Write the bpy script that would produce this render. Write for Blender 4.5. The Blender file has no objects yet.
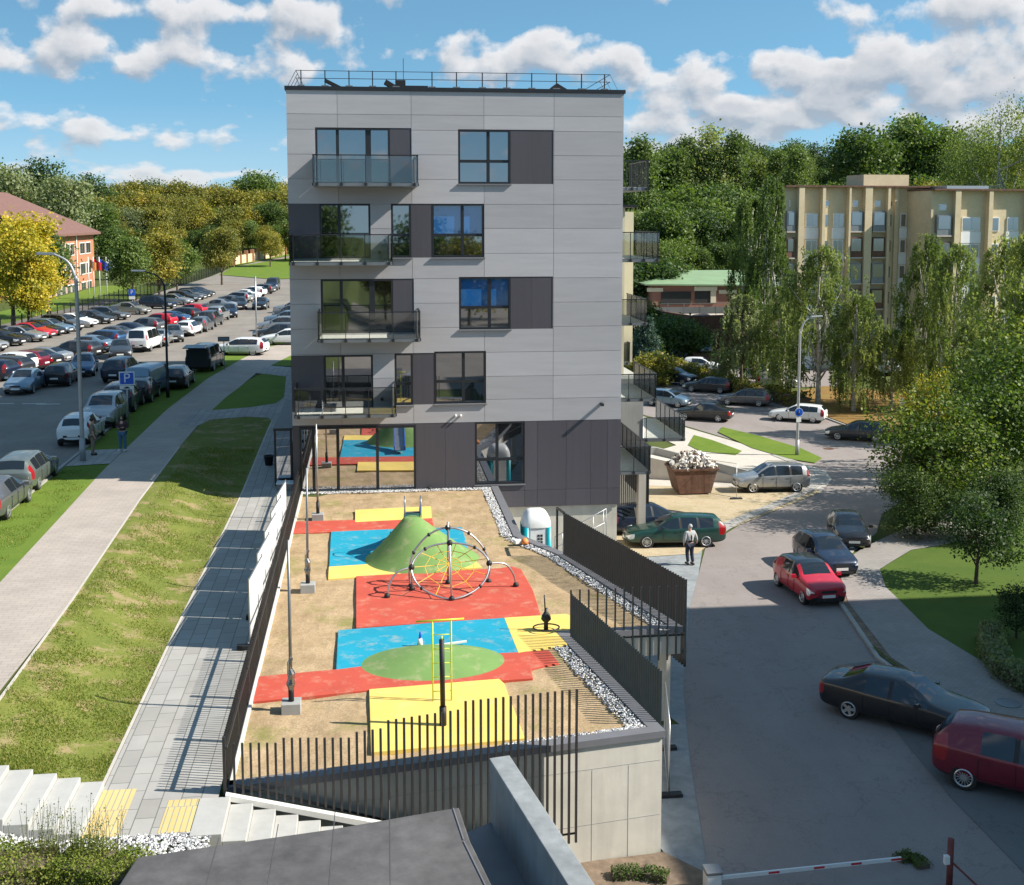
import bpy, bmesh, math, random
import numpy as np
from mathutils import Vector, Matrix
R = math.radians
random.seed(7)
scene = bpy.context.scene
COL = scene.collection

# ------------------------------------------------------------------ camera
FPX, IW, IH = 1200.0, 1024, 885
PITCH = R(6.0)
YAW = math.atan(143 / 1200 * math.cos(PITCH))
PPX, PPY = 512.0, 217 + FPX * math.tan(PITCH)
CAM = np.array([0, 0, 12.0])
FWD = np.array([math.sin(YAW) * math.cos(PITCH), math.cos(YAW) * math.cos(PITCH), -math.sin(PITCH)])
RGT = np.array([math.cos(YAW), -math.sin(YAW), 0.0])
UPV = np.cross(RGT, FWD)
def ray(x, y): return FWD * FPX + RGT * (x - PPX) - UPV * (y - PPY)
def G(x, y, z=0.0):
    d = ray(x, y); t = (z - CAM[2]) / d[2]; p = CAM + d * t
    return (float(p[0]), float(p[1]))
def onY(x, y, Y):
    d = ray(x, y); t = (Y - CAM[1]) / d[1]; p = CAM + d * t
    return (float(p[0]), float(p[2]))
cam_d = bpy.data.cameras.new('camera'); cam = bpy.data.objects.new('camera', cam_d); COL.objects.link(cam)
cam.location = (0, 0, 12)
cam.rotation_euler = Matrix(((RGT[0], UPV[0], -FWD[0]), (RGT[1], UPV[1], -FWD[1]), (RGT[2], UPV[2], -FWD[2]))).to_euler()
cam_d.sensor_fit = 'HORIZONTAL'; cam_d.sensor_width = 36; cam_d.lens = FPX / IW * 36
cam_d.shift_y = -(IH / 2 - PPY) / IW
cam_d.clip_end = 6000; cam_d.clip_start = 0.1
scene.camera = cam

# ------------------------------------------------------------------ terrain
def ss(a, b, x):
    t = min(1.0, max(0.0, (x - a) / (b - a))); return t * t * (3 - 2 * t)
def lerp(a, b, t): return a + (b - a) * t
def zleft(X, Y):
    low = lerp(-0.02, 0.65, ss(49, 66, Y))
    z = lerp(0.65, low, ss(-9.0, -5.9, X))
    z += 6.0 * ss(220, 420, Y) + 3.0 * ss(60, 160, -X) * ss(150, 300, Y)
    return z
def zright(X, Y):
    z = -2.9 - 1.65 * ss(43, 75, Y)
    z += 3.4 * ss(138, 166, Y)
    z += (9 + 8 * ss(40, 110, X)) * ss(185, 330, Y)
    return z
def H(X, Y):
    if Y < 24.75 + max(0.0, X + 3.1) * .169 and X < 6.6: a, b = -3.2, -2.6
    elif Y < 92: a, b = -2.0, 4.8
    else: a, b = -2.0, 16 + (Y - 92) * .2
    t = ss(a, b, X)
    return lerp(zleft(X, Y), zright(X, Y), t)
def GH(x, y):
    """pixel -> point on the terrain"""
    d = ray(x, y); prev = None; t = 10.0 / 1200
    for k in range(4000):
        p = CAM + d * t; h = H(p[0], p[1])
        if p[2] <= h:
            lo, hi = prev, t
            for _ in range(24):
                m = (lo + hi) / 2; q = CAM + d * m
                if q[2] <= H(q[0], q[1]): hi = m
                else: lo = m
            q = CAM + d * hi
            return (float(q[0]), float(q[1]))
        prev = t; t *= 1.004
    return (float(p[0]), float(p[1]))

# ------------------------------------------------------------------ materials
def new_mat(name):
    m = bpy.data.materials.new(name); m.use_nodes = True
    nt = m.node_tree; b = nt.nodes['Principled BSDF']
    return m, nt, b
def N(nt, kind, **kw):
    n = nt.nodes.new(kind)
    for k, v in kw.items():
        if k.startswith('i_'):
            key = k[2:]
            n.inputs[int(key) if key.isdigit() else key].default_value = v
        else: setattr(n, k, v)
    return n
def noise(nt, vec, scale, detail=5, rough=.55):
    n = N(nt, 'ShaderNodeTexNoise'); n.inputs['Scale'].default_value = scale
    n.inputs['Detail'].default_value = detail; n.inputs['Roughness'].default_value = rough
    if vec is not None: nt.links.new(vec, n.inputs['Vector'])
    return n.outputs['Fac']
def ramp(nt, fac, stops):
    r = N(nt, 'ShaderNodeValToRGB'); cr = r.color_ramp
    while len(cr.elements) < len(stops): cr.elements.new(0.5)
    for e, (p, c) in zip(cr.elements, stops):
        e.position = p; e.color = (c, c, c, 1) if isinstance(c, (int, float)) else (*c, 1)
    nt.links.new(fac, r.inputs[0]); return r.outputs[0]
def mixc(nt, fac, a, b, mode='MIX'):
    m = N(nt, 'ShaderNodeMix', data_type='RGBA', blend_type=mode)
    def put(sock, v):
        if isinstance(v, (tuple, list)): sock.default_value = (*v[:3], 1)
        elif isinstance(v, (int, float)): sock.default_value = v if sock.type == 'VALUE' else (v, v, v, 1)
        else: nt.links.new(v, sock)
    put(m.inputs[0], fac); put(m.inputs[6], a); put(m.inputs[7], b)
    return m.outputs[2]
def math_(nt, op, a, b=None, c=None):
    m = N(nt, 'ShaderNodeMath', operation=op)
    for i, v in enumerate((a, b, c)):
        if v is None: continue
        if isinstance(v, (int, float)): m.inputs[i].default_value = v
        else: nt.links.new(v, m.inputs[i])
    return m.outputs[0]
def bump(nt, b, h, strength=.3, dist=.02):
    n = N(nt, 'ShaderNodeBump'); n.inputs['Strength'].default_value = strength; n.inputs['Distance'].default_value = dist
    nt.links.new(h, n.inputs['Height']); nt.links.new(n.outputs[0], b.inputs['Normal'])
def objco(nt): return N(nt, 'ShaderNodeTexCoord').outputs['Object']
def geoco(nt): return N(nt, 'ShaderNodeNewGeometry').outputs['Position']
def simple(name, col, rough=.6, metal=0.0, var=.12, scale=3.0, bmp=0.0, bscale=30.0, coat=0.0, spec=.5):
    m, nt, b = new_mat(name)
    co = objco(nt)
    f = noise(nt, co, scale, 6)
    lo = tuple(max(0, c * (1 - var)) for c in col); hi = tuple(min(1, c * (1 + var)) for c in col)
    nt.links.new(ramp(nt, f, [(.3, lo), (.7, hi)]), b.inputs['Base Color'])
    b.inputs['Roughness'].default_value = rough; b.inputs['Metallic'].default_value = metal
    b.inputs['Coat Weight'].default_value = coat; b.inputs['Coat Roughness'].default_value = .04
    b.inputs['Specular IOR Level'].default_value = spec
    if bmp: bump(nt, b, noise(nt, co, bscale, 4), bmp, .01)
    return m
M = {}
def asphalt(name, c1, c2, crack=True):
    m, nt, b = new_mat(name); co = geoco(nt)
    big = noise(nt, co, .25, 6, .6); fine = noise(nt, co, 22, 5, .8)
    col = ramp(nt, big, [(.3, c1), (.68, c2)])
    col = mixc(nt, .5, col, ramp(nt, fine, [(.25, .35), (.75, .8)]), 'MULTIPLY')
    if crack:
        for sc__, th in ((.16, .0022), (.42, .0016)):
            n_ = noise(nt, co, sc__, 8, .62)
            line = math_(nt, 'ABSOLUTE', math_(nt, 'SUBTRACT', n_, .5))
            col = mixc(nt, ramp(nt, line, [(.0, .4), (th * 2, .0)]), col, tuple(x * .35 for x in c1))
        tyre_ = N(nt, 'ShaderNodeMapping'); tyre_.inputs['Scale'].default_value = (1.1, .06, 1); nt.links.new(co, tyre_.inputs['Vector'])
        col = mixc(nt, .3, col, ramp(nt, noise(nt, tyre_.outputs[0], 1.0, 4, .6), [(.35, .8), (.6, 1.0)]), 'MULTIPLY')
        st = noise(nt, co, 1.1, 4, .65)
        col = mixc(nt, ramp(nt, st, [(.60, 0), (.72, .35)]), col, tuple(x * .6 for x in c1))
    nt.links.new(col, b.inputs['Base Color']); b.inputs['Roughness'].default_value = .85
    bump(nt, b, noise(nt, co, 60, 3), .25, .01)
    return m
M['asphalt_left'] = asphalt('asphalt_left', (.24, .212, .185), (.33, .293, .252))
M['asphalt_right'] = asphalt('asphalt_right', (.29, .25, .236), (.35, .305, .286))
M['asphalt_patch'] = asphalt('asphalt_patch', (.18, .18, .178), (.225, .22, .215))
def paving(name, c1, c2, bw, bh, rot=0, mortar=.012, mcol=.12, stain=.25):
    m, nt, b = new_mat(name); co = geoco(nt)
    mp = N(nt, 'ShaderNodeMapping'); mp.inputs['Rotation'].default_value = (0, 0, rot); nt.links.new(co, mp.inputs['Vector'])
    br = N(nt, 'ShaderNodeTexBrick'); nt.links.new(mp.outputs[0], br.inputs['Vector'])
    br.inputs['Scale'].default_value = 1; br.inputs['Brick Width'].default_value = bw; br.inputs['Row Height'].default_value = bh
    br.inputs['Mortar Size'].default_value = mortar; br.inputs['Mortar Smooth'].default_value = .2; br.inputs['Bias'].default_value = 0
    br.inputs['Color1'].default_value = (*c1, 1); br.inputs['Color2'].default_value = (*c2, 1); br.inputs['Mortar'].default_value = (mcol, mcol, mcol * .9, 1)
    col = mixc(nt, stain, br.outputs['Color'], ramp(nt, noise(nt, co, .6, 6, .65), [(.3, .35), (.7, 1.0)]), 'MULTIPLY')
    nt.links.new(col, b.inputs['Base Color']); b.inputs['Roughness'].default_value = .85
    bump(nt, b, br.outputs['Fac'], -.25, .01)
    return m
M['sidewalk'] = paving('sidewalk', (.45, .385, .335), (.41, .35, .305), .42, .2, 0, .006, .22, .3)
M['slabs'] = paving('slabs', (.33, .315, .29), (.40, .385, .36), .8, .4, R(90), .012, .16, .25)
M['sidewalk_right'] = paving('sidewalk_right', (.33, .30, .275), (.29, .265, .245), .22, .11, 0, .006, .16, .35)
M['tactile'] = paving('tactile', (.62, .46, .18), (.66, .50, .22), .12, 4, 0, .012, .3, .2)
def lawn(name, c1, c2, bare, bare_amt, dry):
    m, nt, b = new_mat(name); co = geoco(nt)
    a = noise(nt, co, .55, 6, .68); f = noise(nt, co, 11, 5, .78); ff = noise(nt, co, 70, 2, .8)
    col = mixc(nt, ramp(nt, a, [(.32, 0), (.66, 1)]), c1, c2)
    col = mixc(nt, ramp(nt, f, [(.35, 0.0), (.7, .7)]), col, dry)
    pz = noise(nt, co, .9, 8, .72)
    col = mixc(nt, ramp(nt, pz, [(.60 - bare_amt, 0.0), (.68 - bare_amt, .8)]), col, bare)
    col = mixc(nt, .5, col, ramp(nt, ff, [(.25, .45), (.7, 1.0)]), 'MULTIPLY')
    nt.links.new(col, b.inputs['Base Color']); b.inputs['Roughness'].default_value = .9
    b.inputs['Specular IOR Level'].default_value = .1
    bump(nt, b, f, .5, .035)
    return m
M['lawn_near'] = lawn('lawn_near', (.09, .15, .022), (.165, .205, .035), (.36, .27, .15), .085, (.27, .235, .08))
M['lawn'] = lawn('lawn', (.09, .185, .022), (.155, .245, .03), (.25, .21, .10), -.06, (.18, .20, .05))
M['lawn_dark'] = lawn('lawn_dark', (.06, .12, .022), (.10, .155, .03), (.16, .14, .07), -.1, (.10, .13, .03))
M['wild'] = lawn('wild', (.05, .09, .02), (.10, .13, .03), (.2, .16, .09), .02, (.12, .12, .05))
def sandm(name, c1, c2, grass):
    m, nt, b = new_mat(name); co = geoco(nt)
    a = noise(nt, co, 1.3, 7, .65); f = noise(nt, co, 20, 4, .75)
    col = mixc(nt, ramp(nt, a, [(.3, 0), (.7, 1)]), c1, c2)
    col = mixc(nt, ramp(nt, f, [(.3, .65), (.58, 0.0)]), col, tuple(x * .5 for x in c1))
    g = noise(nt, co, .45, 7, .7)
    col = mixc(nt, ramp(nt, g, [(.54, 0), (.66, grass)]), col, (.20, .20, .06))
    nt.links.new(col, b.inputs['Base Color']); b.inputs['Roughness'].default_value = .95
    b.inputs['Specular IOR Level'].default_value = .1
    bump(nt, b, a, .7, .08)
    return m
M['sand'] = sandm('sand', (.33, .235, .135), (.52, .385, .24), .75)
M['gravel_yard'] = sandm('gravel_yard', (.45, .36, .23), (.52, .44, .31), .35)
M['leaf_litter'] = sandm('leaf_litter', (.24, .14, .05), (.30, .19, .07), .7)
M['soil'] = simple('soil', (.18, .13, .09), .95, var=.35, scale=4, bmp=.5)
def concrete(name, col, var=.12, streak=.25):
    m, nt, b = new_mat(name); co = geoco(nt)
    a = noise(nt, co, .8, 7, .65)
    mp = N(nt, 'ShaderNodeMapping'); mp.inputs['Scale'].default_value = (3, 3, .35); nt.links.new(co, mp.inputs['Vector'])
    s = noise(nt, mp.outputs[0], 1.0, 5, .6)
    c = ramp(nt, a, [(.3, tuple(x * (1 - var) for x in col)), (.7, tuple(min(1, x * (1 + var)) for x in col))])
    c = mixc(nt, streak, c, ramp(nt, s, [(.3, .45), (.65, 1.0)]), 'MULTIPLY')
    nt.links.new(c, b.inputs['Base Color']); b.inputs['Roughness'].default_value = .8
    bump(nt, b, noise(nt, co, 18, 5, .7), .2, .01)
    return m
M['concrete'] = concrete('concrete', (.60, .565, .49))
M['concrete_white'] = concrete('concrete_white', (.62, .61, .57), .06, .12)
M['concrete_blue'] = concrete('concrete_blue', (.27, .29, .30), .2, .5)
M['concrete_light'] = concrete('concrete_light', (.50, .46, .41), .08, .2)
M['kerb'] = concrete('kerb', (.36, .345, .32), .15, .2)
M['wall_grey'] = concrete('wall_grey', (.34, .34, .33), .08, .2)
M['step'] = concrete('step', (.43, .425, .405), .06, .2)
M['membrane'] = concrete('membrane', (.098, .094, .096), .35, .5)
M['coping'] = simple('coping', (.20, .20, .215), .5, .3, .06)
def panelm(name, c, mode='h'):
    m, nt, b = new_mat(name); co = geoco(nt)
    mp = N(nt, 'ShaderNodeMapping'); mp.inputs['Scale'].default_value = (.35, .35, 3.2) if mode == 'h' else (5, 5, .15)
    nt.links.new(co, mp.inputs['Vector'])
    s = noise(nt, mp.outputs[0], 1.2, 6, .6)
    geo = N(nt, 'ShaderNodeAttribute', attribute_name='tone')
    c2 = ramp(nt, s, [(.3, tuple(x * .93 for x in c)), (.7, tuple(x * 1.05 for x in c))])
    c2 = mixc(nt, 1.0, c2, ramp(nt, geo.outputs['Fac'], [(0, .83), (1, 1.0)]), 'MULTIPLY')
    nt.links.new(c2, b.inputs['Base Color']); b.inputs['Roughness'].default_value = .55
    return m
M['panel_light'] = panelm('panel_light', (.475, .46, .475))
M['panel_dark'] = panelm('panel_dark', (.085, .078, .092), 'v')
M['dark_metal'] = simple('dark_metal', (.028, .03, .034), .45, .4, .1)
M['fence_metal'] = simple('fence_metal', (.035, .033, .032), .5, .2, .15)
M['fence_teal'] = simple('fence_teal', (.03, .042, .046), .45, .3, .15)
M['galv'] = simple('galv', (.42, .43, .44), .4, .8, .12, 8)
M['grey_metal'] = simple('grey_metal', (.22, .23, .24), .45, .6, .1)
M['lamp_grey'] = simple('lamp_grey', (.34, .35, .36), .5, .3, .08)
M['white_paint'] = simple('white_paint', (.75, .75, .74), .4, 0, .04)
M['white_sheet'] = simple('white_sheet', (.72, .73, .75), .5, 0, .05)
M['black'] = simple('black', (.012, .012, .013), .6)
M['dark_inside'] = simple('dark_inside', (.02, .022, .022), .8)
M['cream'] = concrete('cream', (.62, .57, .42), .05, .15)
M['floor_white'] = simple('floor_white', (.80, .79, .76), .6, 0, .05)
M['red_paint'] = simple('red_paint', (.55, .03, .04), .4)
M['rust'] = simple('rust', (.13, .065, .042), .8, 0, .35, 3, .3)
M['rust_red'] = simple('rust_red', (.16, .04, .035), .7, 0, .3, 4)
M['blue_sign'] = simple('blue_sign', (.01, .10, .55), .4, 0, .03)
M['yellow_rope'] = simple('yellow_rope', (.75, .45, .03), .6)
M['lime'] = simple('lime', (.55, .65, .03), .4)
M['teal_plastic'] = simple('teal_plastic', (.0, .30, .36), .4, 0, .05)
M['orange'] = simple('orange', (.8, .25, .06), .6)
def rubber(name, c):
    m, nt, b = new_mat(name); co = geoco(nt)
    f = noise(nt, co, 90, 2, .8); a = noise(nt, co, .9, 5, .6)
    col = ramp(nt, a, [(.3, tuple(x * .9 for x in c)), (.7, tuple(min(1, x * 1.08) for x in c))])
    col = mixc(nt, .3, col, ramp(nt, f, [(.3, .55), (.7, 1.0)]), 'MULTIPLY')
    nt.links.new(col, b.inputs['Base Color']); b.inputs['Roughness'].default_value = .9
    wn = noise(nt, co, 2.3, 8, .7)
    col = mixc(nt, ramp(nt, wn, [(.52, 0.0), (.72, .42)]), col, (.50, .40, .27)); nt.links.new(col, b.inputs['Base Color'])
    bump(nt, b, f, .3, .005); return m
M['rub_red'] = rubber('rub_red', (.50, .075, .045)); M['rub_blue'] = rubber('rub_blue', (.0, .29, .43))
M['rub_yellow'] = rubber('rub_yellow', (.80, .58, .14)); M['rub_green'] = rubber('rub_green', (.16, .285, .08))
def glassm(name, tint, gloss, rough=.02, trans=0.0):
    m = bpy.data.materials.new(name); m.use_nodes = True; nt = m.node_tree; nt.nodes.clear()
    out = N(nt, 'ShaderNodeOutputMaterial'); gl = N(nt, 'ShaderNodeBsdfGlossy'); gl.inputs['Roughness'].default_value = rough
    gl.inputs['Color'].default_value = (.84, .85, .90, 1)
    if trans > 0:
        base = N(nt, 'ShaderNodeBsdfTransparent'); base.inputs[0].default_value = (*tint, 1)
    else:
        base = N(nt, 'ShaderNodeBsdfDiffuse'); base.inputs[0].default_value = (*tint, 1)
    fr = N(nt, 'ShaderNodeLayerWeight'); fr.inputs[0].default_value = .35
    f = math_(nt, 'MULTIPLY_ADD', fr.outputs['Fresnel'], 1 - gloss, gloss)
    mx = N(nt, 'ShaderNodeMixShader'); nt.links.new(f, mx.inputs[0])
    nt.links.new(base.outputs[0], mx.inputs[1]); nt.links.new(gl.outputs[0], mx.inputs[2]); nt.links.new(mx.outputs[0], out.inputs[0])
    return m
M['win_glass'] = glassm('win_glass', (.012, .016, .018), .32)
M['film_glass'] = glassm('film_glass', (.015, .12, .36), .12)
M['shop_glass'] = glassm('shop_glass', (.02, .022, .022), .62, .004)
M['rail_glass'] = glassm('rail_glass', (.76, .78, .76), .05, .02, 1)
M['car_glass'] = glassm('car_glass', (.012, .015, .017), .06, .06)
M['far_glass'] = glassm('far_glass', (.05, .06, .07), .3, .1)

# ------------------------------------------------------------------ object helpers
def tag(o, label=None, cat=None, group=None, kind=None):
    if label: o['label'] = label
    if cat: o['category'] = cat
    if group: o['group'] = group
    if kind: o['kind'] = kind
    return o
def root(name, loc, label, cat, group=None, rz=0):
    o = bpy.data.objects.new(name, None); COL.objects.link(o); o.empty_display_size = .3
    o.location = loc; o.rotation_euler = (0, 0, rz); return tag(o, label, cat, group)
def woff(p):
    v = Vector((0, 0, 0))
    while p is not None:
        v += p.location; p = p.parent
    return v
class MB:
    def __init__(s): s.v = []; s.f = []; s.m = []
    def add(s, vs, fs, mi=0):
        b = len(s.v); s.v += [tuple(p) for p in vs]; s.f += [tuple(b + i for i in f) for f in fs]; s.m += [mi] * len(fs); return s
    def bb(s, x0, x1, y0, y1, z0, z1, mi=0):
        vs = [(x, y, z) for z in (z0, z1) for y in (y0, y1) for x in (x0, x1)]
        return s.add(vs, [(0, 2, 3, 1), (4, 5, 7, 6), (0, 1, 5, 4), (1, 3, 7, 5), (3, 2, 6, 7), (2, 0, 4, 6)], mi)
    def box(s, c, d, rz=0, mi=0, rx=0, ry=0):
        m = Matrix.Rotation(rz, 3, 'Z') @ Matrix.Rotation(ry, 3, 'Y') @ Matrix.Rotation(rx, 3, 'X')
        vs = [Vector(c) + m @ Vector((x * d[0] / 2, y * d[1] / 2, z * d[2] / 2)) for z in (-1, 1) for y in (-1, 1) for x in (-1, 1)]
        return s.add(vs, [(0, 2, 3, 1), (4, 5, 7, 6), (0, 1, 5, 4), (1, 3, 7, 5), (3, 2, 6, 7), (2, 0, 4, 6)], mi)
    def bar(s, a, b, w, h=None, mi=0):
        a = Vector(a); b = Vector(b); h = h or w; d = (b - a).normalized()
        u = Vector((0, 0, 1)) if abs(d.z) < .99 else Vector((0, 1, 0))
        r = d.cross(u).normalized(); u = r.cross(d)
        vs = [p + r * (i * w / 2) + u * (j * h / 2) for p in (a, b) for i, j in ((-1, -1), (1, -1), (1, 1), (-1, 1))]
        return s.add(vs, [(3, 2, 1, 0), (4, 5, 6, 7), (0, 1, 5, 4), (1, 2, 6, 5), (2, 3, 7, 6), (3, 0, 4, 7)], mi)
    def tube(s, pts, r, n=8, mi=0, closed=False):
        pts = [Vector(p) for p in pts]; rs = r if isinstance(r, (list, tuple)) else [r] * len(pts)
        rings = []; L = len(pts); base = len(s.v); up = Vector((0, 0, 1)); prev = None
        for i, p in enumerate(pts):
            d = (pts[(i + 1) % L] - pts[i - 1]) if closed else (pts[min(i + 1, L - 1)] - pts[max(i - 1, 0)])
            d.normalize()
            if prev is None:
                u = up if abs(d.z) < .9 else Vector((1, 0, 0)); a = d.cross(u).normalized()
            else:
                a = (prev - d * prev.dot(d)).normalized()
            prev = a; b2 = d.cross(a)
            for k in range(n):
                t = 2 * math.pi * k / n; s.v.append(tuple(p + (a * math.cos(t) + b2 * math.sin(t)) * rs[i]))
        for i in range(L if closed else L - 1):
            j = (i + 1) % L
            for k in range(n):
                s.f.append((base + i * n + k, base + i * n + (k + 1) % n, base + j * n + (k + 1) % n, base + j * n + k)); s.m.append(mi)
        if not closed:
            s.f.append(tuple(base + k for k in range(n))[::-1]); s.m.append(mi)
            s.f.append(tuple(base + (L - 1) * n + k for k in range(n))); s.m.append(mi)
        return s
    def lathe(s, c, prof, n=16, mi=0, axis='z', sx=1, sy=1):
        base = len(s.v)
        for (r, h) in prof:
            for k in range(n):
                t = 2 * math.pi * k / n; x, y = r * math.cos(t) * sx, r * math.sin(t) * sy
                s.v.append((c[0] + x, c[1] + y, c[2] + h) if axis == 'z' else ((c[0] + x, c[1] + h, c[2] + y) if axis == 'y' else (c[0] + h, c[1] + x, c[2] + y)))
        for i in range(len(prof) - 1):
            for k in range(n):
                s.f.append((base + i * n + k, base + i * n + (k + 1) % n, base + (i + 1) * n + (k + 1) % n, base + (i + 1) * n + k)); s.m.append(mi)
        s.f.append(tuple(base + k for k in range(n))[::-1]); s.m.append(mi)
        s.f.append(tuple(base + (len(prof) - 1) * n + k for k in range(n))); s.m.append(mi)
        return s
    def prism(s, poly, z0, z1, mi=0):
        n = len(poly); z0f = z0 if callable(z0) else (lambda x, y: z0); z1f = z1 if callable(z1) else (lambda x, y: z1)
        ar = sum(poly[i][0] * poly[(i + 1) % n][1] - poly[(i + 1) % n][0] * poly[i][1] for i in range(n))
        if ar < 0: poly = poly[::-1]
        vs = [(x, y, z0f(x, y)) for x, y in poly] + [(x, y, z1f(x, y)) for x, y in poly]
        fs = [tuple(range(n))[::-1], tuple(range(n, 2 * n))] + [(i, (i + 1) % n, n + (i + 1) % n, n + i) for i in range(n)]
        return s.add(vs, fs, mi)
    def build(s, name, mat, parent=None, smooth=False, bevel=0, auto=None):
        off = woff(parent)
        me = bpy.data.meshes.new(name)
        me.from_pydata([(x - off.x, y - off.y, z - off.z) for x, y, z in s.v], [], s.f)
        mats = mat if isinstance(mat, (list, tuple)) else [mat]
        for m_ in mats: me.materials.append(M[m_] if isinstance(m_, str) else m_)
        if len(mats) > 1: me.polygons.foreach_set('material_index', s.m)
        me.update()
        if smooth: me.polygons.foreach_set('use_smooth', [True] * len(me.polygons))
        if auto: me.set_sharp_from_angle(angle=R(auto))
        o = bpy.data.objects.new(name, me); COL.objects.link(o)
        if parent is not None: o.parent = parent
        if bevel:
            b = o.modifiers.new('bevel', 'BEVEL'); b.width = bevel; b.segments = 2; b.limit_method = 'ANGLE'
        return o
def copy_tree(o, parent=None):
    c = o.copy(); COL.objects.link(c); c.parent = parent
    for ch in o.children: copy_tree(ch, c)
    return c
def struct(o): o['kind'] = 'structure'; return o
def sheet(name, poly, mat, off=.03, cell=.5, skirt=0.0, zf=None, kind='structure'):
    bm = bmesh.new()
    f = bm.faces.new([bm.verts.new((x, y, 0)) for x, y in poly])
    xs = [p[0] for p in poly]; ys = [p[1] for p in poly]
    def cuts(a, b, ax):
        k = math.floor(a / cell) + 1
        while k * cell < b:
            co = [0, 0, 0]; no = [0, 0, 0]; co[ax] = k * cell; no[ax] = 1
            bmesh.ops.bisect_plane(bm, geom=bm.verts[:] + bm.edges[:] + bm.faces[:], plane_co=co, plane_no=no, dist=1e-5); k += 1
    cuts(min(xs), max(xs), 0); cuts(min(ys), max(ys), 1)
    zf = zf or H
    for v in bm.verts: v.co.z = zf(v.co.x, v.co.y) + off
    if skirt:
        be = [e for e in bm.edges if e.is_boundary]
        r = bmesh.ops.extrude_edge_only(bm, edges=be)
        for g in r['geom']:
            if isinstance(g, bmesh.types.BMVert): g.co.z -= skirt
    bmesh.ops.recalc_face_normals(bm, faces=bm.faces)
    up = sum(f.normal.z * f.calc_area() for f in bm.faces)
    if up < 0: bmesh.ops.reverse_faces(bm, faces=bm.faces)
    me = bpy.data.meshes.new(name); bm.to_mesh(me); bm.free(); me.materials.append(M[mat])
    o = bpy.data.objects.new(name, me); COL.objects.link(o); o['kind'] = kind
    return o
def kerb(name, pts, w=.14, h=.10, mat='kerb', step=1.0, zf=None):
    zf = zf or H; P = []
    for a, b in zip(pts[:-1], pts[1:]):
        L = math.dist(a, b); n = max(1, int(L / step))
        for k in range(n): P.append((lerp(a[0], b[0], k / n), lerp(a[1], b[1], k / n)))
    P.append(pts[-1]); mb = MB(); vs = []
    for i, p in enumerate(P):
        d = Vector((P[min(i + 1, len(P) - 1)][0] - P[max(i - 1, 0)][0], P[min(i + 1, len(P) - 1)][1] - P[max(i - 1, 0)][1])).normalized()
        nx, ny = -d.y * w / 2, d.x * w / 2; z = zf(*p)
        vs += [(p[0] - nx, p[1] - ny, z - .3), (p[0] + nx, p[1] + ny, z - .3), (p[0] + nx, p[1] + ny, z + h), (p[0] - nx, p[1] - ny, z + h)]
    fs = []
    for i in range(len(P) - 1):
        for k in range(4): fs.append((i * 4 + k, i * 4 + (k + 1) % 4, i * 4 + 4 + (k + 1) % 4, i * 4 + 4 + k))
    fs += [(0, 1, 2, 3), tuple(len(vs) - 4 + i for i in (3, 2, 1, 0))]
    mb.add(vs, fs); o = mb.build(name, mat); return struct(o)
def text_mesh(name, body, size, mat, loc, rot, parent, extr=.004):
    c = bpy.data.curves.new(name, 'FONT'); c.body = body; c.size = size; c.extrude = extr; c.align_x = 'CENTER'; c.align_y = 'CENTER'
    t = bpy.data.objects.new(name, c); COL.objects.link(t)
    dg = bpy.context.evaluated_depsgraph_get(); me = bpy.data.meshes.new_from_object(t.evaluated_get(dg)); bpy.data.objects.remove(t)
    me.materials.clear(); me.materials.append(M[mat])
    o = bpy.data.objects.new(name, me); COL.objects.link(o); o.location = loc; o.rotation_euler = rot
    if parent: o.parent = parent
    return o

# ------------------------------------------------------------------ world, sun
SUN_AZ_F = R(13); SUN_EL = R(39.5)
sv = Vector((math.cos(SUN_EL) * math.cos(SUN_AZ_F), -math.cos(SUN_EL) * math.sin(SUN_AZ_F), math.sin(SUN_EL)))
sd = bpy.data.lights.new('sun', 'SUN'); sd.energy = 4.7; sd.angle = R(.5); sd.color = (1.0, .94, .84)
so = bpy.data.objects.new('sun', sd); COL.objects.link(so); so.rotation_euler = sv.to_track_quat('Z', 'Y').to_euler()
so.location = (60, -20, 60)
w = bpy.data.worlds.new('World'); scene.world = w; w.use_nodes = True; nt = w.node_tree; nt.nodes.clear()
out = N(nt, 'ShaderNodeOutputWorld'); bg = N(nt, 'ShaderNodeBackground'); bg.inputs['Strength'].default_value = .115
nt.links.new(bg.outputs[0], out.inputs[0])
tc = N(nt, 'ShaderNodeTexCoord').outputs['Generated']
sep = N(nt, 'ShaderNodeSeparateXYZ'); nt.links.new(tc, sep.inputs[0])
# the sky colour a little above the horizon rather than the pale band right at it
zz = math_(nt, 'MULTIPLY_ADD', sep.outputs[2], 1.6, .17)
cmb = N(nt, 'ShaderNodeCombineXYZ'); nt.links.new(sep.outputs[0], cmb.inputs[0]); nt.links.new(sep.outputs[1], cmb.inputs[1]); nt.links.new(zz, cmb.inputs[2])
nrm = N(nt, 'ShaderNodeVectorMath', operation='NORMALIZE'); nt.links.new(cmb.outputs[0], nrm.inputs[0])
sky = N(nt, 'ShaderNodeTexSky', sky_type='NISHITA', sun_disc=False, sun_elevation=SUN_EL, sun_rotation=math.atan2(sv.x, sv.y), air_density=1.0, dust_density=.4, ozone_density=1.5)
nt.links.new(nrm.outputs[0], sky.inputs[0])
skyc = mixc(nt, 1.0, sky.outputs[0], (.66, .92, .86), 'MULTIPLY')
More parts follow.
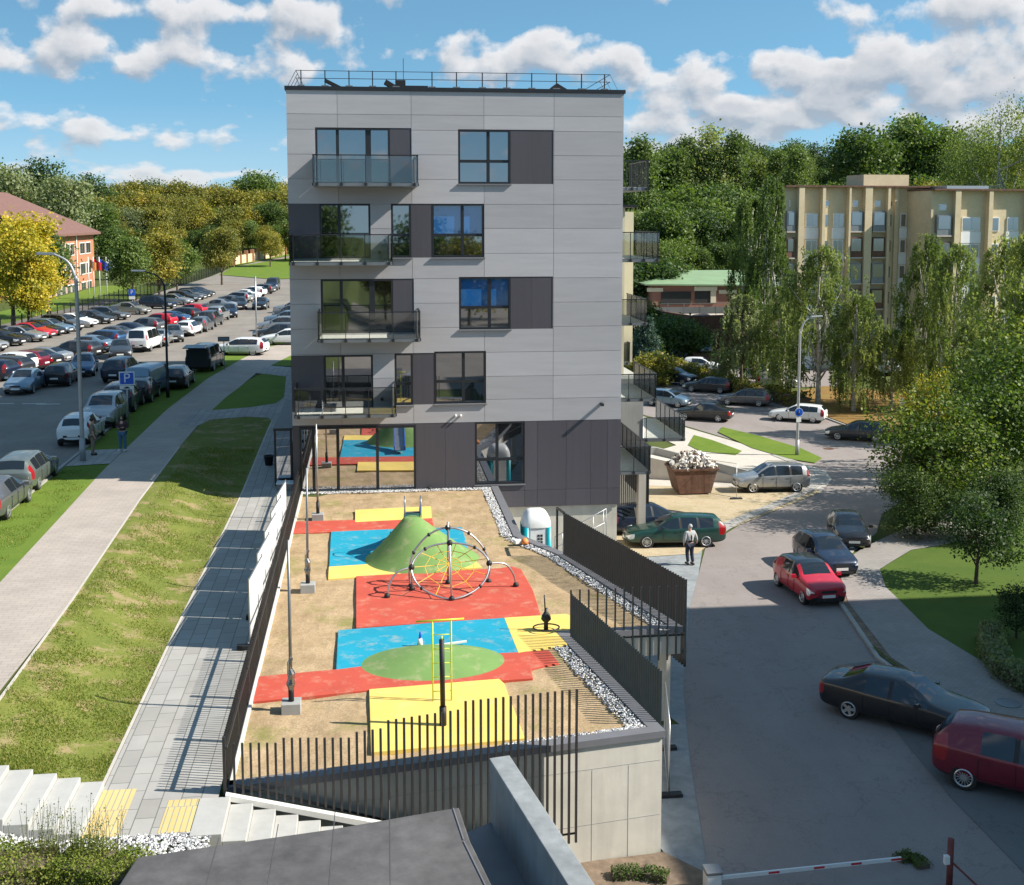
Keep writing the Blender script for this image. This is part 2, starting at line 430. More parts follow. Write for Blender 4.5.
# clouds: angular coordinates u (azimuth, degrees) and v (elevation, degrees)
az = math_(nt, 'MULTIPLY', math_(nt, 'ARCTAN2', sep.outputs[0], sep.outputs[1]), 57.2958)
el = math_(nt, 'MULTIPLY', math_(nt, 'ARCSINE', sep.outputs[2]), 57.2958)
def cloud_density(dv, du=0.0):
    v = math_(nt, 'ADD', el, dv); u = math_(nt, 'ADD', az, du)
    vc = math_(nt, 'MULTIPLY', math_(nt, 'LOGARITHM', math_(nt, 'ADD', math_(nt, 'MAXIMUM', v, -1.0), 3.0), 2.71828), 2.7)
    cv = N(nt, 'ShaderNodeCombineXYZ'); nt.links.new(math_(nt, 'MULTIPLY', u, .21), cv.inputs[0])
    nt.links.new(vc, cv.inputs[1])
    big = noise(nt, cv.outputs[0], .9, 2, .5)
    det = noise(nt, cv.outputs[0], 2.0, 10, .52)
    d = math_(nt, 'ADD', math_(nt, 'MULTIPLY', big, .42), math_(nt, 'MULTIPLY', det, .66))
    # banks of cloud and gaps of blue where the day had them: (azimuth, elevation, half-width, half-height, strength)
    for (a0, e0, sa, se, k) in CL:
        du_ = math_(nt, 'DIVIDE', math_(nt, 'SUBTRACT', u, a0), sa); dv_ = math_(nt, 'DIVIDE', math_(nt, 'SUBTRACT', v, e0), se)
        r2 = math_(nt, 'ADD', math_(nt, 'MULTIPLY', du_, du_), math_(nt, 'MULTIPLY', dv_, dv_))
        g = math_(nt, 'MULTIPLY', math_(nt, 'EXPONENT', math_(nt, 'MULTIPLY', r2, -1.0)), k)
        d = math_(nt, 'ADD', d, g)
    return d
def AE(x, y):
    d = ray(x, y); d = d / np.linalg.norm(d); return (math.degrees(math.atan2(d[0], d[1])), math.degrees(math.asin(d[2])))
CL = []
for (x, y, wx, wy, k) in [(130, 58, 140, 24, .15), (60, 95, 160, 12, -.07), (60, 128, 150, 16, .09), (230, 100, 40, 20, -.05), (200, 140, 110, 14, .10), (230, 12, 180, 12, .14),
                          (325, 42, 40, 26, .14), (350, 12, 40, 10, -.1), (300, 80, 14, 30, .0), (545, 48, 100, 24, .18), (640, 20, 60, 20, -.10), (430, 22, 60, 18, -.15),
                          (700, 95, 60, 28, .20), (740, 20, 90, 24, -.20), (780, 118, 80, 16, .14), (1000, 132, 90, 16, .14), (860, 52, 40, 10, -.08), (830, 70, 60, 16, .14), (930, 8, 110, 16, .18),
                          (960, 55, 110, 18, .17), (900, 100, 120, 26, .16), (660, 150, 60, 20, .10), (110, 175, 150, 10, .12), (270, 160, 60, 20, -.06)]:
    a_, e_ = AE(x, y); CL.append((a_, e_, wx / 21.0, wy / 21.0, k))
d0 = cloud_density(0.0); d1 = cloud_density(.60, .25)
cov = ramp(nt, d0, [(.578, 0.0), (.615, .42), (.66, .9), (.73, 1.0)])
lit = ramp(nt, math_(nt, 'ADD', math_(nt, 'MULTIPLY', math_(nt, 'SUBTRACT', d0, d1), 3.0), .5), [(.22, 0.0), (.78, 1.0)])
thick = ramp(nt, d0, [(.65, 0.0), (.82, .62)])
cc = mixc(nt, lit, (1.75, 2.1, 2.55), (4.3, 4.25, 4.25))
cc = mixc(nt, thick, cc, (2.0, 2.3, 2.7))
col = mixc(nt, cov, skyc, cc)
lowh = ramp(nt, sep.outputs[2], [(.0, .55), (.09, .0)])
col = mixc(nt, lowh, col, (2.9, 3.35, 3.6))
nt.links.new(col, bg.inputs[0])
vs_ = scene.view_settings; scene.display_settings.display_device = 'sRGB'
vs_.view_transform = 'Standard'; vs_.look = 'None'; vs_.gamma = 1; vs_.exposure = 0.9
scene.cycles.use_denoising = True
scene.cycles.max_bounces = 6; scene.cycles.transparent_max_bounces = 12; scene.cycles.diffuse_bounces = 3; scene.cycles.glossy_bounces = 3
scene.cycles.caustics_reflective = False; scene.cycles.caustics_refractive = False
# ================================================================== SETTING
def grid_ground():
    xs = sorted(set([-1500, -900, -500, -300, -220] + [x for x in range(-180, -20, 4)] + [x * .5 for x in range(-40, 90)] + [x for x in range(45, 160, 4)] + [200, 300, 500, 900, 1500]))
    ys = sorted(set([-600, -200, -80, -30, -10, 0] + [x for x in range(5, 20, 3)] + [x * .5 for x in range(40, 240)] + [x for x in range(120, 340, 4)] + [400, 460, 600, 900, 1500, 2500]))
    nx, ny = len(xs), len(ys)
    vs = [(x, y, H(x, y)) for y in ys for x in xs]
    fs = [(j * nx + i, j * nx + i + 1, (j + 1) * nx + i + 1, (j + 1) * nx + i) for j in range(ny - 1) for i in range(nx - 1)]
    m = MB(); m.add(vs, fs); o = m.build('ground', 'wild', None, smooth=True); struct(o)
grid_ground()
PX = lambda pts: [GH(x, y) for x, y in pts]
# --- left: car park, verge, sidewalk, lawns
sheet('car_park', [(-14, 14), (-14, 84), (-13.2, 98), (-10.9, 108), (-3, 122), (-3, 320), (-16, 320), (-29, 262), (-31.3, 200), (-32.5, 150), (-33.5, 118), (-40, 60), (-50, 14)], 'asphalt_left', .02, 1.5)
swl = [(-9.0, 14), (-8.9, 36), (-9.3, 48.7), (-9.45, 60), (-9.4, 68), (-9.1, 75.3), (-8.3, 88), (-6.6, 98.2), (-4.5, 106), (0, 112)]
swr = [(-0.5, 122), (-6.2, 112.5), (-8.9, 106), (-10.2, 97.9), (-11.4, 85.9), (-12.0, 72), (-12.0, 55), (-11.7, 44.3), (-11.5, 36), (-11.4, 14)]
sheet('sidewalk', swl + swr, 'sidewalk', .045, .8)
kerb('kerb', [(-14, 14), (-14, 84), (-13.2, 98), (-10.9, 108), (-3, 122)], .15, .10)
sheet('verge_lawn', [(-13.9, 14), (-13.9, 84), (-13.1, 98), (-10.8, 107.5), (-3, 121), (-6.2, 112.5), (-8.9, 106), (-10.2, 97.9), (-11.4, 85.9), (-12.0, 72), (-12.0, 55), (-11.7, 44.3), (-11.5, 36), (-11.4, 14)], 'lawn', .035, .8)
# small paved crossing where the two people stand
sheet('crossing_path', [(-13.9, 55.8), (-12.0, 56.2), (-12.0, 59.8), (-13.9, 59.6)], 'slabs', .06, .8)
# slab path by the playground with the branch to the sidewalk
LT = PX([(264, 440), (272, 422), (268, 418.5), (245, 417.5), (210, 420.5), (199, 426)])
L2 = PX([(284, 398), (276, 404), (250, 408), (212, 411), (226, 398), (250, 380), (268, 372), (287, 370)])
sheet('slab_path', [(-3.25, 22.9), (-3.25, 91)] + [L2[7], L2[0], L2[1], L2[2], L2[3]] + PX([(197, 410), (178, 427)]) + LT[::-1] + [(-5.65, 50), (-5.7, 34.9), (-5.7, 22.9)], 'slabs', .05, .5)
sheet('branch_path', PX([(255, 374), (266, 366), (291, 368), (291, 378), (268, 375)]), 'slabs', .065, .8)
sheet('lawn', [(-5.75, 25.1), (-5.75, 34.9), (-5.70, 50)] + LT + [(-9.45, 60), (-9.3, 48.7), (-8.9, 36), (-8.75, 25.1)], 'lawn_near', .04, .5)
sheet('lawn', L2, 'lawn', .055, .5)
sheet('lawn', PX([(271, 366), (291, 356), (291, 367)]), 'lawn', .06, .8)
kerb('kerb', [(-5.75, 25.1), (-5.75, 34.9), (-5.65, 50), LT[0], LT[1]], .07, .055, 'concrete_light')
kerb('kerb', [(-8.75, 25.1), (-8.9, 36), (-9.3, 48.7), (-9.45, 60)], .07, .055, 'concrete_light')
sheet('tactile_paving', [(-5.68, 22.92), (-5.0, 22.92), (-5.0, 24.9), (-5.68, 24.9)], 'tactile', .056, .5)
sheet('tactile_paving', [(-4.25, 22.95), (-3.62, 22.95), (-3.62, 24.3), (-4.25, 24.3)], 'tactile', .056, .5)
# left steps (up) and right steps (down)
m = MB()
for k in range(1, 8):
    m.bb(-5.7 - .47 * k, -5.7 - .47 * (k - 1) + .0, 22.9, 25.1 - .02 * k, -1, .03 + .125 * k)
m.bb(-13.9, -5.7 - .47 * 7, 22.9, 24.95, -1, .03 + .125 * 7 + .01)
o = m.build('steps', 'step', None, bevel=.012); tag(o, 'white concrete steps climbing left beside the scruffy lawn', 'steps')
m = MB()
m.bb(-3.62, -3.0, 22.75, 24.28, -1, .055)
for k in range(1, 16):
    m.bb(-3.0 + .46 * (k - 1), -3.0 + .46 * k, 22.75, 24.25, -3.2, .05 - .15 * k)
o = m.build('steps', 'step', None, bevel=.012); tag(o, 'white concrete steps going down below the front railing of the playground', 'steps')
m = MB()
m.add([(-3.1, 24.25, -.02), (-3.1, 24.40, -.02), (4.0, 25.3, -2.35), (4.0, 25.15, -2.35), (-3.1, 24.25, .10), (-3.1, 24.40, .10), (4.0, 25.3, -2.2), (4.0, 25.15, -2.2)],
      [(0, 3, 2, 1), (4, 5, 6, 7), (0, 1, 5, 4), (1, 2, 6, 5), (2, 3, 7, 6), (3, 0, 4, 7)])
o = m.build('stair_string', 'concrete_white'); tag(o, 'sloping pale concrete edge strip beneath the front railing', 'stair edge')

# --- right: roads
kerbR = [(17.3, 14), (17.6, 30), (17.2, 33.5), (16.9, 37.5), (17.9, 43.2), (19.6, 48.5), (22.3, 52), (24.5, 55), (27, 60), (33, 68), (44, 82)]
road = [(7.4, 14), (7.6, 25.8), (8.6, 30.9), (9.7, 35.8), (12.0, 43.5), (13.6, 48), (15.4, 53.2), (18.8, 58.5), (22.5, 63), (26.5, 68), (28.8, 71.5), (29.4, 74), (28.4, 80), (24.8, 92), (20, 105), (12, 128), (24, 134), (31, 118), (36.0, 106), (37, 96), (37.6, 87), (40, 80), (44, 82), (33, 68), (27, 60), (24.5, 55), (22.3, 52), (19.6, 48.5), (17.9, 43.2), (16.9, 37.5), (17.2, 33.5), (17.6, 30), (17.3, 14)]
sheet('road', road, 'asphalt_right', .02, 1.0)
sheet('road_patch', [(17.25, 14), (17.55, 30), (17.15, 33.4), (16.85, 37.4), (15.6, 37.2), (15.1, 33), (14.7, 28), (14.5, 14)], 'asphalt_patch', .034, 1.0)
sheet('pavement', [(6.7, 14), (6.7, 26.3), (5.6, 33.2), (8.9, 33.2), (6.7, 41.2), (5.5, 43.8), (5.5, 52.2), (10.5, 52.2), (15.2, 53.0), (13.6, 48), (12.0, 43.5), (9.7, 35.8), (8.6, 30.9), (7.6, 25.8), (7.4, 14)], 'concrete_blue', .028, .8)
sheet('gravel_yard', [(10.5, 51.2), (14.6, 51.7), (17.8, 57.2), (21.8, 62), (26.6, 67.6), (26.6, 69.5), (20, 70), (14, 72), (10, 72)], 'gravel_yard', .045, .8)
sheet('driveway', [(26.6, 67.6), (28.8, 71.5), (29.4, 74), (28.2, 80), (24.0, 93), (18.5, 106), (16.4, 104), (20.5, 94), (22, 84), (18, 80), (14, 78), (14, 72), (20, 70), (26.6, 69.5)], 'concrete_light', .05, .8)
sheet('kerb_strip', [(15.3, 53.3), (18.8, 58.6), (22.4, 63.1), (26.4, 68.1), (28.6, 71.6), (29.2, 74), (28.2, 80), (27.6, 79.8), (28.5, 74), (28.0, 72), (25.8, 68.6), (21.8, 63.5), (18.1, 59.0), (14.6, 53.7)], 'kerb', .075, .8)
kerb('kerb', kerbR[:7], .15, .12)
kerb('kerb', [(40, 80), (37.7, 87), (37.1, 96), (36.1, 106), (31, 118), (24, 134)], .15, .12)
sheet('grass_strip', PX([(722, 428), (760, 437), (800, 449), (822, 459), (815, 464), (790, 460), (752, 449), (718, 433)]), 'lawn', .085, .6)
sheet('grass_strip', PX([(694, 436), (712, 441), (742, 452), (736, 456), (700, 452), (688, 446)]), 'lawn', .085, .6)
swR = [(17.9, 14), (18.1, 30), (17.8, 33.5), (17.35, 37.5), (18.2, 43.2), (19.8, 48.3), (22.4, 51.6)]
swRr = [(27.5, 57), (31, 60), (34, 59), (30, 53.5), (26.2, 51.6), (24.3, 50.8), (21.4, 47.6), (20.5, 45.0), (19.9, 40), (20.2, 37), (21.0, 33), (21.2, 30), (21.2, 14)]
sheet('sidewalk', swR + swRr, 'sidewalk_right', .09, .6)
sheet('kerb_grass', [(17.35, 14), (17.65, 30), (17.25, 33.5), (16.95, 37.5), (17.95, 43.2), (19.6, 48.3), (19.85, 48.2), (18.25, 43.2), (17.4, 37.5), (17.85, 33.5), (18.15, 30), (17.95, 14)], 'soil', .075, .5)
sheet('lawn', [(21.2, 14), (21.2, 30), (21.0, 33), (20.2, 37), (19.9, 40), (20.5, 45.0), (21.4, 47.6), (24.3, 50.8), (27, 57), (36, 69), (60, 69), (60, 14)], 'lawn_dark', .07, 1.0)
sheet('leaf_litter', [(40.4, 80.2), (38, 87), (37.4, 96), (36.4, 106), (44, 112), (58, 100), (60, 84)], 'leaf_litter', .10, 1.0)
sheet('dirt', [(3, 20), (7.3, 20), (7.45, 25.2), (6.7, 26.2), (3.0, 25.8)], 'soil', .055, .6)
sheet('lower_car_park', [(30, 136), (38, 112), (46, 112), (56, 140), (44, 150), (32, 148)], 'asphalt_right', .05, 2)
sheet('yard', [(20, 146), (38, 150), (60, 156), (60, 178), (20, 178)], 'concrete_light', .05, 2)
# painted bay lines in the left car park
m = MB()
for (x, y) in [(2, 404), (34, 404), (48, 404.5)]:
    X, Y = GH(x, y); m.bb(X - .7, X + .7, Y - .06, Y + .06, H(X, Y) + .024, H(X, Y) + .028)
o = m.build('road_marking', 'white_paint'); struct(o)
def manhole(x, y, lab):
    X, Y = GH(x, y); z = H(X, Y) + (.10 if Y < 45 else .03); m = MB(); m.lathe((X, Y, z), [(.38, -.02), (.38, .012), (.34, .014), (.33, .006), (.02, .006)], 24)
    tag(m.build('manhole_cover', 'rust' if Y > 60 else 'grey_metal', None), lab, 'manhole cover')
manhole(829, 449, 'round iron manhole cover in the road by the dark grey estate car')
manhole(1008, 706, 'round manhole cover in the shaded pavement behind the red car')

# ================================================================== DECK / PLAYGROUND
deck = [(-3.1, 24.65), (6.65, 26.3), (5.5, 33.0), (8.9, 33.2), (6.7, 41.3), (5.5, 43.8), (5.5, 52.2), (-3.1, 52.2)]
rt_ = root('retaining_wall', (1.5, 24.9, -3), 'pale concrete wall and slab holding up the playground terrace', 'retaining wall')
m = MB(); m.prism([(-3.1, 24.65), (6.65, 26.3), (5.48, 33.0), (5.48, 52.2), (-3.1, 52.2)], -3.6, -.02); m.build('wall', 'concrete', rt_)
m = MB(); m.prism([(5.484, 33.0), (8.9, 33.2), (6.7, 41.3), (5.484, 43.8)], -.72, -.021); m.build('overhanging_slab', 'concrete', rt_)
m = MB(); m.box((8.55, 33.7, -2.2), (.3, .3, 2.9)); m.build('column', 'concrete', rt_)
m = MB(); dd_ = Vector((9.75, 1.65, 0)).normalized(); nn_ = Vector((dd_.y, -dd_.x, 0))
for u_ in (1.3, 3.9, 6.4, 8.15, 9.05):
    p_ = Vector((-3.1, 24.65, 0)) + dd_ * u_ + nn_ * .0015; m.box((p_.x, p_.y, -2.0), (.008, .008, 2.7), math.atan2(dd_.y, dd_.x))
for z_ in (-.62, -1.95):
    p_ = Vector((-3.1, 24.65, 0)) + dd_ * 4.95 + nn_ * .0015; m.box((p_.x, p_.y, z_), (9.8, .008, .007), math.atan2(dd_.y, dd_.x))
m.build('formwork_joint', 'wall_grey', rt_)
def inset_strip(pts, w0, w1):
    out_ = []
    for off in (w0, w1):
        r_ = []
        for i, p in enumerate(pts):
            a = Vector(pts[max(i - 1, 0)]); b = Vector(pts[min(i + 1, len(pts) - 1)])
            if i == 0 or i == len(pts) - 1: d = (b - a).normalized(); n = Vector((-d.y, d.x)); s_ = 1
            else:
                d1 = (Vector(p) - a).normalized(); d2 = (b - Vector(p)).normalized()
                n = (Vector((-d1.y, d1.x)) + Vector((-d2.y, d2.x))).normalized(); s_ = 1 / max(.4, n.dot(Vector((-d1.y, d1.x))))
            r_.append((p[0] + n.x * off * s_, p[1] + n.y * off * s_))
        out_.append(r_)
    return out_[0] + out_[1][::-1]
edge = [(-3.1, 24.65), (6.65, 26.3), (5.5, 33.0), (8.9, 33.2), (6.7, 41.3), (5.5, 43.8), (5.5, 52.15)]
m = MB(); strip = inset_strip(edge, -.06, .26)
nE = len(edge)
outer, inner = strip[:nE], strip[nE:][::-1]
vs = []; fs = []
for i in range(nE):
    o1, i1 = outer[i], inner[i]
    vs += [(o1[0], o1[1], -.06), (o1[0], o1[1], .10), (i1[0], i1[1], .10), (i1[0], i1[1], -.015)]
for i in range(nE - 1):
    for k in range(4): fs.append((i * 4 + k, i * 4 + (k + 1) % 4, i * 4 + 4 + (k + 1) % 4, i * 4 + 4 + k)[::-1])
fs += [(0, 1, 2, 3), tuple(4 * (nE - 1) + k for k in (3, 2, 1, 0))]
m.add(vs, fs); o = m.build('wall_coping', 'coping'); tag(o, 'dark grey metal coping along the playground terrace edge', 'coping')
bpy.context.view_layer.update()
SAND = [(-3.08, 24.9), (6.2, 26.55), (5.1, 33.1), (8.4, 33.5), (6.4, 41.1), (5.2, 43.7), (5.2, 52.1), (-3.08, 52.1)]
def zs(x, y): return .02 + .03 * math.sin(x * 1.7 + y * .9) * math.sin(y * 1.3 - x) + .012 * math.sin(5 * x + 3 * y)
sheet('sand', SAND, 'sand', 0.0, .4, zf=zs)
m = MB()
m.bb(-3.16, -3.0, 24.7, 52.1, -.3, .10); o = m.build('kerb', 'concrete_white'); struct(o)
# gravel strips (countless stones)
def gravel(name, strips, n, smin, smax, zbase, mats=('stone_w', 'stone_g', 'stone_d'), lab=None):
    rng = np.random.RandomState(5); vs = []; fs = []; mi = []
    octa = np.array([(1, 0, 0), (-1, 0, 0), (0, 1, 0), (0, -1, 0), (0, 0, 1), (0, 0, -1)], float)
    of = [(0, 2, 4), (2, 1, 4), (1, 3, 4), (3, 0, 4), (2, 0, 5), (1, 2, 5), (3, 1, 5), (0, 3, 5)]
    lens = [math.dist(a, b) for a, b, w_ in strips]; tot = sum(lens)
    for (a, b, w_), L in zip(strips, lens):
        d = Vector((b[0] - a[0], b[1] - a[1])).normalized()
        for _ in range(int(n * L / tot)):
            t = rng.rand() * L; s_ = (rng.rand() - .5) * w_
            x = a[0] + d.x * t - d.y * s_; y = a[1] + d.y * t + d.x * s_
            z = zbase(x, y) if callable(zbase) else zbase
            r_ = rng.uniform(smin, smax, 3); A = octa * r_ * rng.uniform(.8, 1.2, (6, 1)); th = rng.rand() * 6.28
            c, s2 = math.cos(th), math.sin(th); b0 = len(vs)
            for q in A: vs.append((x + q[0] * c - q[1] * s2, y + q[0] * s2 + q[1] * c, z + q[2] * .7 + rng.rand() * .02))
            k = rng.choice(3, p=[.5, .3, .2])
            for f in of: fs.append(tuple(b0 + i for i in f)); mi.append(int(k))
    m = MB(); m.v = vs; m.f = fs; m.m = mi; o = m.build(name, list(mats)); tag(o, lab, 'gravel', kind='stuff')
M['stone_w'] = simple('stone_w', (.62, .61, .60), .8, var=.1); M['stone_g'] = simple('stone_g', (.36, .37, .38), .8, var=.2); M['stone_d'] = simple('stone_d', (.13, .13, .14), .8, var=.2)
def off_line(a, b, o_): d = Vector((b[0] - a[0], b[1] - a[1])).normalized(); return ((a[0] - d.y * o_, a[1] + d.x * o_), (b[0] - d.y * o_, b[1] + d.x * o_))
st = []
for i, wd in ((1, .42), (3, .38), (4, .38), (5, .38)):
    a, b = off_line(edge[i], edge[i + 1], .50); st.append((a, b, wd))
a, b = off_line(edge[0], edge[1], .36); st.append(((a[0] + 6, a[1] + 1.0), b, .2))
st.append(((-3, 51.9), (5.3, 51.9), .42))
gravel('gravel', st, 7500, .02, .045, .05, lab='white and grey pebbles in strips along the playground edge')
gravel('gravel', [((-9.2, 22.4), (-3.2, 22.55), .9)], 2600, .025, .055, lambda x, y: H(x, y) + .03, lab='grey pebbles between the steps and the flat roof')

def patch(name, mat, pts, z, zt=.03, label=None):
    m = MB(); P = [G(x, y, z) for x, y in pts]
    m.prism(P, -.02, z); o = m.build(name, mat, None, bevel=.015); struct(o); return o
patch('rubber_surface_yellow', 'rub_yellow', [(355, 509.7), (430.6, 506), (431.6, 518), (355, 522)], .096)
patch('rubber_surface_red', 'rub_red', [(289, 521.6), (432, 517.5), (434, 527), (289, 533.5)], .090)
patch('rubber_surface_blue', 'rub_blue', [(331, 530.5), (462, 527), (471, 558.5), (329, 568)], .086)
patch('rubber_surface_yellow', 'rub_yellow', [(328.7, 566.5), (472, 557), (482, 567), (328, 579)], .092)
patch('rubber_surface_red', 'rub_red', [(356, 576), (500, 568), (512, 566), (521, 569), (533, 590), (541, 615), (356, 627.5)], .098)
patch('rubber_surface_blue', 'rub_blue', [(338, 630), (505, 617), (519, 652), (440, 656), (336, 669.5)], .088)
patch('rubber_surface_yellow', 'rub_yellow', [(504, 617.5), (566, 613.5), (572, 616), (574, 643), (518, 652.5)], .094)
patch('rubber_surface_red', 'rub_red', [(256, 676.5), (337, 669), (440, 655.5), (505, 652.5), (549, 650), (559, 663), (531, 668.5), (533, 678), (440, 684), (367, 690), (299, 697), (250, 701.5)], .084)
patch('rubber_surface_yellow', 'rub_yellow', [(369, 689), (499, 678.5), (504, 683), (525, 738), (371, 752)], .102)
# low green mound
def mound(name, cx, cy, rx, ry, h, fn, lab, z0=.08, tilt=0):
    n = 72; K = 26; m = MB(); vs = []; fs = []
    for k in range(K + 1):
        r_ = k / K
        for i in range(n):
            t = 2 * math.pi * i / n; vs.append((cx + rx * (1 - r_) * math.cos(t) + tilt * fn(r_), cy + ry * (1 - r_) * math.sin(t), z0 + h * fn(r_)))
    for k in range(K):
        for i in range(n): fs.append((k * n + i, k * n + (i + 1) % n, (k + 1) * n + (i + 1) % n, (k + 1) * n + i))
    m.add(vs, fs); o = m.build(name, 'rub_green', None, smooth=True); return tag(o, lab, 'mound')
c = G(433, 661, .1); e1 = G(360, 661, .1); e2 = G(506, 661, .1); e3 = G(433, 678, .1)
mound('play_mound', c[0], c[1], (e2[0] - e1[0]) / 2, c[1] - e3[1] + .15, .35, lambda r: math.sin(r * math.pi / 2) ** 1.2, 'low green rubber mound between the blue and red surfaces')
def conefn(r):
    t = min(1, r / .87); return (t ** 1.12) if r < .87 else 1.0
tm = mound('play_mound', 1.7, 41.2, 2.0, 1.9, 1.5, conefn, 'tall green rubber slide mound behind the climbing dome', tilt=-.35)
m = MB()
def handle(x):
    mm = MB(); mm.tube([(x, 41.20, 1.55), (x, 41.20, 2.1), (x, 41.35, 2.22), (x, 41.60, 2.22), (x, 41.70, 2.1), (x, 41.70, 1.5)], .02, 8); return mm
sl = root('slide', (1.4, 41.80, 1.6), 'steel slide going down the back of the tall green mound', 'slide')
for x in (1.12, 1.68): handle(x).build('handrail', 'galv', sl, True)
m = MB(); P_ = [(41.50, 1.66), (41.90, 1.6), (43.20, .75), (44.20, .32), (44.80, .30)]
for (y0, z0), (y1, z1) in zip(P_[:-1], P_[1:]):
    m.add([(1.15, y0, z0), (1.65, y0, z0), (1.65, y1, z1), (1.15, y1, z1), (1.15, y0, z0 - .03), (1.65, y0, z0 - .03), (1.65, y1, z1 - .03), (1.15, y1, z1 - .03)], [(0, 1, 2, 3), (4, 7, 6, 5), (0, 3, 7, 4), (1, 5, 6, 2)])
m.build('chute', 'galv', sl)
m = MB()
for x in (1.13, 1.67):
    for (y0, z0), (y1, z1) in zip(P_[:-1], P_[1:]): m.bar((x, y0, z0 + .08), (x, y1, z1 + .08), .04, .2)
m.build('side_rail', 'blue_sign', sl)

# --- climbing dome
def crom(pts, n=10, closed=False):
    P = [Vector(p) for p in pts]; L = len(P); outp = []
    rng_ = range(L) if closed else range(L - 1)
    for i in rng_:
        p0, p1, p2, p3 = (P[(i - 1) % L], P[i], P[(i + 1) % L], P[(i + 2) % L]) if closed else (P[max(i - 1, 0)], P[i], P[i + 1], P[min(i + 2, L - 1)])
        for k in range(n):
            t = k / n; outp.append(.5 * ((2 * p1) + (p2 - p0) * t + (2 * p0 - 5 * p1 + 4 * p2 - p3) * t * t + (3 * p1 - p0 - 3 * p2 + p3) * t ** 3))
    if not closed: outp.append(P[-1])
    return outp
zd = .1
dome = root('climbing_dome', (2.4, 37.270, zd), 'silver tube climbing dome with orange rope nets on the red surface', 'climbing frame')
front = [(2.42, 36.420, zd + .03), (3.35, 36.820, .38), (3.68, 37.270, .98), (3.25, 37.620, 1.42), (2.45, 37.720, 1.56), (1.65, 37.620, 1.42), (1.2, 37.220, .95), (1.5, 36.820, .38)]
ringp = crom(front, 8, True)
MB().tube(ringp, .032, 8, closed=True).build('tube_ring', 'galv', dome, True)
back = [(1.2, 37.970, zd), (1.15, 37.970, .6), (1.3, 38.020, 1.2), (1.8, 38.120, 1.75), (2.42, 38.170, 1.95), (3.1, 38.170, 1.75), (3.6, 38.170, 1.2), (3.78, 38.170, .6), (3.75, 38.170, zd)]
MB().tube(crom(back, 6), .032, 8).build('tube_arch', 'galv', dome, True)
MB().tube(crom([(1.18, 37.220, .95), (.75, 37.070, .85), (.5, 36.970, .5), (.42, 36.920, zd)], 8), .032, 8).build('tube_arch', 'galv', dome, True)
MB().tube(crom([(3.68, 37.270, .98), (4.2, 37.420, .9), (4.5, 37.520, .5), (4.58, 37.570, zd)], 8), .032, 8).build('tube_arch', 'galv', dome, True)
MB().tube([(2.42, 38.120, zd), (2.42, 38.120, 2.15)], .035, 8).build('post', 'galv', dome, True)
MB().tube([(2.42, 36.420, zd), (2.45, 37.720, 1.56), (2.42, 38.150, 1.95)], .028, 8).build('post', 'galv', dome, True)
MB().tube([(1.2, 37.220, .95), (1.22, 37.570, zd)], .028, 8).build('post', 'galv', dome, True)
for p in [front[0], front[2], front[4], front[6], back[0], back[4], back[8], (.42, 36.920, zd + .04), (4.58, 37.570, zd + .04), (2.42, 38.120, zd + .04), (1.22, 37.570, zd + .04)]:
    MB().lathe((p[0], p[1], p[2]), [(.03, -.1), (.075, -.07), (.1, 0), (.075, .07), (.03, .1)], 12).build('joint', 'black', dome, True)
for p in (front[1], front[3], front[5], front[7], back[2], back[3], back[5], back[6]):
    MB().lathe((p[0], p[1], p[2]), [(.045, -.05), (.055, 0), (.045, .05)], 10).build('clamp', 'black', dome, True)
nc = Vector((2.42, 37.670, .9)); m = MB()
for k in range(0, len(ringp), 6): m.tube([ringp[k], ringp[k].lerp(nc, .5) + Vector((0, .1, -.04)), nc], .011, 5)
for t in (.35, .68):
    q = [ringp[k].lerp(nc, t) + Vector((0, .05, -.04)) for k in range(0, len(ringp), 6)]
    m.tube(q, .011, 5, closed=True)
m.build('rope_net', 'yellow_rope', dome)
# spinner
X, Y = G(546, 630, .1)
sp = root('spinner', (X, Y, .1), 'small dark play spinner with a ring footrest on the yellow surface', 'play spinner')
MB().tube([(X, Y, .1), (X, Y, .75)], [.07, .05], 10).build('post', 'dark_metal', sp, True)
MB().tube([(X - .03, Y, .7), (X - .05, Y, 1.15)], .02, 8).build('pole', 'dark_metal', sp, True)
MB().lathe((X, Y, .45), [(.08, -.1), (.15, -.02), (.13, .08), (.05, .2)], 12).build('seat', 'black', sp, True)
MB().tube([(X + .38 * math.cos(t), Y - .05 + .3 * math.sin(t), .2) for t in np.linspace(0, 6.0, 22)], .022, 8).build('footrest', 'dark_metal', sp, True)
X, Y = G(420, 646, .1)
sp = root('spring_rider', (X, Y, .1), 'tiny blue and white fixture beside the low green mound', 'play fixture')
MB().tube([(X, Y, .1), (X, Y, .32)], [.09, .06], 10).build('base', 'white_paint', sp, True)
MB().tube([(X, Y, .3), (X + .02, Y, .5)], .035, 8).build('post', 'blue_sign', sp, True)
MB().bar((X + .35, Y - .2, .16), (X + 1.3, Y - .05, .2), .06, .05).build('bar', 'white_paint', sp)
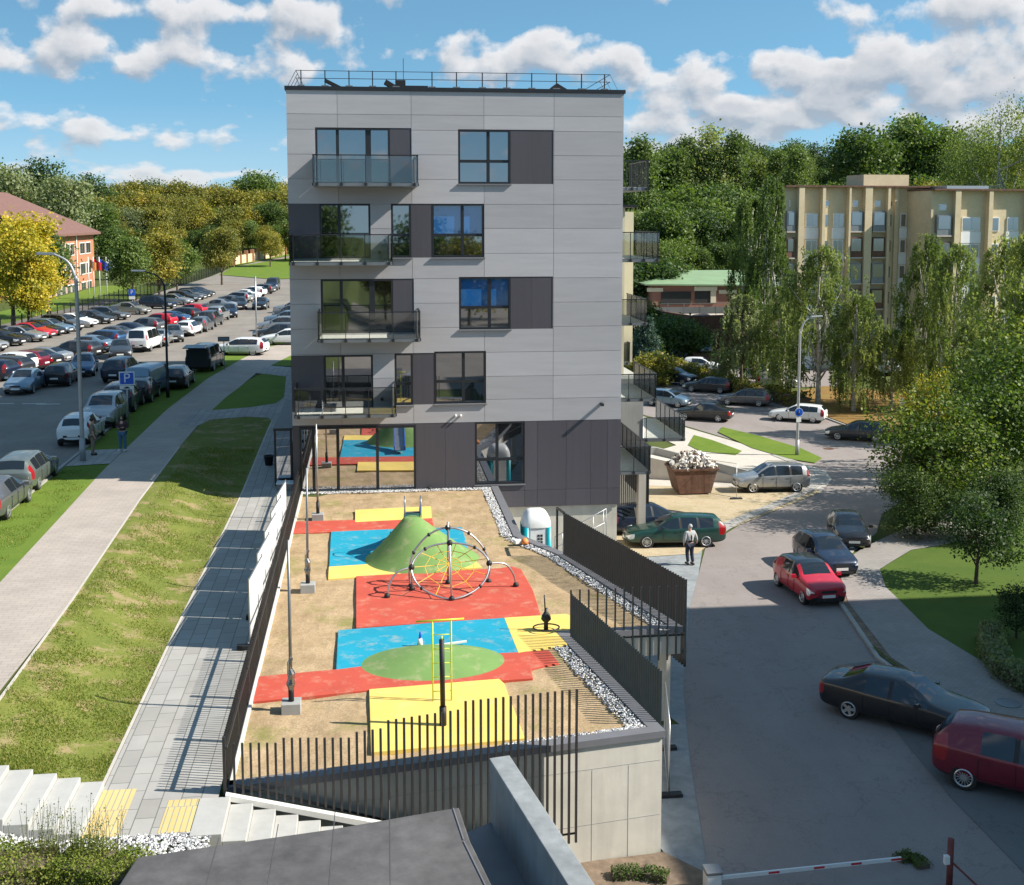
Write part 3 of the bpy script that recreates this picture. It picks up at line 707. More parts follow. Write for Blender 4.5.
# ladder
LX0, LY = onY(433, 700, 28.6)[0], 28.6; LX1 = onY(451.5, 700, 28.6)[0]; zt = onY(433, 621, 28.6)[1]
ld = root('climbing_ladder', ((LX0 + LX1) / 2, LY, .1), 'lime green ladder with a T-bar top behind the front railing', 'climbing ladder')
for x in (LX0, LX1): MB().tube([(x, LY, .08), (x, LY, zt)], .018, 8).build('rail', 'lime', ld, True)
MB().tube([(onY(416, 621, LY)[0], LY, zt), (onY(464, 621, LY)[0], LY, zt + .03)], .022, 8).build('top_bar', 'lime', ld, True)
for k in range(6): MB().tube([(LX0, LY, .35 + k * .36), (LX1, LY, .35 + k * .36)], .012, 6).build('rung', 'lime', ld, True)
X, Y = G(443, 725, .1)
lp = root('sleeve_post', (X, Y, .1), 'thick black post with a yellow tip standing on the front yellow surface', 'post')
MB().tube([(X, Y, .1), (X, Y, .55)], .085, 12).build('base', 'black', lp, True)
MB().tube([(X, Y, .5), (X - .02, Y, 2.18)], .06, 12).build('pole', 'black', lp, True)
MB().tube([(X - .02, Y, 2.16), (X - .02, Y, 2.26)], .025, 10).build('tip', 'lime', lp, True)
M['plastic'] = glassm('plastic', (.80, .80, .80), .25, .25, 1)
# poles on concrete feet
for (bx, by, tx, ty, lab, wrap) in [(291.5, 710, 288, 540, 'bare lamp pole with plastic-wrapped foot on a concrete block nearest the front railing', 1),
                                    (308, 590, 306.5, 468, 'bare lamp pole on a concrete block beside the blue surface', 1),
                                    (318, 519, 316, 424, 'bare lamp pole on a concrete block nearest the grey building', 0)]:
    X, Y = G(bx, by, .05); zt = onY(tx, ty, Y)[1]; xt = onY(tx, ty, Y)[0]
    p = root('lamp_pole', (X, Y, 0), lab, 'lamp pole', 'bare poles standing on the playground')
    MB().box((X, Y, .13), (.46, .46, .3)).build('concrete_foot', 'wall_grey', p, bevel=.01)
    MB().tube([(X, Y, .2), (X, Y, .75)], .07, 10).build('sleeve', 'black', p, True)
    MB().tube([(X, Y, .7), (xt, Y, zt)], [.045, .032], 10).build('pole', 'grey_metal' if wrap else 'galv', p, True)
    if wrap:
        rs = random.Random(3); MB().tube([(X + rs.uniform(-.03, .03), Y, .45 + k * .13) for k in range(8)], [.05, .07, .11, .08, .10, .06, .055, .05], 9).build('plastic_wrap', 'plastic', p, False)

# ================================================================== FENCES
def picket_fence(name, a, b, zb, zt, step, lab, mat='fence_metal', pw=.048, pd=.05, rails=(.15,), group=None, ends=True, each=True):
    """zb, zt: callables of t in 0..1"""
    L = math.dist(a, b); n = int(round(L / step)); d = Vector((b[0] - a[0], b[1] - a[1], 0)).normalized(); rz = math.atan2(d.y, d.x)
    r = root(name, (a[0], a[1], zb(0)), lab, 'fence', group)
    allm = MB()
    for k in range(n + 1):
        t = k / n; x = lerp(a[0], b[0], t); y = lerp(a[1], b[1], t); z0, z1 = zb(t), zt(t)
        mm = MB() if each else allm; mm.box((x, y, (z0 + z1) / 2), (pw, pd, z1 - z0), rz)
        if each: mm.build('picket', mat, r)
    if not each: allm.build('pickets', mat, r)
    for h in rails:
        mm = MB(); K = 12
        for k in range(K):
            t0, t1 = k / K, (k + 1) / K
            f = (lambda t: zb(t) + h) if h > 0 else (lambda t: zt(t) + h)
            q = [Vector((lerp(a[0], b[0], t), lerp(a[1], b[1], t), f(t))) for t in (t0, t1)]
            off = Vector((-d.y, d.x, 0)) * (pd / 2 + .012)
            mm.bar(q[0] + off, q[1] + off, .02, .045)
        mm.build('rail', mat, r)
    return r
fa, fb = (-2.93, 24.45), (4.5, 25.62)
def ft(t):
    px = 237 + t * 346
    y = 743 if px < 277 else (738 if px < 350 else (lerp(723, 714, (px - 350) / 60) + (10 if px < 380 else 3) if px < 458 else lerp(702, 689, (px - 458) / 125)))
    return onY(px, y, lerp(fa[1], fb[1], t))[1]
def fbz(t):
    return max(-2.15, .0 - 2.9 * t)
picket_fence('railing', fa, fb, fbz, ft, .172, 'tall dark picket railing across the front of the playground above the steps', rails=(.2,))
m = MB(); m.bar((-2.95, 24.43, 1.0), (-2.0, 24.57, .97), .03, .05)
# left fence : posts, rail and picket bays
lf = root('fence', (-3.13, 24.45, 0), 'long dark picket fence along the left side of the playground', 'fence')
yy = 24.45
bays = 11; bl = (52.0 - 24.45) / bays
for k in range(bays):
    y0 = 24.45 + k * bl; mm = MB()
    n = int(bl / .115)
    for j in range(n): mm.box((-3.13, y0 + (j + .5) * bl / n, .62), (.05, .02, 1.28))
    mm.build('picket_panel', 'fence_metal', lf)
    MB().box((-3.13, y0, .62), (.06, .06, 1.3)).build('post', 'fence_metal', lf)
    MB().bar((-3.09, y0, 1.02), (-3.09, y0 + bl, 1.02), .05, .05).build('top_rail', 'fence_metal', lf)
    MB().bar((-3.09, y0, .14), (-3.09, y0 + bl, .14), .03, .04).build('bottom_rail', 'fence_metal', lf)
# right front fence
picket_fence('fence', (5.58, 32.7), (6.70, 26.75), lambda t: -.25, lambda t: 1.35, .135, 'dark teal picket fence along the right kerb near the front corner', 'fence_teal', .02, .07, rails=(.25,))
# black fence on the wide part
m = None
picket_fence('fence', (6.72, 41.0), (9.02, 33.15), lambda t: -.35 - .75 * t, lambda t: 1.62 - .1 * t, .15, 'black picket fence running diagonally above the road', 'black', .035, .07, rails=(.45,))
picket_fence('fence', (5.62, 33.05), (9.0, 33.1), lambda t: -.85, lambda t: 1.36, .26, 'short row of spaced dark pickets joining the black fence and the teal fence', 'fence_teal', .045, .05, rails=(.72,))
gp = root('gateway', (6.75, 41.35, 0), 'open dark metal frame at the far end of the black fence', 'gateway')
MB().box((6.62, 42.0, .72), (.07, .07, 1.65)).build('post', 'dark_metal', gp)
MB().bar((6.62, 42.0, 1.55), (6.72, 41.0, 1.6), .07, .07).build('top_rail', 'dark_metal', gp)
# white temporary panels beyond the left fence
labs = ['white sheet-covered site screen by the left fence, nearest the camera', 'second white site screen from the front along the left fence', 'middle white site screen along the left fence', 'fourth white site screen from the front along the left fence', 'white site screen along the left fence, farthest from the camera']
for k in range(5):
    y0 = 33.0 + k * 2.55
    r = root('hoarding', (-3.38, y0, 0), labs[k], 'hoarding', 'white screens standing along the playground fence')
    x0, x1 = -3.42, -3.27; zt_ = 1.95
    MB().add([(x0, y0, .15), (x1, y0 + 2.4, .15), (x1, y0 + 2.4, zt_), (x0, y0, zt_), (x0 - .03, y0, .15), (x1 - .03, y0 + 2.4, .15), (x1 - .03, y0 + 2.4, zt_), (x0 - .03, y0, zt_)],
             [(0, 1, 2, 3), (7, 6, 5, 4), (0, 3, 7, 4), (1, 5, 6, 2), (3, 2, 6, 7), (0, 4, 5, 1)]).build('sheet', 'white_sheet', r)
    mm = MB()
    for (xx, yyy) in ((x0 - .015, y0 - .02), (x1 - .015, y0 + 2.42)): mm.tube([(xx, yyy, .05), (xx, yyy, 2.05)], .02, 8)
    mm.tube([(x0 - .015, y0 - .02, 2.0), (x1 - .015, y0 + 2.42, 2.0)], .02, 8)
    mm.build('frame', 'galv', r)
    MB().box((x0 - .1, y0 - .02, .1), (.55, .22, .13)).build('foot', 'black', r, bevel=.02)
# black bucket and glass vestibule by the building
X, Y = GH(269, 466)
b = root('bucket', (X, Y, H(X, Y)), 'black plastic bucket on the slab path near the glass porch', 'bucket')
MB().lathe((X, Y, H(X, Y) + .05), [(.17, 0), (.23, .42), (.25, .42), (.25, .46), (.21, .46), (.15, .05)], 18).build('body', 'black', b, True)
MB().tube([(X + .24 * math.cos(t), Y, .47 + .14 * math.sin(t)) for t in np.linspace(0, math.pi, 10)], .01, 6).build('handle', 'grey_metal', b, True)
v = root('glass_porch', (-3.55, 54, 0), 'tall glass screen porch at the left corner of the grey building', 'porch')
for (x, y) in ((-4.25, 53.2), (-3.55, 53.2), (-4.25, 57.5), (-4.25, 61.5)): MB().box((x, y, 1.32), (.09, .09, 2.64)).build('post', 'dark_metal', v)
MB().bb(-4.32, -3.5, 53.14, 61.6, 2.6, 2.72).build('roof_frame', 'dark_metal', v)
MB().bb(-4.20, -3.60, 53.18, 53.20, .05, 2.6).build('pane', 'shop_glass', v)
MB().bb(-4.26, -4.24, 53.26, 57.4, .05, 2.6).build('pane', 'shop_glass', v)
MB().bb(-4.26, -4.24, 57.6, 61.4, .05, 2.6).build('pane', 'shop_glass', v)
b = root('planter', (-3.75, 52.7, 0), 'small grey crate at the foot of the glass porch', 'crate')
MB().bb(-4.15, -3.45, 52.3, 52.9, .03, .38).build('box', 'grey_metal', b, bevel=.02)
MB().bb(-4.18, -3.42, 52.27, 52.93, .385, .43).build('rim', 'white_paint', b, bevel=.01)

# ================================================================== FOREGROUND LOW BUILDING
fbld = root('low_building', (0, 20, 0), 'low building with a dark bitumen flat roof and concrete parapet in the foreground', 'building')
P = [G(137, 857, .6), G(200, 847.5, .6), G(330, 829, .6), G(440, 810, .6), G(459, 807, .6), G(470, 840, .6), G(497, 895, .6)]
P = P + [(P[-1][0] + .35, 14), (P[0][0] - 1.1, 14)]
m = MB(); m.prism(P, -2.6, .6); m.build('roof', 'membrane', fbld, bevel=.03)
m = MB()
for i in (4, 5): m.tube([(P[i][0] - .12, P[i][1] - .05, .605), (P[i + 1][0] - .12, P[i + 1][1], .605)], .018, 6)
for (x0, x1) in ((-2.6, -2.9), (-.9, -1.2), (.55, .35)):
    pass
m.build('roof_edge_bead', 'coping', fbld)
m = MB()
for xs_ in (-3.0, -1.95, -.9, .15): m.add([(xs_, 14, .604), (xs_ + .018, 14, .604), (xs_ + .018 + .1, 21.6 + (xs_ + 3) * .33, .604), (xs_ + .1, 21.6 + (xs_ + 3) * .33, .604)], [(0, 1, 2, 3)])

M['seam'] = simple('seam', (.075, .073, .076), .7); m.build('membrane_seam', 'seam', fbld)
a0 = G(489, 758, 1.2); a1 = G(509.5, 755, 1.2); b1 = G(600, 893, 1.2); b0 = G(573, 893, 1.2)
dx = (b0[0] - a0[0]) / (b0[1] - a0[1])
poly = [a0, a1, (b1[0] + (14 - b1[1]) * dx, 14), (b0[0] + (14 - b0[1]) * dx, 14)]
m = MB(); m.prism(poly, -2.9, 1.2); m.build('parapet', 'concrete_blue', fbld, bevel=.015)
poly2 = [(P[4][0] - .05, P[4][1] - .05), (a0[0] + .05, a0[1] - .12), (poly[3][0] + .1, 14), (P[5][0] - .3, 14)]
m = MB(); m.prism([(P[4][0] - .3, P[4][1] - .02), (a0[0] + .1, a0[1] - .05), (poly[3][0] + .1, 14.2), (P[5][0] - .3, 14.2)], -2.7, -.1); m.build('gutter', 'coping', fbld)

sheet('street', [(-60, -90), (80, -90), (80, 6), (9, 6), (9, 2), (-60, 2)], 'asphalt_left', .06, 8)  # unseen asphalt behind the viewpoint, added to turn the window reflections grey
# ================================================================== MAIN BUILDING
YF = 52.3
XL, XR = -3.42, 11.12
fx = lambda x: onY(x, 250, YF)[0]
fz = lambda y, x=450: onY(x, y, YF)[1]
ZT, ZM, ZB = 17.35, 2.97, -.92
bld = root('apartment_building', (XL, YF, -3.2), 'tall grey and charcoal panelled apartment block with balconies overlooking the playground', 'building')
# facade rectangles: (x0,x1,z0,z1) openings and dark panels from the photograph
def rc(x0, x1, y0, y1): return (fx(x0), fx(x1), fz(y1), fz(y0))
wins = []   # (rect, [vertical mullions x], [horizontal z], door?)
W = lambda x0, x1, y0, y1, vm, hm, thick=(): wins.append((rc(x0, x1, y0, y1), [fx(v) for v in vm], [fz(h) for h in hm], [fx(v) for v in thick]))
W(317, 391, 128.5, 184, [339, 369.5], [], [369.5]); W(458.5, 510.5, 129.2, 183.8, [488.5], [161])
W(320, 370.8, 203.7, 258, [339.5], []); W(391.3, 411.3, 203.7, 257.5, [], [235]); W(432, 484.3, 203.7, 257.5, [462.5], [235])
W(320, 392.6, 278.5, 332, [340.6, 371.5], [], [371.5]); W(458.7, 510.6, 277, 329.7, [489.5], [307.5])
W(321.8, 371.6, 353.5, 409, [341.3], []); W(393.3, 411.8, 352.7, 404.3, [], [383]); W(433.4, 485.7, 351.3, 403.7, [463], [381.5])
darks = [rc(391, 412.3, 128.5, 184), rc(510.5, 553, 129.2, 183.8), rc(284, 320, 203.7, 258), rc(411.3, 432, 203.7, 257.5),
         rc(392.6, 413.5, 278.5, 332), rc(510.6, 553, 277, 329.7), rc(286, 321.8, 353.5, 409), rc(411.8, 433.4, 352.7, 404)]
darks = [(max(XL, a), min(XR, b), c, d) for a, b, c, d in darks]
cw = rc(296, 414, 424.5, 489); cwv = [fx(v) for v in (310, 334.8, 375)]
wC = rc(474.3, 524.7, 422.5, 485.3)
def rsub(rect, holes):
    xs = sorted(set([rect[0], rect[1]] + [min(max(h[i], rect[0]), rect[1]) for h in holes for i in (0, 1)]))
    zs_ = sorted(set([rect[2], rect[3]] + [min(max(h[i], rect[2]), rect[3]) for h in holes for i in (2, 3)]))
    out_ = []
    for i in range(len(xs) - 1):
        run = None
        for j in range(len(zs_) - 1):
            cx, cz = (xs[i] + xs[i + 1]) / 2, (zs_[j] + zs_[j + 1]) / 2
            if xs[i + 1] - xs[i] < 1e-4 or zs_[j + 1] - zs_[j] < 1e-4: continue
            if any(h[0] < cx < h[1] and h[2] < cz < h[3] for h in holes): run = None; continue
            if run and abs(run[3] - zs_[j]) < 1e-6: run[3] = zs_[j + 1]
            else: run = [xs[i], xs[i + 1], zs_[j], zs_[j + 1]]; out_.append(run)
    return out_
holes = [w_[0] for w_ in wins] + darks
joints_x = [XL, fx(339.3), fx(412.3), fx(484.2), fx(553.5), XR]
zj = [ZM] + [fz(y) for y in (400, 377, 352.7, 327.5, 303, 278.5, 253.5, 228.5, 204.3, 179.5, 155, 130.5, 115.3)] + [ZT]
zj = sorted(zj)
rs = random.Random(11)
def tone_build(m, tones, name, mat, par):
    o = m.build(name, mat, par)
    at = o.data.attributes.new('tone', 'FLOAT', 'FACE'); at.data.foreach_set('value', tones); return o
m = MB(); tones = []
for i in range(len(joints_x) - 1):
    for j in range(len(zj) - 1):
        cell = (joints_x[i] + .007, joints_x[i + 1] - .007, zj[j] + .007, zj[j + 1] - .007); t = rs.random()
        for r_ in rsub(cell, holes):
            m.bb(r_[0], r_[1], YF - .03, YF + .02, r_[2], r_[3]); tones += [t] * 6
tone_build(m, tones, 'wall_panels', 'panel_light', bld)
# dark cladding
for d in darks:
    m = MB(); tones = []
    n = max(1, round((d[1] - d[0]) / .95))
    for k in range(n):
        x0, x1 = lerp(d[0], d[1], k / n), lerp(d[0], d[1], (k + 1) / n); m.bb(x0 + .002, x1 - .002, YF - .012, YF + .04, d[2] + .004, d[3] - .004); tones += [rs.random()] * 6
    tone_build(m, tones, 'dark_panel', 'panel_dark', bld)
m = MB(); tones = []
gx = [fx(414)] + [fx(v) for v in (444, 474.3, 499.5, 524.7, 538, 567, 592, 609)] + [XR]
gz = [ZB, fz(492), fz(423 - 1.2)]
for i in range(len(gx) - 1):
    for j in range(2):
        z0, z1 = gz[j], (gz[j + 1] if j == 0 else ZM - .01)
        for r_ in rsub((gx[i] + .005, gx[i + 1] - .005, z0 + .005, z1 - .005), [wC]):
            m.bb(r_[0], r_[1], YF - .035, YF + .02, r_[2], r_[3]); tones += [rs.random()] * 6
m.bb(XL, fx(296), YF - .03, YF + .02, -.05, ZM - .01); tones += [.3] * 6
m.bb(fx(296) + .002, fx(414) - .002, YF - .028, YF + .02, fz(424.5) + .01, ZM - .012); tones += [.3] * 6
tone_build(m, tones, 'dark_panels', 'panel_dark', bld)
# structural body behind (with recess for the glazing)
m = MB()
m.bb(XL, XR, YF + .32, 92, ZM - .1, ZT - .15)
m.bb(XL, XR, YF + .34, 92, -.9, ZM - .11)
for r_ in rsub((XL + .002, XR - .002, ZM - .005, ZT - .002), [w_[0] for w_ in wins]): m.bb(r_[0], r_[1], YF + .042, YF + .315, r_[2], r_[3])
for r_ in rsub((XL + .003, XR - .003, ZB + .02, ZM - .006), [wC, cw]): m.bb(r_[0], r_[1], YF + .045, YF + .318, r_[2], r_[3])
m.build('core_wall', 'wall_grey', bld)
MB().bb(5.56, XR - .12, YF + .10, 92, -6, ZB - .002).build('basement_wall', 'concrete', bld)
# rear wing, cream
m = MB(); m.bb(XR + .005, 13.35, 62.2, 91, 3.7, 12.5); m.bb(XR + .005, 15.1, 68, 90, 3.6, 12.3); m.build('rear_wing', 'cream', bld)
m = MB(); m.bb(XR + .01, 14.15, 60.95, 90.5, -6, 3.6); m.build('rear_wing_base', 'wall_grey', bld)
MB().bb(11.1, 13.9, 61.7, 64.5, 12.5, 12.62).build('canopy', 'dark_metal', bld)
# roof
m = MB(); m.bb(XL - .06, XR + .06, YF - .08, 92.1, ZT, ZT + .16); m.build('parapet_cap', 'dark_metal', bld)
MB().bb(XL + .3, XR - .3, YF + .4, 91.5, ZT + .161, ZT + .2).build('roof', 'membrane', bld)
m = MB(); zr_ = ZT + .15
pxs = [297.5, 301, 325, 349, 372.5, 396, 432, 456.5, 482.3, 506.7, 531.7, 556.5, 581.5, 604.5]
YR = YF + .35
rl = MB()
for x in pxs[1:]:
    X = onY(x, 80, YR)[0]; MB().box((X, YR, zr_ + .36), (.045, .045, .72)).build('rail_post', 'dark_metal', bld)
    m.box((X, YR, zr_ + .04), (.3, .18, .1))
m.build('post_foot', 'coping', bld)
m = MB()
xa, xb = onY(296, 80, YR)[0], onY(610, 80, YR)[0]
for z in (.38, .70): m.tube([(xa, YR, zr_ + z), (xb, YR, zr_ + z)], .014, 6)
for xx, s_ in ((xa, -1), (xb, 1)):
    for z in (.38, .70): m.tube([(xx, YR, zr_ + z), (xx, YR + 30, zr_ + z)], .014, 6)
    for k in range(3): m.tube([(xx, YR + k * 1.2, zr_ + .70), (xx + s_ * .36 * (1 if s_ > 0 else -1) * -s_ * -1, YR + k * 1.2, zr_ + .02)], .012, 6)
m.build('roof_rail', 'dark_metal', bld)
# rooftop equipment
hx = lambda x, y, dy=.0: onY(x, y, YF + 1 + dy)
m = MB()
def eq(x0, x1, y0, y1, Y, t, mb):
    a = onY(x0, y1, Y); b = onY(x1, y0, Y); mb.bb(a[0], b[0], Y, Y + t, a[1] - .6, b[1])
eq(399, 428, 85.8, 92, YF + 1.0, 1.0, m); eq(395.5, 405.5, 80, 90, YF + 1.2, .6, m); m.build('roof_unit', 'black', bld)
m = MB(); a = onY(325, 80.5, YF + 1); b = onY(341, 88.5, YF + 1); m.bar((a[0], YF + 1, a[1]), (b[0], YF + 1, b[1]), .5, .13)
a = onY(385, 82, YF + 1); b = onY(395, 88, YF + 1); m.bar((a[0], YF + 1, a[1]), (b[0], YF + 1, b[1]), .5, .2); m.build('roof_hatch', 'black', bld)
m = MB(); a = onY(546, 92, YF + 1); b = onY(557, 83, YF + 1); c_ = onY(572, 92, YF + 1)
m.add([(a[0], YF + 1, a[1]), (c_[0], YF + 1, c_[1]), (b[0], YF + 1, b[1]), (a[0], YF + 2.4, a[1]), (c_[0], YF + 2.4, c_[1]), (b[0], YF + 2.4, b[1])], [(0, 1, 2), (5, 4, 3), (0, 2, 5, 3), (1, 4, 5, 2), (0, 3, 4, 1)])
m.build('skylight', 'black', bld)
MB().tube([(onY(403.5, 90, YF + 1.4)[0], YF + 1.4, 17.4), (onY(403.5, 90, YF + 1.4)[0], YF + 1.4, 18.9)], .015, 6).build('aerial', 'dark_metal', bld)
# windows
def window(rect, vms, hms, thick=(), glass='win_glass', yin=.12, name='window', sill=True, par=None):
    x0, x1, z0, z1 = rect; y = YF + yin; fw = .085; par = par or bld
    m = MB()
    x0 += .003; x1 -= .003; z0 += .003; z1 -= .003
    m.bb(x0, x1, y - .14, y + .05, z1 - fw, z1); m.bb(x0, x1, y - .14, y + .05, z0, z0 + fw)
    m.bb(x0, x0 + fw, y - .14, y + .05, z0 + fw, z1 - fw); m.bb(x1 - fw, x1, y - .14, y + .05, z0 + fw, z1 - fw)
    for v in vms:
        wd = .24 if v in thick else .13; m.bb(v - wd / 2, v + wd / 2, y - .08, y + .05, z0 + fw, z1 - fw)
    xs_ = [x0 + fw] + [v for v in vms] + [x1 - fw]
    for h in hms:
        for a, b in zip(xs_[:-1], xs_[1:]):
            ea = 0 if a == xs_[0] else (.13 / 2 + .001); eb = 0 if b == xs_[-1] else (.13 / 2 + .001); m.bb(a + ea, b - eb, y - .078, y + .048, h - .06, h + .06)
    o = m.build(name, 'dark_metal', par)
    MB().bb(x0 + fw - .01, x1 - fw + .01, y, y + .012, z0 + fw - .01, z1 - fw + .01).build('pane', glass, o)
    if sill: MB().bb(x0 - .04, x1 + .04, YF - .11, YF - .032, z0 - .06, z0 - .01).build('sill', 'coping', o)
    return o
for wi, (rect, v, h, th) in enumerate(wins):
    o = window(rect, v, h, th, sill=(rect[3] - rect[2] < 2.45 and len(h) > 0))
    if wi in (4, 6):
        MB().bb(rect[0] + .09, rect[1] - .09, YF + .105, YF + .116, h[0] + .05, rect[3] - .09).build('blue_film', 'film_glass', o)
window(wC, [fx(497)], [fz(460.6)], name='window')
window(cw, cwv, [], name='shopfront', glass='shop_glass', yin=.06, sill=False)
# interior things visible: pale curtains / blinds
m = MB()
# security camera, vents and lights
o = MB().box((onY(601, 403.5, YF)[0], YF - .22, onY(601, 403.5, YF)[1]), (.11, .42, .11)).build('wall_camera', 'black', bld)
m = MB()
for x in (455.5, 460.5):
    X, Z = onY(x, 415.3, YF); m.lathe((X, YF - .16, Z), [(.05, .13), (.05, 0), (.03, -.02)], 10, axis='y')
m.build('wall_lamp', 'white_paint', bld)
X, Z = onY(429.5, 489.5, YF - .15); MB().lathe((X, YF - .25, Z), [(.12, .2), (.12, 0), (.08, -.03)], 12, axis='y').build('vent', 'black', bld)
for (x, y) in ((379.5, 252.3), (382, 399)):
    X, Z = onY(x, y, YF); MB().lathe((X, YF - .1, Z), [(.07, .07), (.07, 0)], 10, axis='y').build('vent', 'black', bld)
# balconies -----------------------------------------------------------
def balcony(x0, x1, y0, y1, zs, sides=('front', 'left', 'right'), H_=1.12, bars=False, lab=None, npost=5):
    """slab x0..x1, y0 (outer) .. y1 (wall)"""
    b = MB(); b.bb(x0, x1, y0, y1, zs - .16, zs - .015); b = b.build('balcony', 'grey_metal', bld, bevel=.01)
    if lab: b['label'] = lab
    MB().bb(x0 + .05, x1 - .05, y0 + .05, y1 - .004, zs - .014, zs).build('deck', 'floor_white', b)
    r = MB(); g = MB(); k = MB(); z0, z1 = zs - .12, zs + H_
    def side(a, c, n):
        d = Vector((c[0] - a[0], c[1] - a[1], 0)); L = d.length; d.normalize(); rz = math.atan2(d.y, d.x); nrm_ = Vector((-d.y, d.x, 0))
        r.bar((a[0], a[1], z1), (c[0], c[1], z1), .05, .045)
        if bars:
            nb = int(L / .22)
            for i in range(nb + 1): r.box((lerp(a[0], c[0], i / nb), lerp(a[1], c[1], i / nb), (z0 + z1) / 2), (.014, .03, z1 - z0), rz)
        for i in range(n):
            t = (i + .15 + (.7 * i / max(1, n - 1)) * 0) / (n - .7) if n > 1 else .5
            px_, py_ = lerp(a[0], c[0], min(1, t)), lerp(a[1], c[1], min(1, t))
            r.box((px_, py_, (z0 + z1) / 2), (.028, .05, z1 - z0), rz)
            k.box((px_, py_, zs - .08), (.12, .1, .12), rz)
        if not bars:
            g.box(((a[0] + c[0]) / 2, (a[1] + c[1]) / 2, (z0 + z1) / 2 + .04), (L - .04, .012, z1 - z0 - .16), rz)
    if 'front' in sides: side((x0, y0), (x1, y0), npost)
    nn = max(2, int((y1 - y0) / .9))
    if 'left' in sides: side((x0, y1), (x0, y0), nn)
    if 'right' in sides: side((x1, y0), (x1, y1), nn)
    r.build('railing', 'dark_metal', b); k.build('bracket', 'black', b)
    if not bars: g.build('glass', 'rail_glass', b)
    return b
YB = YF - 1.9
def bal(xa, xb, zs_, lab, full_left=True):
    X0 = onY(xa, 200, YB)[0]; X1 = onY(xb, 200, YB)[0]
    balcony(X0, X1, YB, YF - .032, zs_, lab=lab)
bal(313.5, 418, 13.42, 'highest balcony of the front'); bal(288.5, 391.5, 10.15, 'second highest balcony of the front')
bal(316, 419, 6.92, 'third highest balcony of the front'); bal(291, 393.5, 3.72, 'lowest balcony of the front')
sd_ = ('front', 'right')
balcony(XR + .01, 12.65, 54.0, 58.0, 13.35, sd_, 1.2, npost=3, bars=True); balcony(XR + .01, 13.2, 54.0, 59.0, 10.1, sd_, 1.2, npost=4)
balcony(XR + .01, 13.45, 57.4, 62.1, 6.87, sd_, 1.12, npost=4); balcony(XR + .01, 14.8, 67.3, 72, 3.64 + .05, sd_, 1.12, npost=4)
balcony(XR + .01, 13.15, 54.0, 58.9, 3.64, sd_, 1.12, npost=4); balcony(14.17, 16.4, 60.9, 67.5, .4, sd_, 1.12, npost=3); balcony(XR + .01, 12.7, 53.1, 60.4, .4, sd_, 1.12, npost=3)
# louvred screen and column under the side balconies
m = MB()
for k in range(22): m.box((XR + .1 + k * .095, 55.6, -.8), (.035, .08, 1.95))
for k in range(40): m.box((13.2 + .0, 55.7 + k * .13, -.8), (.08, .035, 1.95))
m.build('louvre_screen', 'dark_metal', bld)
MB().bb(12.5, 12.85, 54.6, 55.0, -5.5, .22).build('column', 'concrete_light', bld)
# side entrance railing (white metal) by the basement wall
sr = root('handrail', (8.2, 50.6, -3.2), 'pale metal stair handrail against the basement wall', 'handrail')
MB().tube([(8.0, 51.4, -3.0), (8.0, 51.4, -2.1), (10.3, 51.4, -.9), (10.35, 51.4, -3.0)], .025, 8).build('top_rail', 'galv', sr, True)
m = MB()
for t in (.15, .35, .55, .75, .95): m.tube([(8.0 + 2.3 * t, 51.4, -3.1), (8.0 + 2.3 * t, 51.4, -2.1 + 1.2 * t)], .014, 6)
m.tube([(8.0, 51.4, -2.6), (10.3, 51.4, -1.5)], .014, 6); m.build('bars', 'galv', sr, True)

# ================================================================== OTHER BUILDINGS
def brickm(name, c1, c2, mortar, sc=1.0):
    m, nt, b = new_mat(name); co = geoco(nt)
    mp = N(nt, 'ShaderNodeMapping'); mp.inputs['Rotation'].default_value = (R(90), 0, 0); nt.links.new(co, mp.inputs['Vector'])
    cb = N(nt, 'ShaderNodeSeparateXYZ'); nt.links.new(co, cb.inputs[0])
    cc_ = N(nt, 'ShaderNodeCombineXYZ'); nt.links.new(math_(nt, 'ADD', cb.outputs[0], cb.outputs[1]), cc_.inputs[0]); nt.links.new(cb.outputs[2], cc_.inputs[1])
    br = N(nt, 'ShaderNodeTexBrick'); nt.links.new(cc_.outputs[0], br.inputs['Vector']); br.inputs['Scale'].default_value = sc
    br.inputs['Brick Width'].default_value = .26; br.inputs['Row Height'].default_value = .08; br.inputs['Mortar Size'].default_value = .008
    br.inputs['Color1'].default_value = (*c1, 1); br.inputs['Color2'].default_value = (*c2, 1); br.inputs['Mortar'].default_value = (*mortar, 1)
    col = mixc(nt, .4, br.outputs['Color'], ramp(nt, noise(nt, co, .5, 6, .7), [(.3, .5), (.7, 1.0)]), 'MULTIPLY')
    nt.links.new(col, b.inputs['Base Color']); b.inputs['Roughness'].default_value = .85; return m
M['brick_beige'] = brickm('brick_beige', (.66, .53, .33), (.72, .59, .38), (.6, .52, .38))
M['brick_orange'] = brickm('brick_orange', (.47, .175, .085), (.53, .21, .11), (.4, .22, .14))
M['brick_red'] = brickm('brick_red', (.26, .10, .07), (.30, .13, .09), (.25, .18, .14))
M['roof_red'] = simple('roof_red', (.185, .095, .074), .7, var=.15, scale=2); M['roof_green'] = simple('roof_green', (.21, .31, .17), .6, var=.1, scale=.5)
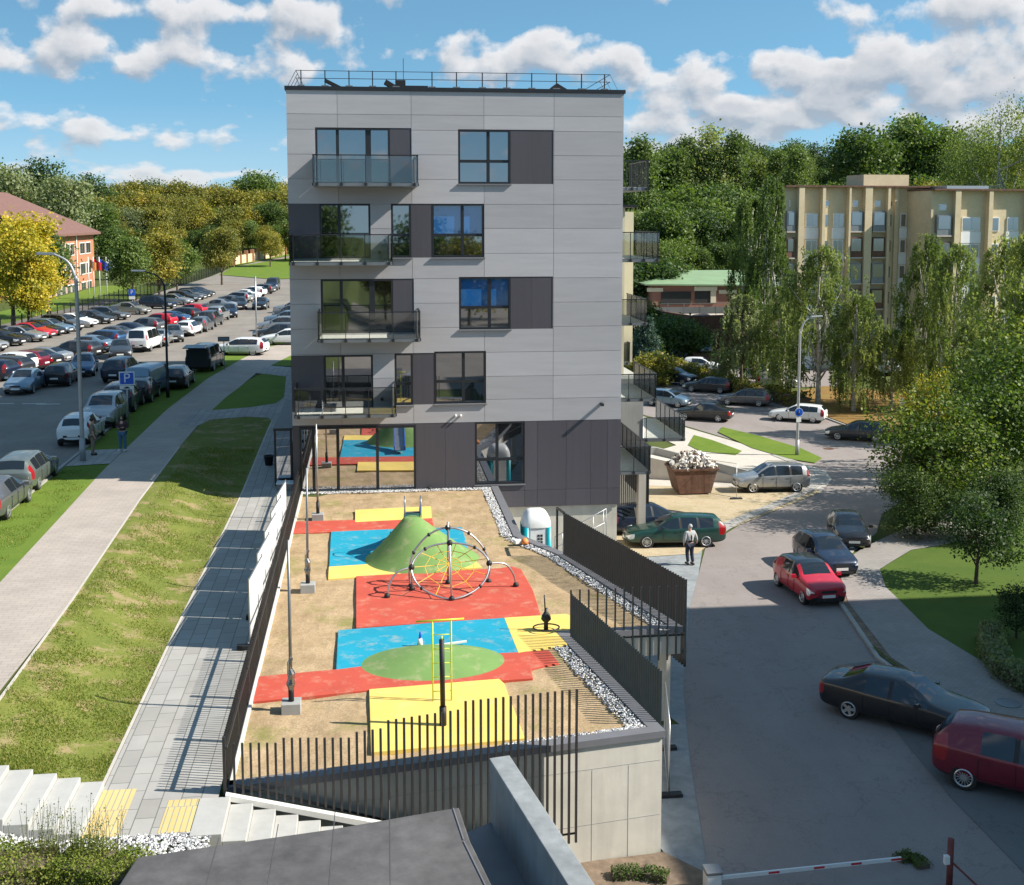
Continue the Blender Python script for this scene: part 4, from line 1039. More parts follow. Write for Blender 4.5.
# --- school with red roof, left
XS = -45.0; y0s, y1s = 173.5, 204.5
sc_ = root('school_building', (XS, y0s, .6), 'orange brick three-storey building with a red sloping roof at the left edge', 'building')
MB().bb(XS - 27, XS, y0s, y1s, -1, 9.4).build('wall', 'brick_orange', sc_)
m = MB()
for i, (xx, zz_) in enumerate(((XS + 1.0, 9.25), (XS - 13.6, 15.6), (XS - 28, 9.25))): pass
e, rd, e2 = (XS + 1.0, 9.2), (XS - 13.6, 15.6), (XS - 28, 9.2)
ya, yb = y0s - 1, y1s + 1
m.add([(e[0], ya, e[1]), (rd[0], ya, rd[1]), (e2[0], ya, e2[1]), (e[0], yb, e[1]), (rd[0], yb, rd[1]), (e2[0], yb, e2[1]),
       (e[0], ya, e[1] + .35), (rd[0], ya, rd[1] + .35), (e2[0], ya, e2[1] + .35), (e[0], yb, e[1] + .35), (rd[0], yb, rd[1] + .35), (e2[0], yb, e2[1] + .35)],
      [(6, 9, 10, 7), (7, 10, 11, 8), (0, 1, 4, 3), (1, 2, 5, 4), (0, 3, 9, 6), (2, 8, 11, 5), (0, 6, 7, 1), (1, 7, 8, 2), (3, 4, 10, 9), (4, 5, 11, 10)])
m.build('roof', 'roof_red', sc_)
m = MB(); m.add([(XS - .01, y0s + .02, 9.4), (XS - 13.6, y0s + .02, 15.5), (XS - 27, y0s + .02, 9.4), (XS - .01, y0s + .4, 9.4), (XS - 13.6, y0s + .4, 15.5), (XS - 27, y0s + .4, 9.4)], [(0, 1, 2), (5, 4, 3), (0, 3, 4, 1), (1, 4, 5, 2), (0, 2, 5, 3)])
m.build('gable', 'brick_red', sc_)
for fl, zc in enumerate((7.1, 3.9, .9)):
    for k, (ya_, yb_) in enumerate(((176.5, 179), (179.6, 182), (182.6, 185), (185.6, 188), (188.6, 191), (194.5, 198), (198.6, 202))):
        o = MB().bb(XS, XS + .08, ya_, yb_, zc - .95, zc + .95).build('window', 'white_paint', sc_)
        m = MB(); n = 2
        for q in range(n): m.bb(XS + .085, XS + .1, ya_ + .15 + q * (yb_ - ya_ - .3) / n + .05, ya_ + .15 + (q + 1) * (yb_ - ya_ - .3) / n - .05, zc - .8, zc + .8)
        m.build('pane', 'far_glass', o)
m = MB(); m.bb(XS + .01, XS + .2, 175.5, 203.5, -.6, .0); m.build('plinth', 'concrete_light', sc_)
MB().tube([(XS + .12, 192.4, 0), (XS + .12, 192.4, 9.3)], .1, 6).build('drainpipe', 'white_paint', sc_)
# flags in front of the school
for k, (px, c1, lab) in enumerate(((88, 'orange', 'flagpole with an orange and green flag in front of the brick school'), (93, 'red_paint', 'flagpole with a red flag in front of the brick school'), (99, 'flag_blue', 'flagpole with a blue flag at the school corner'), (106, 'flag_white', 'flagpole with a white and blue flag at the school corner'))):
    if 'flag_blue' not in M: M['flag_blue'] = simple('flag_blue', (.03, .06, .45), .7); M['flag_white'] = simple('flag_white', (.75, .75, .78), .7); M['flag_green'] = simple('flag_green', (.03, .25, .06), .7)
    X, Z = onY(px, 259, 172); r = root('flagpole', (X, 172, .6), lab, 'flagpole', 'flagpoles by the school')
    MB().tube([(X, 172, .6), (X, 172, Z + .3)], .06, 8).build('pole', 'white_paint', r, True)
    m = MB(); vs = []; fs = []
    for i in range(7):
        for j in range(2): vs.append((X + .1 + i * .22, 172 + .12 * math.sin(i * 1.4), Z - j * 1.1 - i * .12))
    for i in range(6): fs.append((i * 2, i * 2 + 1, i * 2 + 3, i * 2 + 2))
    m.add(vs, fs); m.add([(a_, b_ + .02, c__) for a_, b_, c__ in vs], [f[::-1] for f in fs]); m.build('flag', c1, r)
# --- beige brick flats, right
def flats(X0, X1, YW, bays, lab, floors, zt, zb, fh, d0=3.0, sl=7.0):
    """bays: list of (u0,u1,type) in metres from X0; facade at y=YW facing the camera"""
    r = root('brick_flats', (X0, YW, zb), lab, 'building')
    wall = MB(); wall.prism([(X0, YW), (X1, YW), (X1, YW + 12), (X0 + sl, YW + 12), (X0, YW + d0)], zb, zt); wall.build('wall', 'brick_beige', r)
    MB().prism([(X0 - .1, YW - .75), (X1 + .1, YW - .75), (X1 + .1, YW + 12.1), (X0 + sl - .1, YW + 12.1), (X0 - .1, YW + d0 + .05)], zt + .002, zt + .18).build('roof_edge', 'rust', r)
    for (u0, u1, ty) in bays:
        if ty == 'pier': MB().bb(X0 + u0, X0 + u1, YW - .7, YW - .003, zb, zt).build('pier', 'brick_beige', r)
        elif ty == 'stair': MB().bb(X0 + u0, X0 + u1, YW - .25, YW - .003, zb, zt - .001).build('pier', 'brick_beige', r)
        else:
            for f in range(floors):
                zc = zt - 3.55 - f * fh
                if zc < zb + 1: break
                if ty == 'w' or ty == 'wp':
                    o = MB().bb(X0 + u0, X0 + u1, YW - .10, YW - .004, zc - .75, zc + .75).build('window', 'white_paint', r)
                    n = 2 if u1 - u0 > 1.1 else 1; mm = MB()
                    for q in range(n): mm.bb(X0 + u0 + .1 + q * (u1 - u0 - .1) / n, X0 + u0 + (q + 1) * (u1 - u0 - .1) / n, YW - .12, YW - .103, zc - .65, zc + .65)
                    mm.build('pane', 'far_glass', o)
                    if ty == 'wp': MB().bb(X0 + u0 - .1, X0 + u1 + .1, YW - .12, YW - .005, zc - 2.0, zc - .78).build('spandrel', 'white_sheet', r)
                elif ty == 'l':
                    o = MB().bb(X0 + u0, X0 + u1, YW - .5, YW - .004, zc - 1.15, zc + 1.0).build('loggia', 'rust' if f % 2 else 'grey_metal', r)
                    MB().bb(X0 + u0 + .12, X0 + u1 - .12, YW - .53, YW - .505, zc - .5, zc + .85).build('pane', 'far_glass', o)
                    MB().bb(X0 + u0 - .05, X0 + u1 + .05, YW - .6, YW - .005, zc - 1.3, zc - 1.16).build('slab', 'concrete_light', r)
                elif ty == 's':
                    MB().bb(X0 + u0, X0 + u1, YW - .05, YW - .004, zc - .6, zc + .6).build('window', 'far_glass', r)
            if ty in ('l', 's'):
                o = MB().bb(X0 + u0 + .35, X0 + u1 - .35, YW - .05, YW - .006, zt - 2.1, zt - 1.4).build('attic_window', 'white_paint', r)
                MB().bb(X0 + u0 + .45, X0 + u1 - .45, YW - .08, YW - .053, zt - 2.0, zt - 1.5).build('pane', 'far_glass', o)
    return r
RB = R(-5); cR, sR = math.cos(RB), math.sin(RB)
def usolve(px, X0, Y0):
    k_ = onY(px, 217, 100.0)[0] / 100; return (k_ * Y0 - X0) / (cR + k_ * sR)
Yb = 125.0; Xb = onY(783.5, 217, Yb)[0]
ux = lambda px: usolve(px, Xb, Yb)
bays = [(ux(785.5), ux(793), 'l'), (ux(796), ux(801.5), 'pier'), (ux(805.5), ux(817.5), 'wp'), (ux(819.5), ux(822.5), 'pier'), (ux(833), ux(843.5), 'wp'), (ux(824.5), ux(828), 's'),
        (ux(846), ux(848), 'pier'), (ux(848.8), ux(860.5), 'l'), (ux(862), ux(869), 'pier'), (ux(871), ux(883), 'l'), (ux(884.5), ux(887), 'pier'), (ux(886.9 + .5), ux(891.5), 's'), (ux(900), ux(906), 'wp'), (ux(893.5), ux(897), 'stair')]
zt_ = onY(784, 187, Yb)[1]
fl1 = flats(Xb, Xb + ux(934), Yb, bays, 'beige brick block of flats with piers and stacked windows, left section', 7, zt_, -5, 2.82, .6, 7.5)
X0r = Xb + ux(876); m = MB(); m.bb(X0r, X0r + 5.5, Yb + 3, Yb + 7, zt_, zt_ + 1.5); m.build('roof_cabin', 'brick_beige', fl1)
fl1.rotation_euler = (0, 0, -RB)
Yc = 121.5; Xc = onY(931, 217, Yc)[0]
uc = lambda px: usolve(px, Xc, Yc)
bays = [(uc(935), uc(949), 'l'), (uc(951.5), uc(957), 'pier'), (uc(962), uc(980), 'wp'), (uc(985), uc(989), 'pier'), (uc(991), uc(999), 'w'), (uc(1007), uc(1018), 'wp'), (uc(1024), uc(1029), 'pier'), (uc(1036), uc(1050), 'wp')]
zt2 = onY(931, 190.5, Yc)[1]
fl2 = flats(Xc, Xc + uc(1110), Yc, bays, 'beige brick block of flats with wide white window panels, nearer right section', 7, zt2, -5, 2.82, 5.0, 9.5)
m = MB(); m.bb(Xc + uc(951), Xc + uc(993), Yc + 1, Yc + 6, zt2 + .18, zt2 + .55); m.build('roof_unit', 'galv', fl2)
fl2.rotation_euler = (0, 0, -RB)
# --- green-roofed shed
YS = 161.0
x0, z1 = onY(645, 285, YS); x1 = onY(752, 285, YS)[0]; zr1 = onY(700, 271.5, YS + 12)[1]; xr0 = onY(682, 271, YS + 12)[0]
sh = root('shed', (x0, YS, -1), 'low brown shed with a pale green sloping roof', 'shed')
MB().bb(x0 + 1.2, x1 + 4, YS + .6, YS + 12, -2, z1 - .1).build('wall', 'brick_red', sh)
m = MB(); z0 = z1 - .05
ya, yb = YS, YS + 12
m.add([(x0, ya, z0), (x1 + 6, ya, z0 - .3), (x1 + 6, yb, zr1), (xr0, yb, zr1), (x0 + 0, yb, z0), (x0, ya, z0 + .2), (x1 + 6, ya, z0 - .1), (x1 + 6, yb, zr1 + .2), (xr0, yb, zr1 + .2), (x0, yb, z0 + .2)],
      [(4, 3, 2, 1, 0), (5, 6, 7, 8), (5, 8, 9), (0, 1, 6, 5), (1, 2, 7, 6), (2, 3, 8, 7), (3, 4, 9, 8), (4, 0, 5, 9)]); m.build('roof', 'roof_green', sh)
for (a, b, t, bt, mt, nm) in ((696, 711, 291, 303, 'dark_inside', 'door'), (720, 738, 290, 294, 'cream', 'window'), (648, 664, 288, 292, 'cream', 'window'), (662, 692, 292, 305, 'dark_inside', 'door')):
    A = onY(a, bt, YS); B = onY(b, t, YS); MB().bb(A[0], B[0], YS + .5, YS + .58, A[1], B[1]).build(nm, mt, sh)
A = onY(695, 291, YS); B = onY(718, 286.5, YS); MB().bb(A[0], B[0], YS + .3, YS + .49, A[1], B[1]).build('lintel', 'cream', sh); A = onY(711.5, 303, YS); B = onY(717, 291, YS); MB().bb(A[0], B[0], YS + .4, YS + .56, A[1], B[1]).build('door_jamb', 'cream', sh)
# retaining walls on the slope below the shed
rw = MB(); A = GH(676, 332)
YW_ = 146.0
a = onY(678, 312, YW_); b = onY(760, 313, YW_); rw.prism([(a[0] - 2.6, YW_ + 6), (a[0], YW_ - 6), (a[0] + .4, YW_ - 6), (b[0] + 5, YW_ - 3), (b[0] + 5, YW_ - 2.6), (a[0] + .4, YW_ - 5.5), (a[0] - 2.2, YW_ + 6)], -6, a[1])
tag(rw.build('retaining_wall', 'rust', None), 'brown retaining wall on the slope below the green-roofed shed', 'retaining wall')
m = MB(); c_ = onY(724, 325, 132); m.lathe((c_[0], 132, -4.5), [(3.6, -1), (3.6, 1.1 + 0), (3.3, 1.1), (3.3, .9)], 24, sy=.6)
tag(m.build('round_planter', 'rust', None), 'low round brick planter with grass beside the parked van', 'planter')
m = MB(); m.lathe((c_[0], 132, -4.5 + .92), [(3.3, -.1), (3.3, 0), (.1, .12)], 24, sy=.6); o = m.build('planter_lawn', 'lawn'); struct(o)
# fence of the shed's yard
r = root('yard_fence', (onY(652, 306, 156)[0], 156, -1), 'pale metal fence in front of the green-roofed shed', 'fence')
m = MB()
for x in (652, 668, 684, 700, 716, 732, 748):
    X = onY(x, 306, 156)[0]; MB().box((X, 156, -.2), (.08, .08, 1.6)).build('post', 'galv', r)
MB().bar((onY(652, 306, 156)[0], 156, .5), (onY(748, 306, 156)[0], 156, .5), .05, .06).build('rail', 'galv', r)
MB().bar((onY(652, 306, 156)[0], 156, -.4), (onY(748, 306, 156)[0], 156, -.4), .04, .9).build('mesh_panel', 'galv', r)
# grey ramp wall behind the skip
m = MB()
a = onY(655, 456, 74.2); b = onY(762, 468, 70.5)
m.prism([(14.2, 74.4), (a[0], 74.2), (b[0], 70.5), (b[0] + .9, 70.4), (b[0] + .9, 70.1), (b[0], 70.2), (a[0], 73.9), (14.2, 74.1)], -6.5, lambda x, y: lerp(-2.4, -3.75, ss(16, 23.5, x)))
tag(m.build('ramp_wall', 'wall_grey', None), 'low grey concrete ramp wall behind the rubble skip', 'wall')
m = MB(); m.prism([(14.1, 74.5), (20, 76), (26, 71.2), (24.2, 70.3), (b[0], 70.55), (14.1, 74.45)], -6, lambda x, y: lerp(-2.5, -4.45, ss(14, 26, x)))
o = m.build('ramp', 'concrete_light'); struct(o)
# --- block outside the frame on the right whose shadow lies on the road
sb = root('office_block', (34, 20, -3), 'plain grey block just outside the right edge of the picture', 'building')
MB().bb(34.2, 60, -12, 37.0, -4, 20.0).build('wall', 'wall_grey', sb)
MB().bb(34.0, 60.2, -12.2, 37.2, 20.002, 20.2).build('roof_edge', 'coping', sb)
for f in range(6):
    for k in range(9): MB().bb(34.1, 34.19, -5 + k * 5, -2.6 + k * 5, -1.2 + f * 3.1, .5 + f * 3.1).build('window', 'far_glass', sb)

# ================================================================== STREET FURNITURE
def street_lamp(x, y, ytop, arm, lab, Hm=None, mat='lamp_grey', base=True, curve=True, r0=.10, armz=.0):
    X, Y = GH(x, y); z = H(X, Y); zt = onY(x, ytop, Y)[1]
    r = root('street_lamp', (X, Y, z), lab, 'street lamp')
    if base: MB().tube([(X, Y, z), (X, Y, z + 1.15)], [r0 * 1.45, r0 * 1.35], 12).build('base', mat, r, True)
    ax, ay = arm
    P_ = [(X, Y, z + .5), (X, Y, lerp(z, zt, .8)), (X + ax * .06, Y + ay * .06, lerp(z, zt, .90)), (X + ax * .32, Y + ay * .32, lerp(z, zt, .965)), (X + ax * .85, Y + ay * .85, zt)]
    P_ = crom(P_, 6); n = len(P_)
    MB().tube(P_, [lerp(r0, r0 * .42, k / n) for k in range(n)], 10).build('pole', mat, r, True)
    L = math.hypot(ax, ay); u = Vector((ax / L, ay / L, .03)); c_ = Vector((X + ax * .85, Y + ay * .85, zt))
    MB().bar(c_ - u * .1, c_ + u * .75, .24, .12).build('lamp_head', 'galv', r, bevel=.03)
    return r
street_lamp(83, 462, 254, (-1.15, .1), 'tall grey curved street lamp at the kerb beside the two standing people')
street_lamp(168, 398, 271, (-1.5, .1), 'dark slim street lamp behind the parked white van', mat='dark_metal', r0=.08)
street_lamp(797, 456, 317, (1.0, .1), 'tall pale street lamp with a round blue sign on the grass strip')
X, Y = GH(257, 353); r = root('sign_post', (X, Y, H(X, Y)), 'tall thin grey pole at the end of the verge by the far car park', 'pole')
MB().tube([(X, Y, H(X, Y)), (X, Y, onY(257, 276, Y)[1])], .06, 8).build('pole', 'galv', r, True)
X, Y = GH(38, 285 + 60); 
# parking sign
X, Y = GH(128.5, 428); z = H(X, Y)
r = root('parking_sign', (X, Y, z), 'square blue P parking sign on a thin post beside the van', 'sign')
MB().tube([(X, Y, z), (X, Y, onY(128, 370, Y)[1])], .035, 8).build('post', 'galv', r, True)
A = onY(120.5, 384, Y); B = onY(133.5, 372.5, Y); cx_, cz_ = (A[0] + B[0]) / 2, (A[1] + B[1]) / 2
MB().box((cx_, Y - .05, cz_), (B[0] - A[0] + .12, .03, B[1] - A[1] + .12)).build('border', 'white_paint', r); bs = MB().box((cx_, Y - .07, cz_), (B[0] - A[0], .02, B[1] - A[1])).build('panel', 'blue_sign', r)
t = text_mesh('letter', 'P', .72, 'white_paint', Vector((cx_, Y - .085, cz_)) - r.location, (R(90), 0, 0), r)
A = onY(120.5, 388.5, Y); B = onY(133.5, 384.8, Y); p2 = MB().box(((A[0] + B[0]) / 2, Y - .05, (A[1] + B[1]) / 2 - .04), (B[0] - A[0] + .05, .03, B[1] - A[1])).build('info_plate', 'white_paint', r)
m = MB(); zc = (A[1] + B[1]) / 2 - .04; xc = (A[0] + B[0]) / 2
m.bb(xc - .16, xc + .16, Y - .072, Y - .066, zc - .05, zc + .0); m.bb(xc - .08, xc + .09, Y - .072, Y - .066, zc + .002, zc + .05); m.build('pictogram', 'black', r)
# second parking sign far
X, Y = 0, 150; A = onY(132, 294, Y); r = root('parking_sign', (A[0], Y, .6), 'small distant blue parking sign below the maple crowns', 'sign')
MB().tube([(A[0], Y, .6), (A[0], Y, A[1] + .6)], .05, 6).build('post', 'galv', r, True)
MB().box((A[0], Y - .06, A[1] + .2), (.75, .03, .75)).build('panel', 'blue_sign', r)
text_mesh('letter', 'P', .62, 'white_paint', Vector((A[0], Y - .085, A[1] + .2)) - r.location, (R(90), 0, 0), r)
MB().box((A[0], Y - .06, A[1] - .45), (.7, .03, .35)).build('info_plate', 'white_paint', r)
# small black street sign at 224,338
X, Y = GH(224.5, 370); r = root('street_sign', (X, Y, H(X, Y)), 'small dark rectangular sign on a thin post by the white estate car', 'sign')
zc = onY(224.5, 339, Y)[1]; MB().tube([(X, Y, H(X, Y)), (X, Y, zc)], .035, 8).build('post', 'galv', r, True); MB().box((X, Y - .05, zc), (.85, .04, .36)).build('panel', 'black', r)
MB().box((X, Y - .075, zc), (.78, .012, .29)).build('face', 'grey_metal', r)
# round blue sign on the right lamp
X, Y = GH(797, 456); zc = onY(797, 412, Y)[1]
r = root('round_sign', (X, Y - .14, zc), 'round blue sign with a white arrow fixed to the pale street lamp', 'sign')
MB().lathe((X, Y - .16, zc), [(.30, .02), (.30, 0)], 24, axis='y').build('border', 'white_paint', r); MB().lathe((X, Y - .18, zc), [(.275, .015), (.275, 0)], 24, axis='y').build('disc', 'blue_sign', r)
m = MB(); m.bar((X, Y - .19, zc + .17), (X, Y - .19, zc - .08), .008, .07); m.add([(X - .13, Y - .192, zc - .04), (X + .13, Y - .192, zc - .04), (X, Y - .192, zc - .19)], [(0, 1, 2), (2, 1, 0)]); m.build('arrow', 'white_paint', r)
MB().box((X, Y - .16, zc - .52), (.34, .03, .32)).build('plate', 'white_paint', r)
# narrow white sign at 900,400
X, Y = GH(901, 440); r = root('road_sign', (X, Y, H(X, Y)), 'narrow pale road sign on a post at the right kerb among the trees', 'sign')
zc = onY(900, 405, Y)[1]; MB().tube([(X, Y, H(X, Y)), (X, Y, zc + .5)], .04, 8).build('post', 'galv', r, True); MB().box((X, Y - .05, zc + .1), (.16, .5, .85)).build('panel', 'white_paint', r)
# boom barrier
X, Y = GH(712, 893); z = H(X, Y); zt = onY(712, 871, Y)[1]
r = root('boom_barrier', (X, Y, z), 'white boom barrier with red bands closed across the road', 'barrier')
MB().box((X, Y, (z + zt) / 2), (.34, .34, zt - z)).build('cabinet', 'white_paint', r, bevel=.02); MB().box((X, Y, zt + .03), (.38, .38, .08)).build('cap', 'grey_metal', r, bevel=.02)
P0 = onY(722, 877.5, Y - .1); P1 = onY(901, 858.5, Y + .55); a = Vector((P0[0], Y - .1, P0[1])); b = Vector((P1[0], Y + .55, P1[1]))
MB().bar(a, b, .04, .085).build('arm', 'white_paint', r)
for t in (.28, .53, .74, .97): MB().bar(a.lerp(b, t - .03), a.lerp(b, t + .03), .046, .05).build('red_band', 'red_paint', r)
# rusty post with chain
X, Y = GH(949, 890); z = H(X, Y); zt = onY(949, 839, Y)[1]
r = root('bollard', (X, Y, z), 'dark red rusty steel post with a slanting bar at the lower right', 'post')
MB().tube([(X, Y, z), (X, Y, zt)], .07, 12).build('post', 'rust_red', r, True); MB().tube([(X, Y - .02, zt - .5), (X + 1.1, Y - .9, zt - 1.5)], .025, 8).build('bar', 'rust_red', r, True)
MB().box((X - .11, Y - .05, zt - .45), (.12, .1, .2)).build('box', 'white_paint', r, bevel=.01)
# mesh site fences
def mesh_panel(a, b, zt, lab, feet=True):
    za, zb_ = H(*a), H(*b); r = root('mesh_fence', (a[0], a[1], za), lab, 'mesh fence')
    A0, B0 = Vector((a[0], a[1], za + .12)), Vector((b[0], b[1], zb_ + .12)); A1, B1 = A0 + Vector((0, 0, zt)), B0 + Vector((0, 0, zt))
    m = MB(); m.tube([A0, A1, B1, B0], .02, 8, closed=True); m.build('frame', 'galv', r, True)
    m = MB(); n = int((B0 - A0).length / .12)
    for k in range(1, n): m.bar(A0.lerp(B0, k / n), A1.lerp(B1, k / n), .005)
    for k in range(1, 9): m.bar(A0.lerp(A1, k / 9), B0.lerp(B1, k / 9), .005)
    m.build('mesh', 'galv', r)
    for q in (A0, B0): MB().box((q.x, q.y, q.z - .06), (.7, .22, .12)).build('foot', 'black', r, bevel=.02)
mesh_panel((8.05, 31.6), (7.5, 28.9), 1.85, 'thin mesh site fence panel standing by the concrete wall corner')
a = G(724, 504, -4.3); b = G(724, 497, -4.3); mesh_panel((a[0] + .9, a[1] + .6), (a[0] - .6, a[1] + 3.0), 2.0, 'tilted mesh site fence panel between the skip and the silver off-roader')
# skip with rubble
X0, Y0 = 18.9, 68.6; z = H(X0, Y0) + .05
sk = root('skip', (X0, Y0, z), 'rusty brown skip heaped with rubble behind the green estate car', 'skip')
m = MB(); 
def tap(z0, w0, z1, w1, y0, y1): return [(X0 - w0, Y0 + y0, z0), (X0 + w0, Y0 + y0, z0), (X0 + w0, Y0 + y1, z0), (X0 - w0, Y0 + y1, z0), (X0 - w1, Y0 + y0, z1), (X0 + w1, Y0 + y0, z1), (X0 + w1, Y0 + y1, z1), (X0 - w1, Y0 + y1, z1)]
q = tap(z + .1, .95, z + 1.55, 1.35, -.95, .95); m.add(q, [(0, 3, 2, 1), (0, 1, 5, 4), (1, 2, 6, 5), (2, 3, 7, 6), (3, 0, 4, 7), (4, 5, 6, 7)]); m.build('body', 'rust', sk, bevel=.03)
m = MB(); m.bar((X0 - 1.4, Y0 - .97, z + 1.54), (X0 + 1.4, Y0 - .97, z + 1.54), .1, .12); m.bar((X0 + 1.37, Y0 - .95, z + 1.54), (X0 + 1.37, Y0 + .95, z + 1.54), .1, .12); m.bar((X0 - 1.37, Y0 - .95, z + 1.54), (X0 - 1.37, Y0 + .95, z + 1.54), .1, .12); m.build('rim', 'rust', sk)
M['rubble'] = simple('rubble', (.58, .54, .49), .9, 0, .35, 2.5)
rs = random.Random(4); m = MB()
for k in range(700):
    u, v = rs.uniform(-1, 1), rs.uniform(-1, 1); hh = max(0, 1 - .55 * u * u - .4 * v * v)
    s_ = rs.uniform(.06, .3); m.box((X0 + u * 1.25, Y0 + v * .88, z + 1.45 + hh * rs.uniform(.1, 1.05)), (s_, s_ * rs.uniform(.4, 1), s_ * rs.uniform(.15, .7)), rs.uniform(0, 3), mi=rs.choice((0, 0, 0, 1, 2, 3)), rx=rs.uniform(-1, 1), ry=rs.uniform(-1, 1))
o = m.build('rubble', ['rubble', 'white_sheet', 'rust', 'concrete_light']); tag(o, 'heap of pale rubble and scrap filling the rusty skip', 'rubble', kind='stuff')
# portable toilet
X, Y = 6.55, 45.6; z = -2.95
pt = root('portable_toilet', (X, Y, z), 'white and teal portable toilet beside the playground wall', 'portable toilet')
X0, X1 = onY(522, 520, Y)[0], onY(549.5, 520, Y)[0]; zt = onY(535, 524, Y)[1]; w_ = X1 - X0; X = (X0 + X1) / 2
MB().bb(X0 + .16, X1 - .16, Y - .56, Y + .55, z, zt).build('body', 'white_paint', pt, bevel=.02)
for s_ in (-1, 1):
    for yy in (-.5, .5): MB().tube([(X + s_ * (w_ / 2 - .11), Y + yy, z), (X + s_ * (w_ / 2 - .11), Y + yy, zt)], .12, 12).build('corner_column', 'teal_plastic', pt, True)
ztop = onY(535, 509, Y)[1]
m = MB(); prof = []
for k in range(9):
    t = k / 8 * math.pi / 2; prof.append((math.cos(t), zt + (ztop - zt) * math.sin(t)))
vs = []; fs = []; n = 24
for (cr_, zz_) in prof:
    for i in range(n):
        t = 2 * math.pi * i / n; cx2 = abs(math.cos(t)) ** .5 * (1 if math.cos(t) > 0 else -1); sy2 = abs(math.sin(t)) ** .5 * (1 if math.sin(t) > 0 else -1)
        q = .35 + .65 * cr_ if cr_ > .05 else .02
        vs.append((X + cx2 * (w_ / 2 + .02) * q, Y + sy2 * .62 * q, zz_))
for k in range(8):
    for i in range(n): fs.append((k * n + i, k * n + (i + 1) % n, (k + 1) * n + (i + 1) % n, (k + 1) * n + i))
fs.append(tuple(range(n))[::-1]); m.add(vs, fs); m.build('roof', 'white_paint', pt, True, auto=40)
MB().bb(X - w_ / 2 + .26, X + w_ / 2 - .26, Y - .585, Y - .565, z + .1, zt - .08).build('door', 'white_sheet', pt)
m = MB(); rs = random.Random(8)
for i in range(3):
    for j in range(2): m.bb(X - .02 + j * .12, X + .07 + j * .12, Y - .595, Y - .588, zt - .62 + i * .13, zt - .53 + i * .13)
m.build('door_notice', 'dark_inside', pt)
# traffic-orange lamp body with white stones on the kerb
X, Y = G(522, 545, .05); r = root('site_lamp', (X, Y, .1), 'small orange and white object on the kerb by the portable toilet', 'site lamp')
MB().lathe((X + .1, Y, .1), [(.14, 0), (.13, .12), (.06, .2)], 12).build('lens', 'orange', r, True); MB().box((X - .15, Y + .05, .17), (.3, .2, .14), .4).build('box', 'white_paint', r, bevel=.02)
# left boundary fence of the car park (posts and mesh)
pts = [(-35.0, 112), (-33.2, 130), (-32.6, 150), (-31.8, 175), (-31.5, 200), (-30.2, 235), (-29.6, 262)]
r = root('mesh_fence', (pts[0][0], pts[0][1], .6), 'long dark green mesh fence along the far side of the left car park', 'fence')
M['mesh_dark'] = glassm('mesh_dark', (.55, .57, .52), .0, .5, 1)
for a, b in zip(pts[:-1], pts[1:]):
    L = math.dist(a, b); n = max(1, round(L / 2.5))
    for k in range(n):
        x, y = lerp(a[0], b[0], k / n), lerp(a[1], b[1], k / n); x2, y2 = lerp(a[0], b[0], (k + 1) / n), lerp(a[1], b[1], (k + 1) / n)
        MB().box((x, y, .62 + 1.0), (.09, .09, 2.0)).build('post', 'dark_metal', r)
    mm = MB(); n = int(L / .22)
    for k in range(n): mm.box((lerp(a[0], b[0], k / n), lerp(a[1], b[1], k / n), 1.55), (.02, .02, 1.75), 0)
    for h in (.75, 1.6, 2.42): mm.bar((a[0], a[1], h), (b[0], b[1], h), .03)
    mm.build('mesh_panel', 'dark_metal', r)
# brick pillar wall far
pa, pb = (-29.5, 268), (-20.5, 300)
r = root('brick_wall', (pa[0], pa[1], 1), 'far brick wall with pale pillars behind the strip of lawn', 'wall')
for k in range(10):
    t = k / 9; x, y = lerp(pa[0], pb[0], t), lerp(pa[1], pb[1], t); z = H(x, y); MB().box((x, y, z + 1.3), (.8, .8, 3.0)).build('pillar', 'brick_orange', r)
    if k < 9: x2, y2 = lerp(pa[0], pb[0], (k + 1) / 9), lerp(pa[1], pb[1], (k + 1) / 9); MB().bar((x, y, z + .9), (x2, y2, H(x2, y2) + .9), .3, 2.0).build('panel', 'brick_beige', r)
sheet('lawn', [(-29, 238), (-17, 222), (-13, 226), (-15, 300), (-29, 262)], 'lawn', .10, 3)
sheet('lawn', [(-29, 266), (-18, 300), (-12, 300), (-14, 330), (-32, 330)], 'lawn', .12, 3)
sheet('lawn', [(-33.2, 118), (-31.8, 175), (-31.5, 200), (-44, 205), (-44, 118)], 'lawn', .08, 3)
sheet('school_path', [(-35, 122), (-33.5, 170), (-36, 170), (-39, 122)], 'asphalt_left', .12, 3)
# ================================================================== VEHICLES
def paint(name, c, metal=.3, rough=.32):
    m, nt, b = new_mat(name); b.inputs['Base Color'].default_value = (*c, 1); b.inputs['Metallic'].default_value = metal; b.inputs['Roughness'].default_value = rough
    b.inputs['Coat Weight'].default_value = .8; b.inputs['Coat Roughness'].default_value = .05
    co = objco(nt); dirt = ramp(nt, noise(nt, co, 2.5, 6, .7), [(.35, rough), (.75, rough + .18)]); nt.links.new(dirt, b.inputs['Roughness'])
    sp_ = N(nt, 'ShaderNodeSeparateXYZ'); nt.links.new(co, sp_.inputs[0])
    low = ramp(nt, math_(nt, 'ADD', sp_.outputs[2], math_(nt, 'MULTIPLY', noise(nt, co, 6, 4), .2)), [(.30, .14), (.48, 0)])
    nt.links.new(mixc(nt, low, c, (.16, .14, .11)), b.inputs['Base Color'])
    M[name] = m
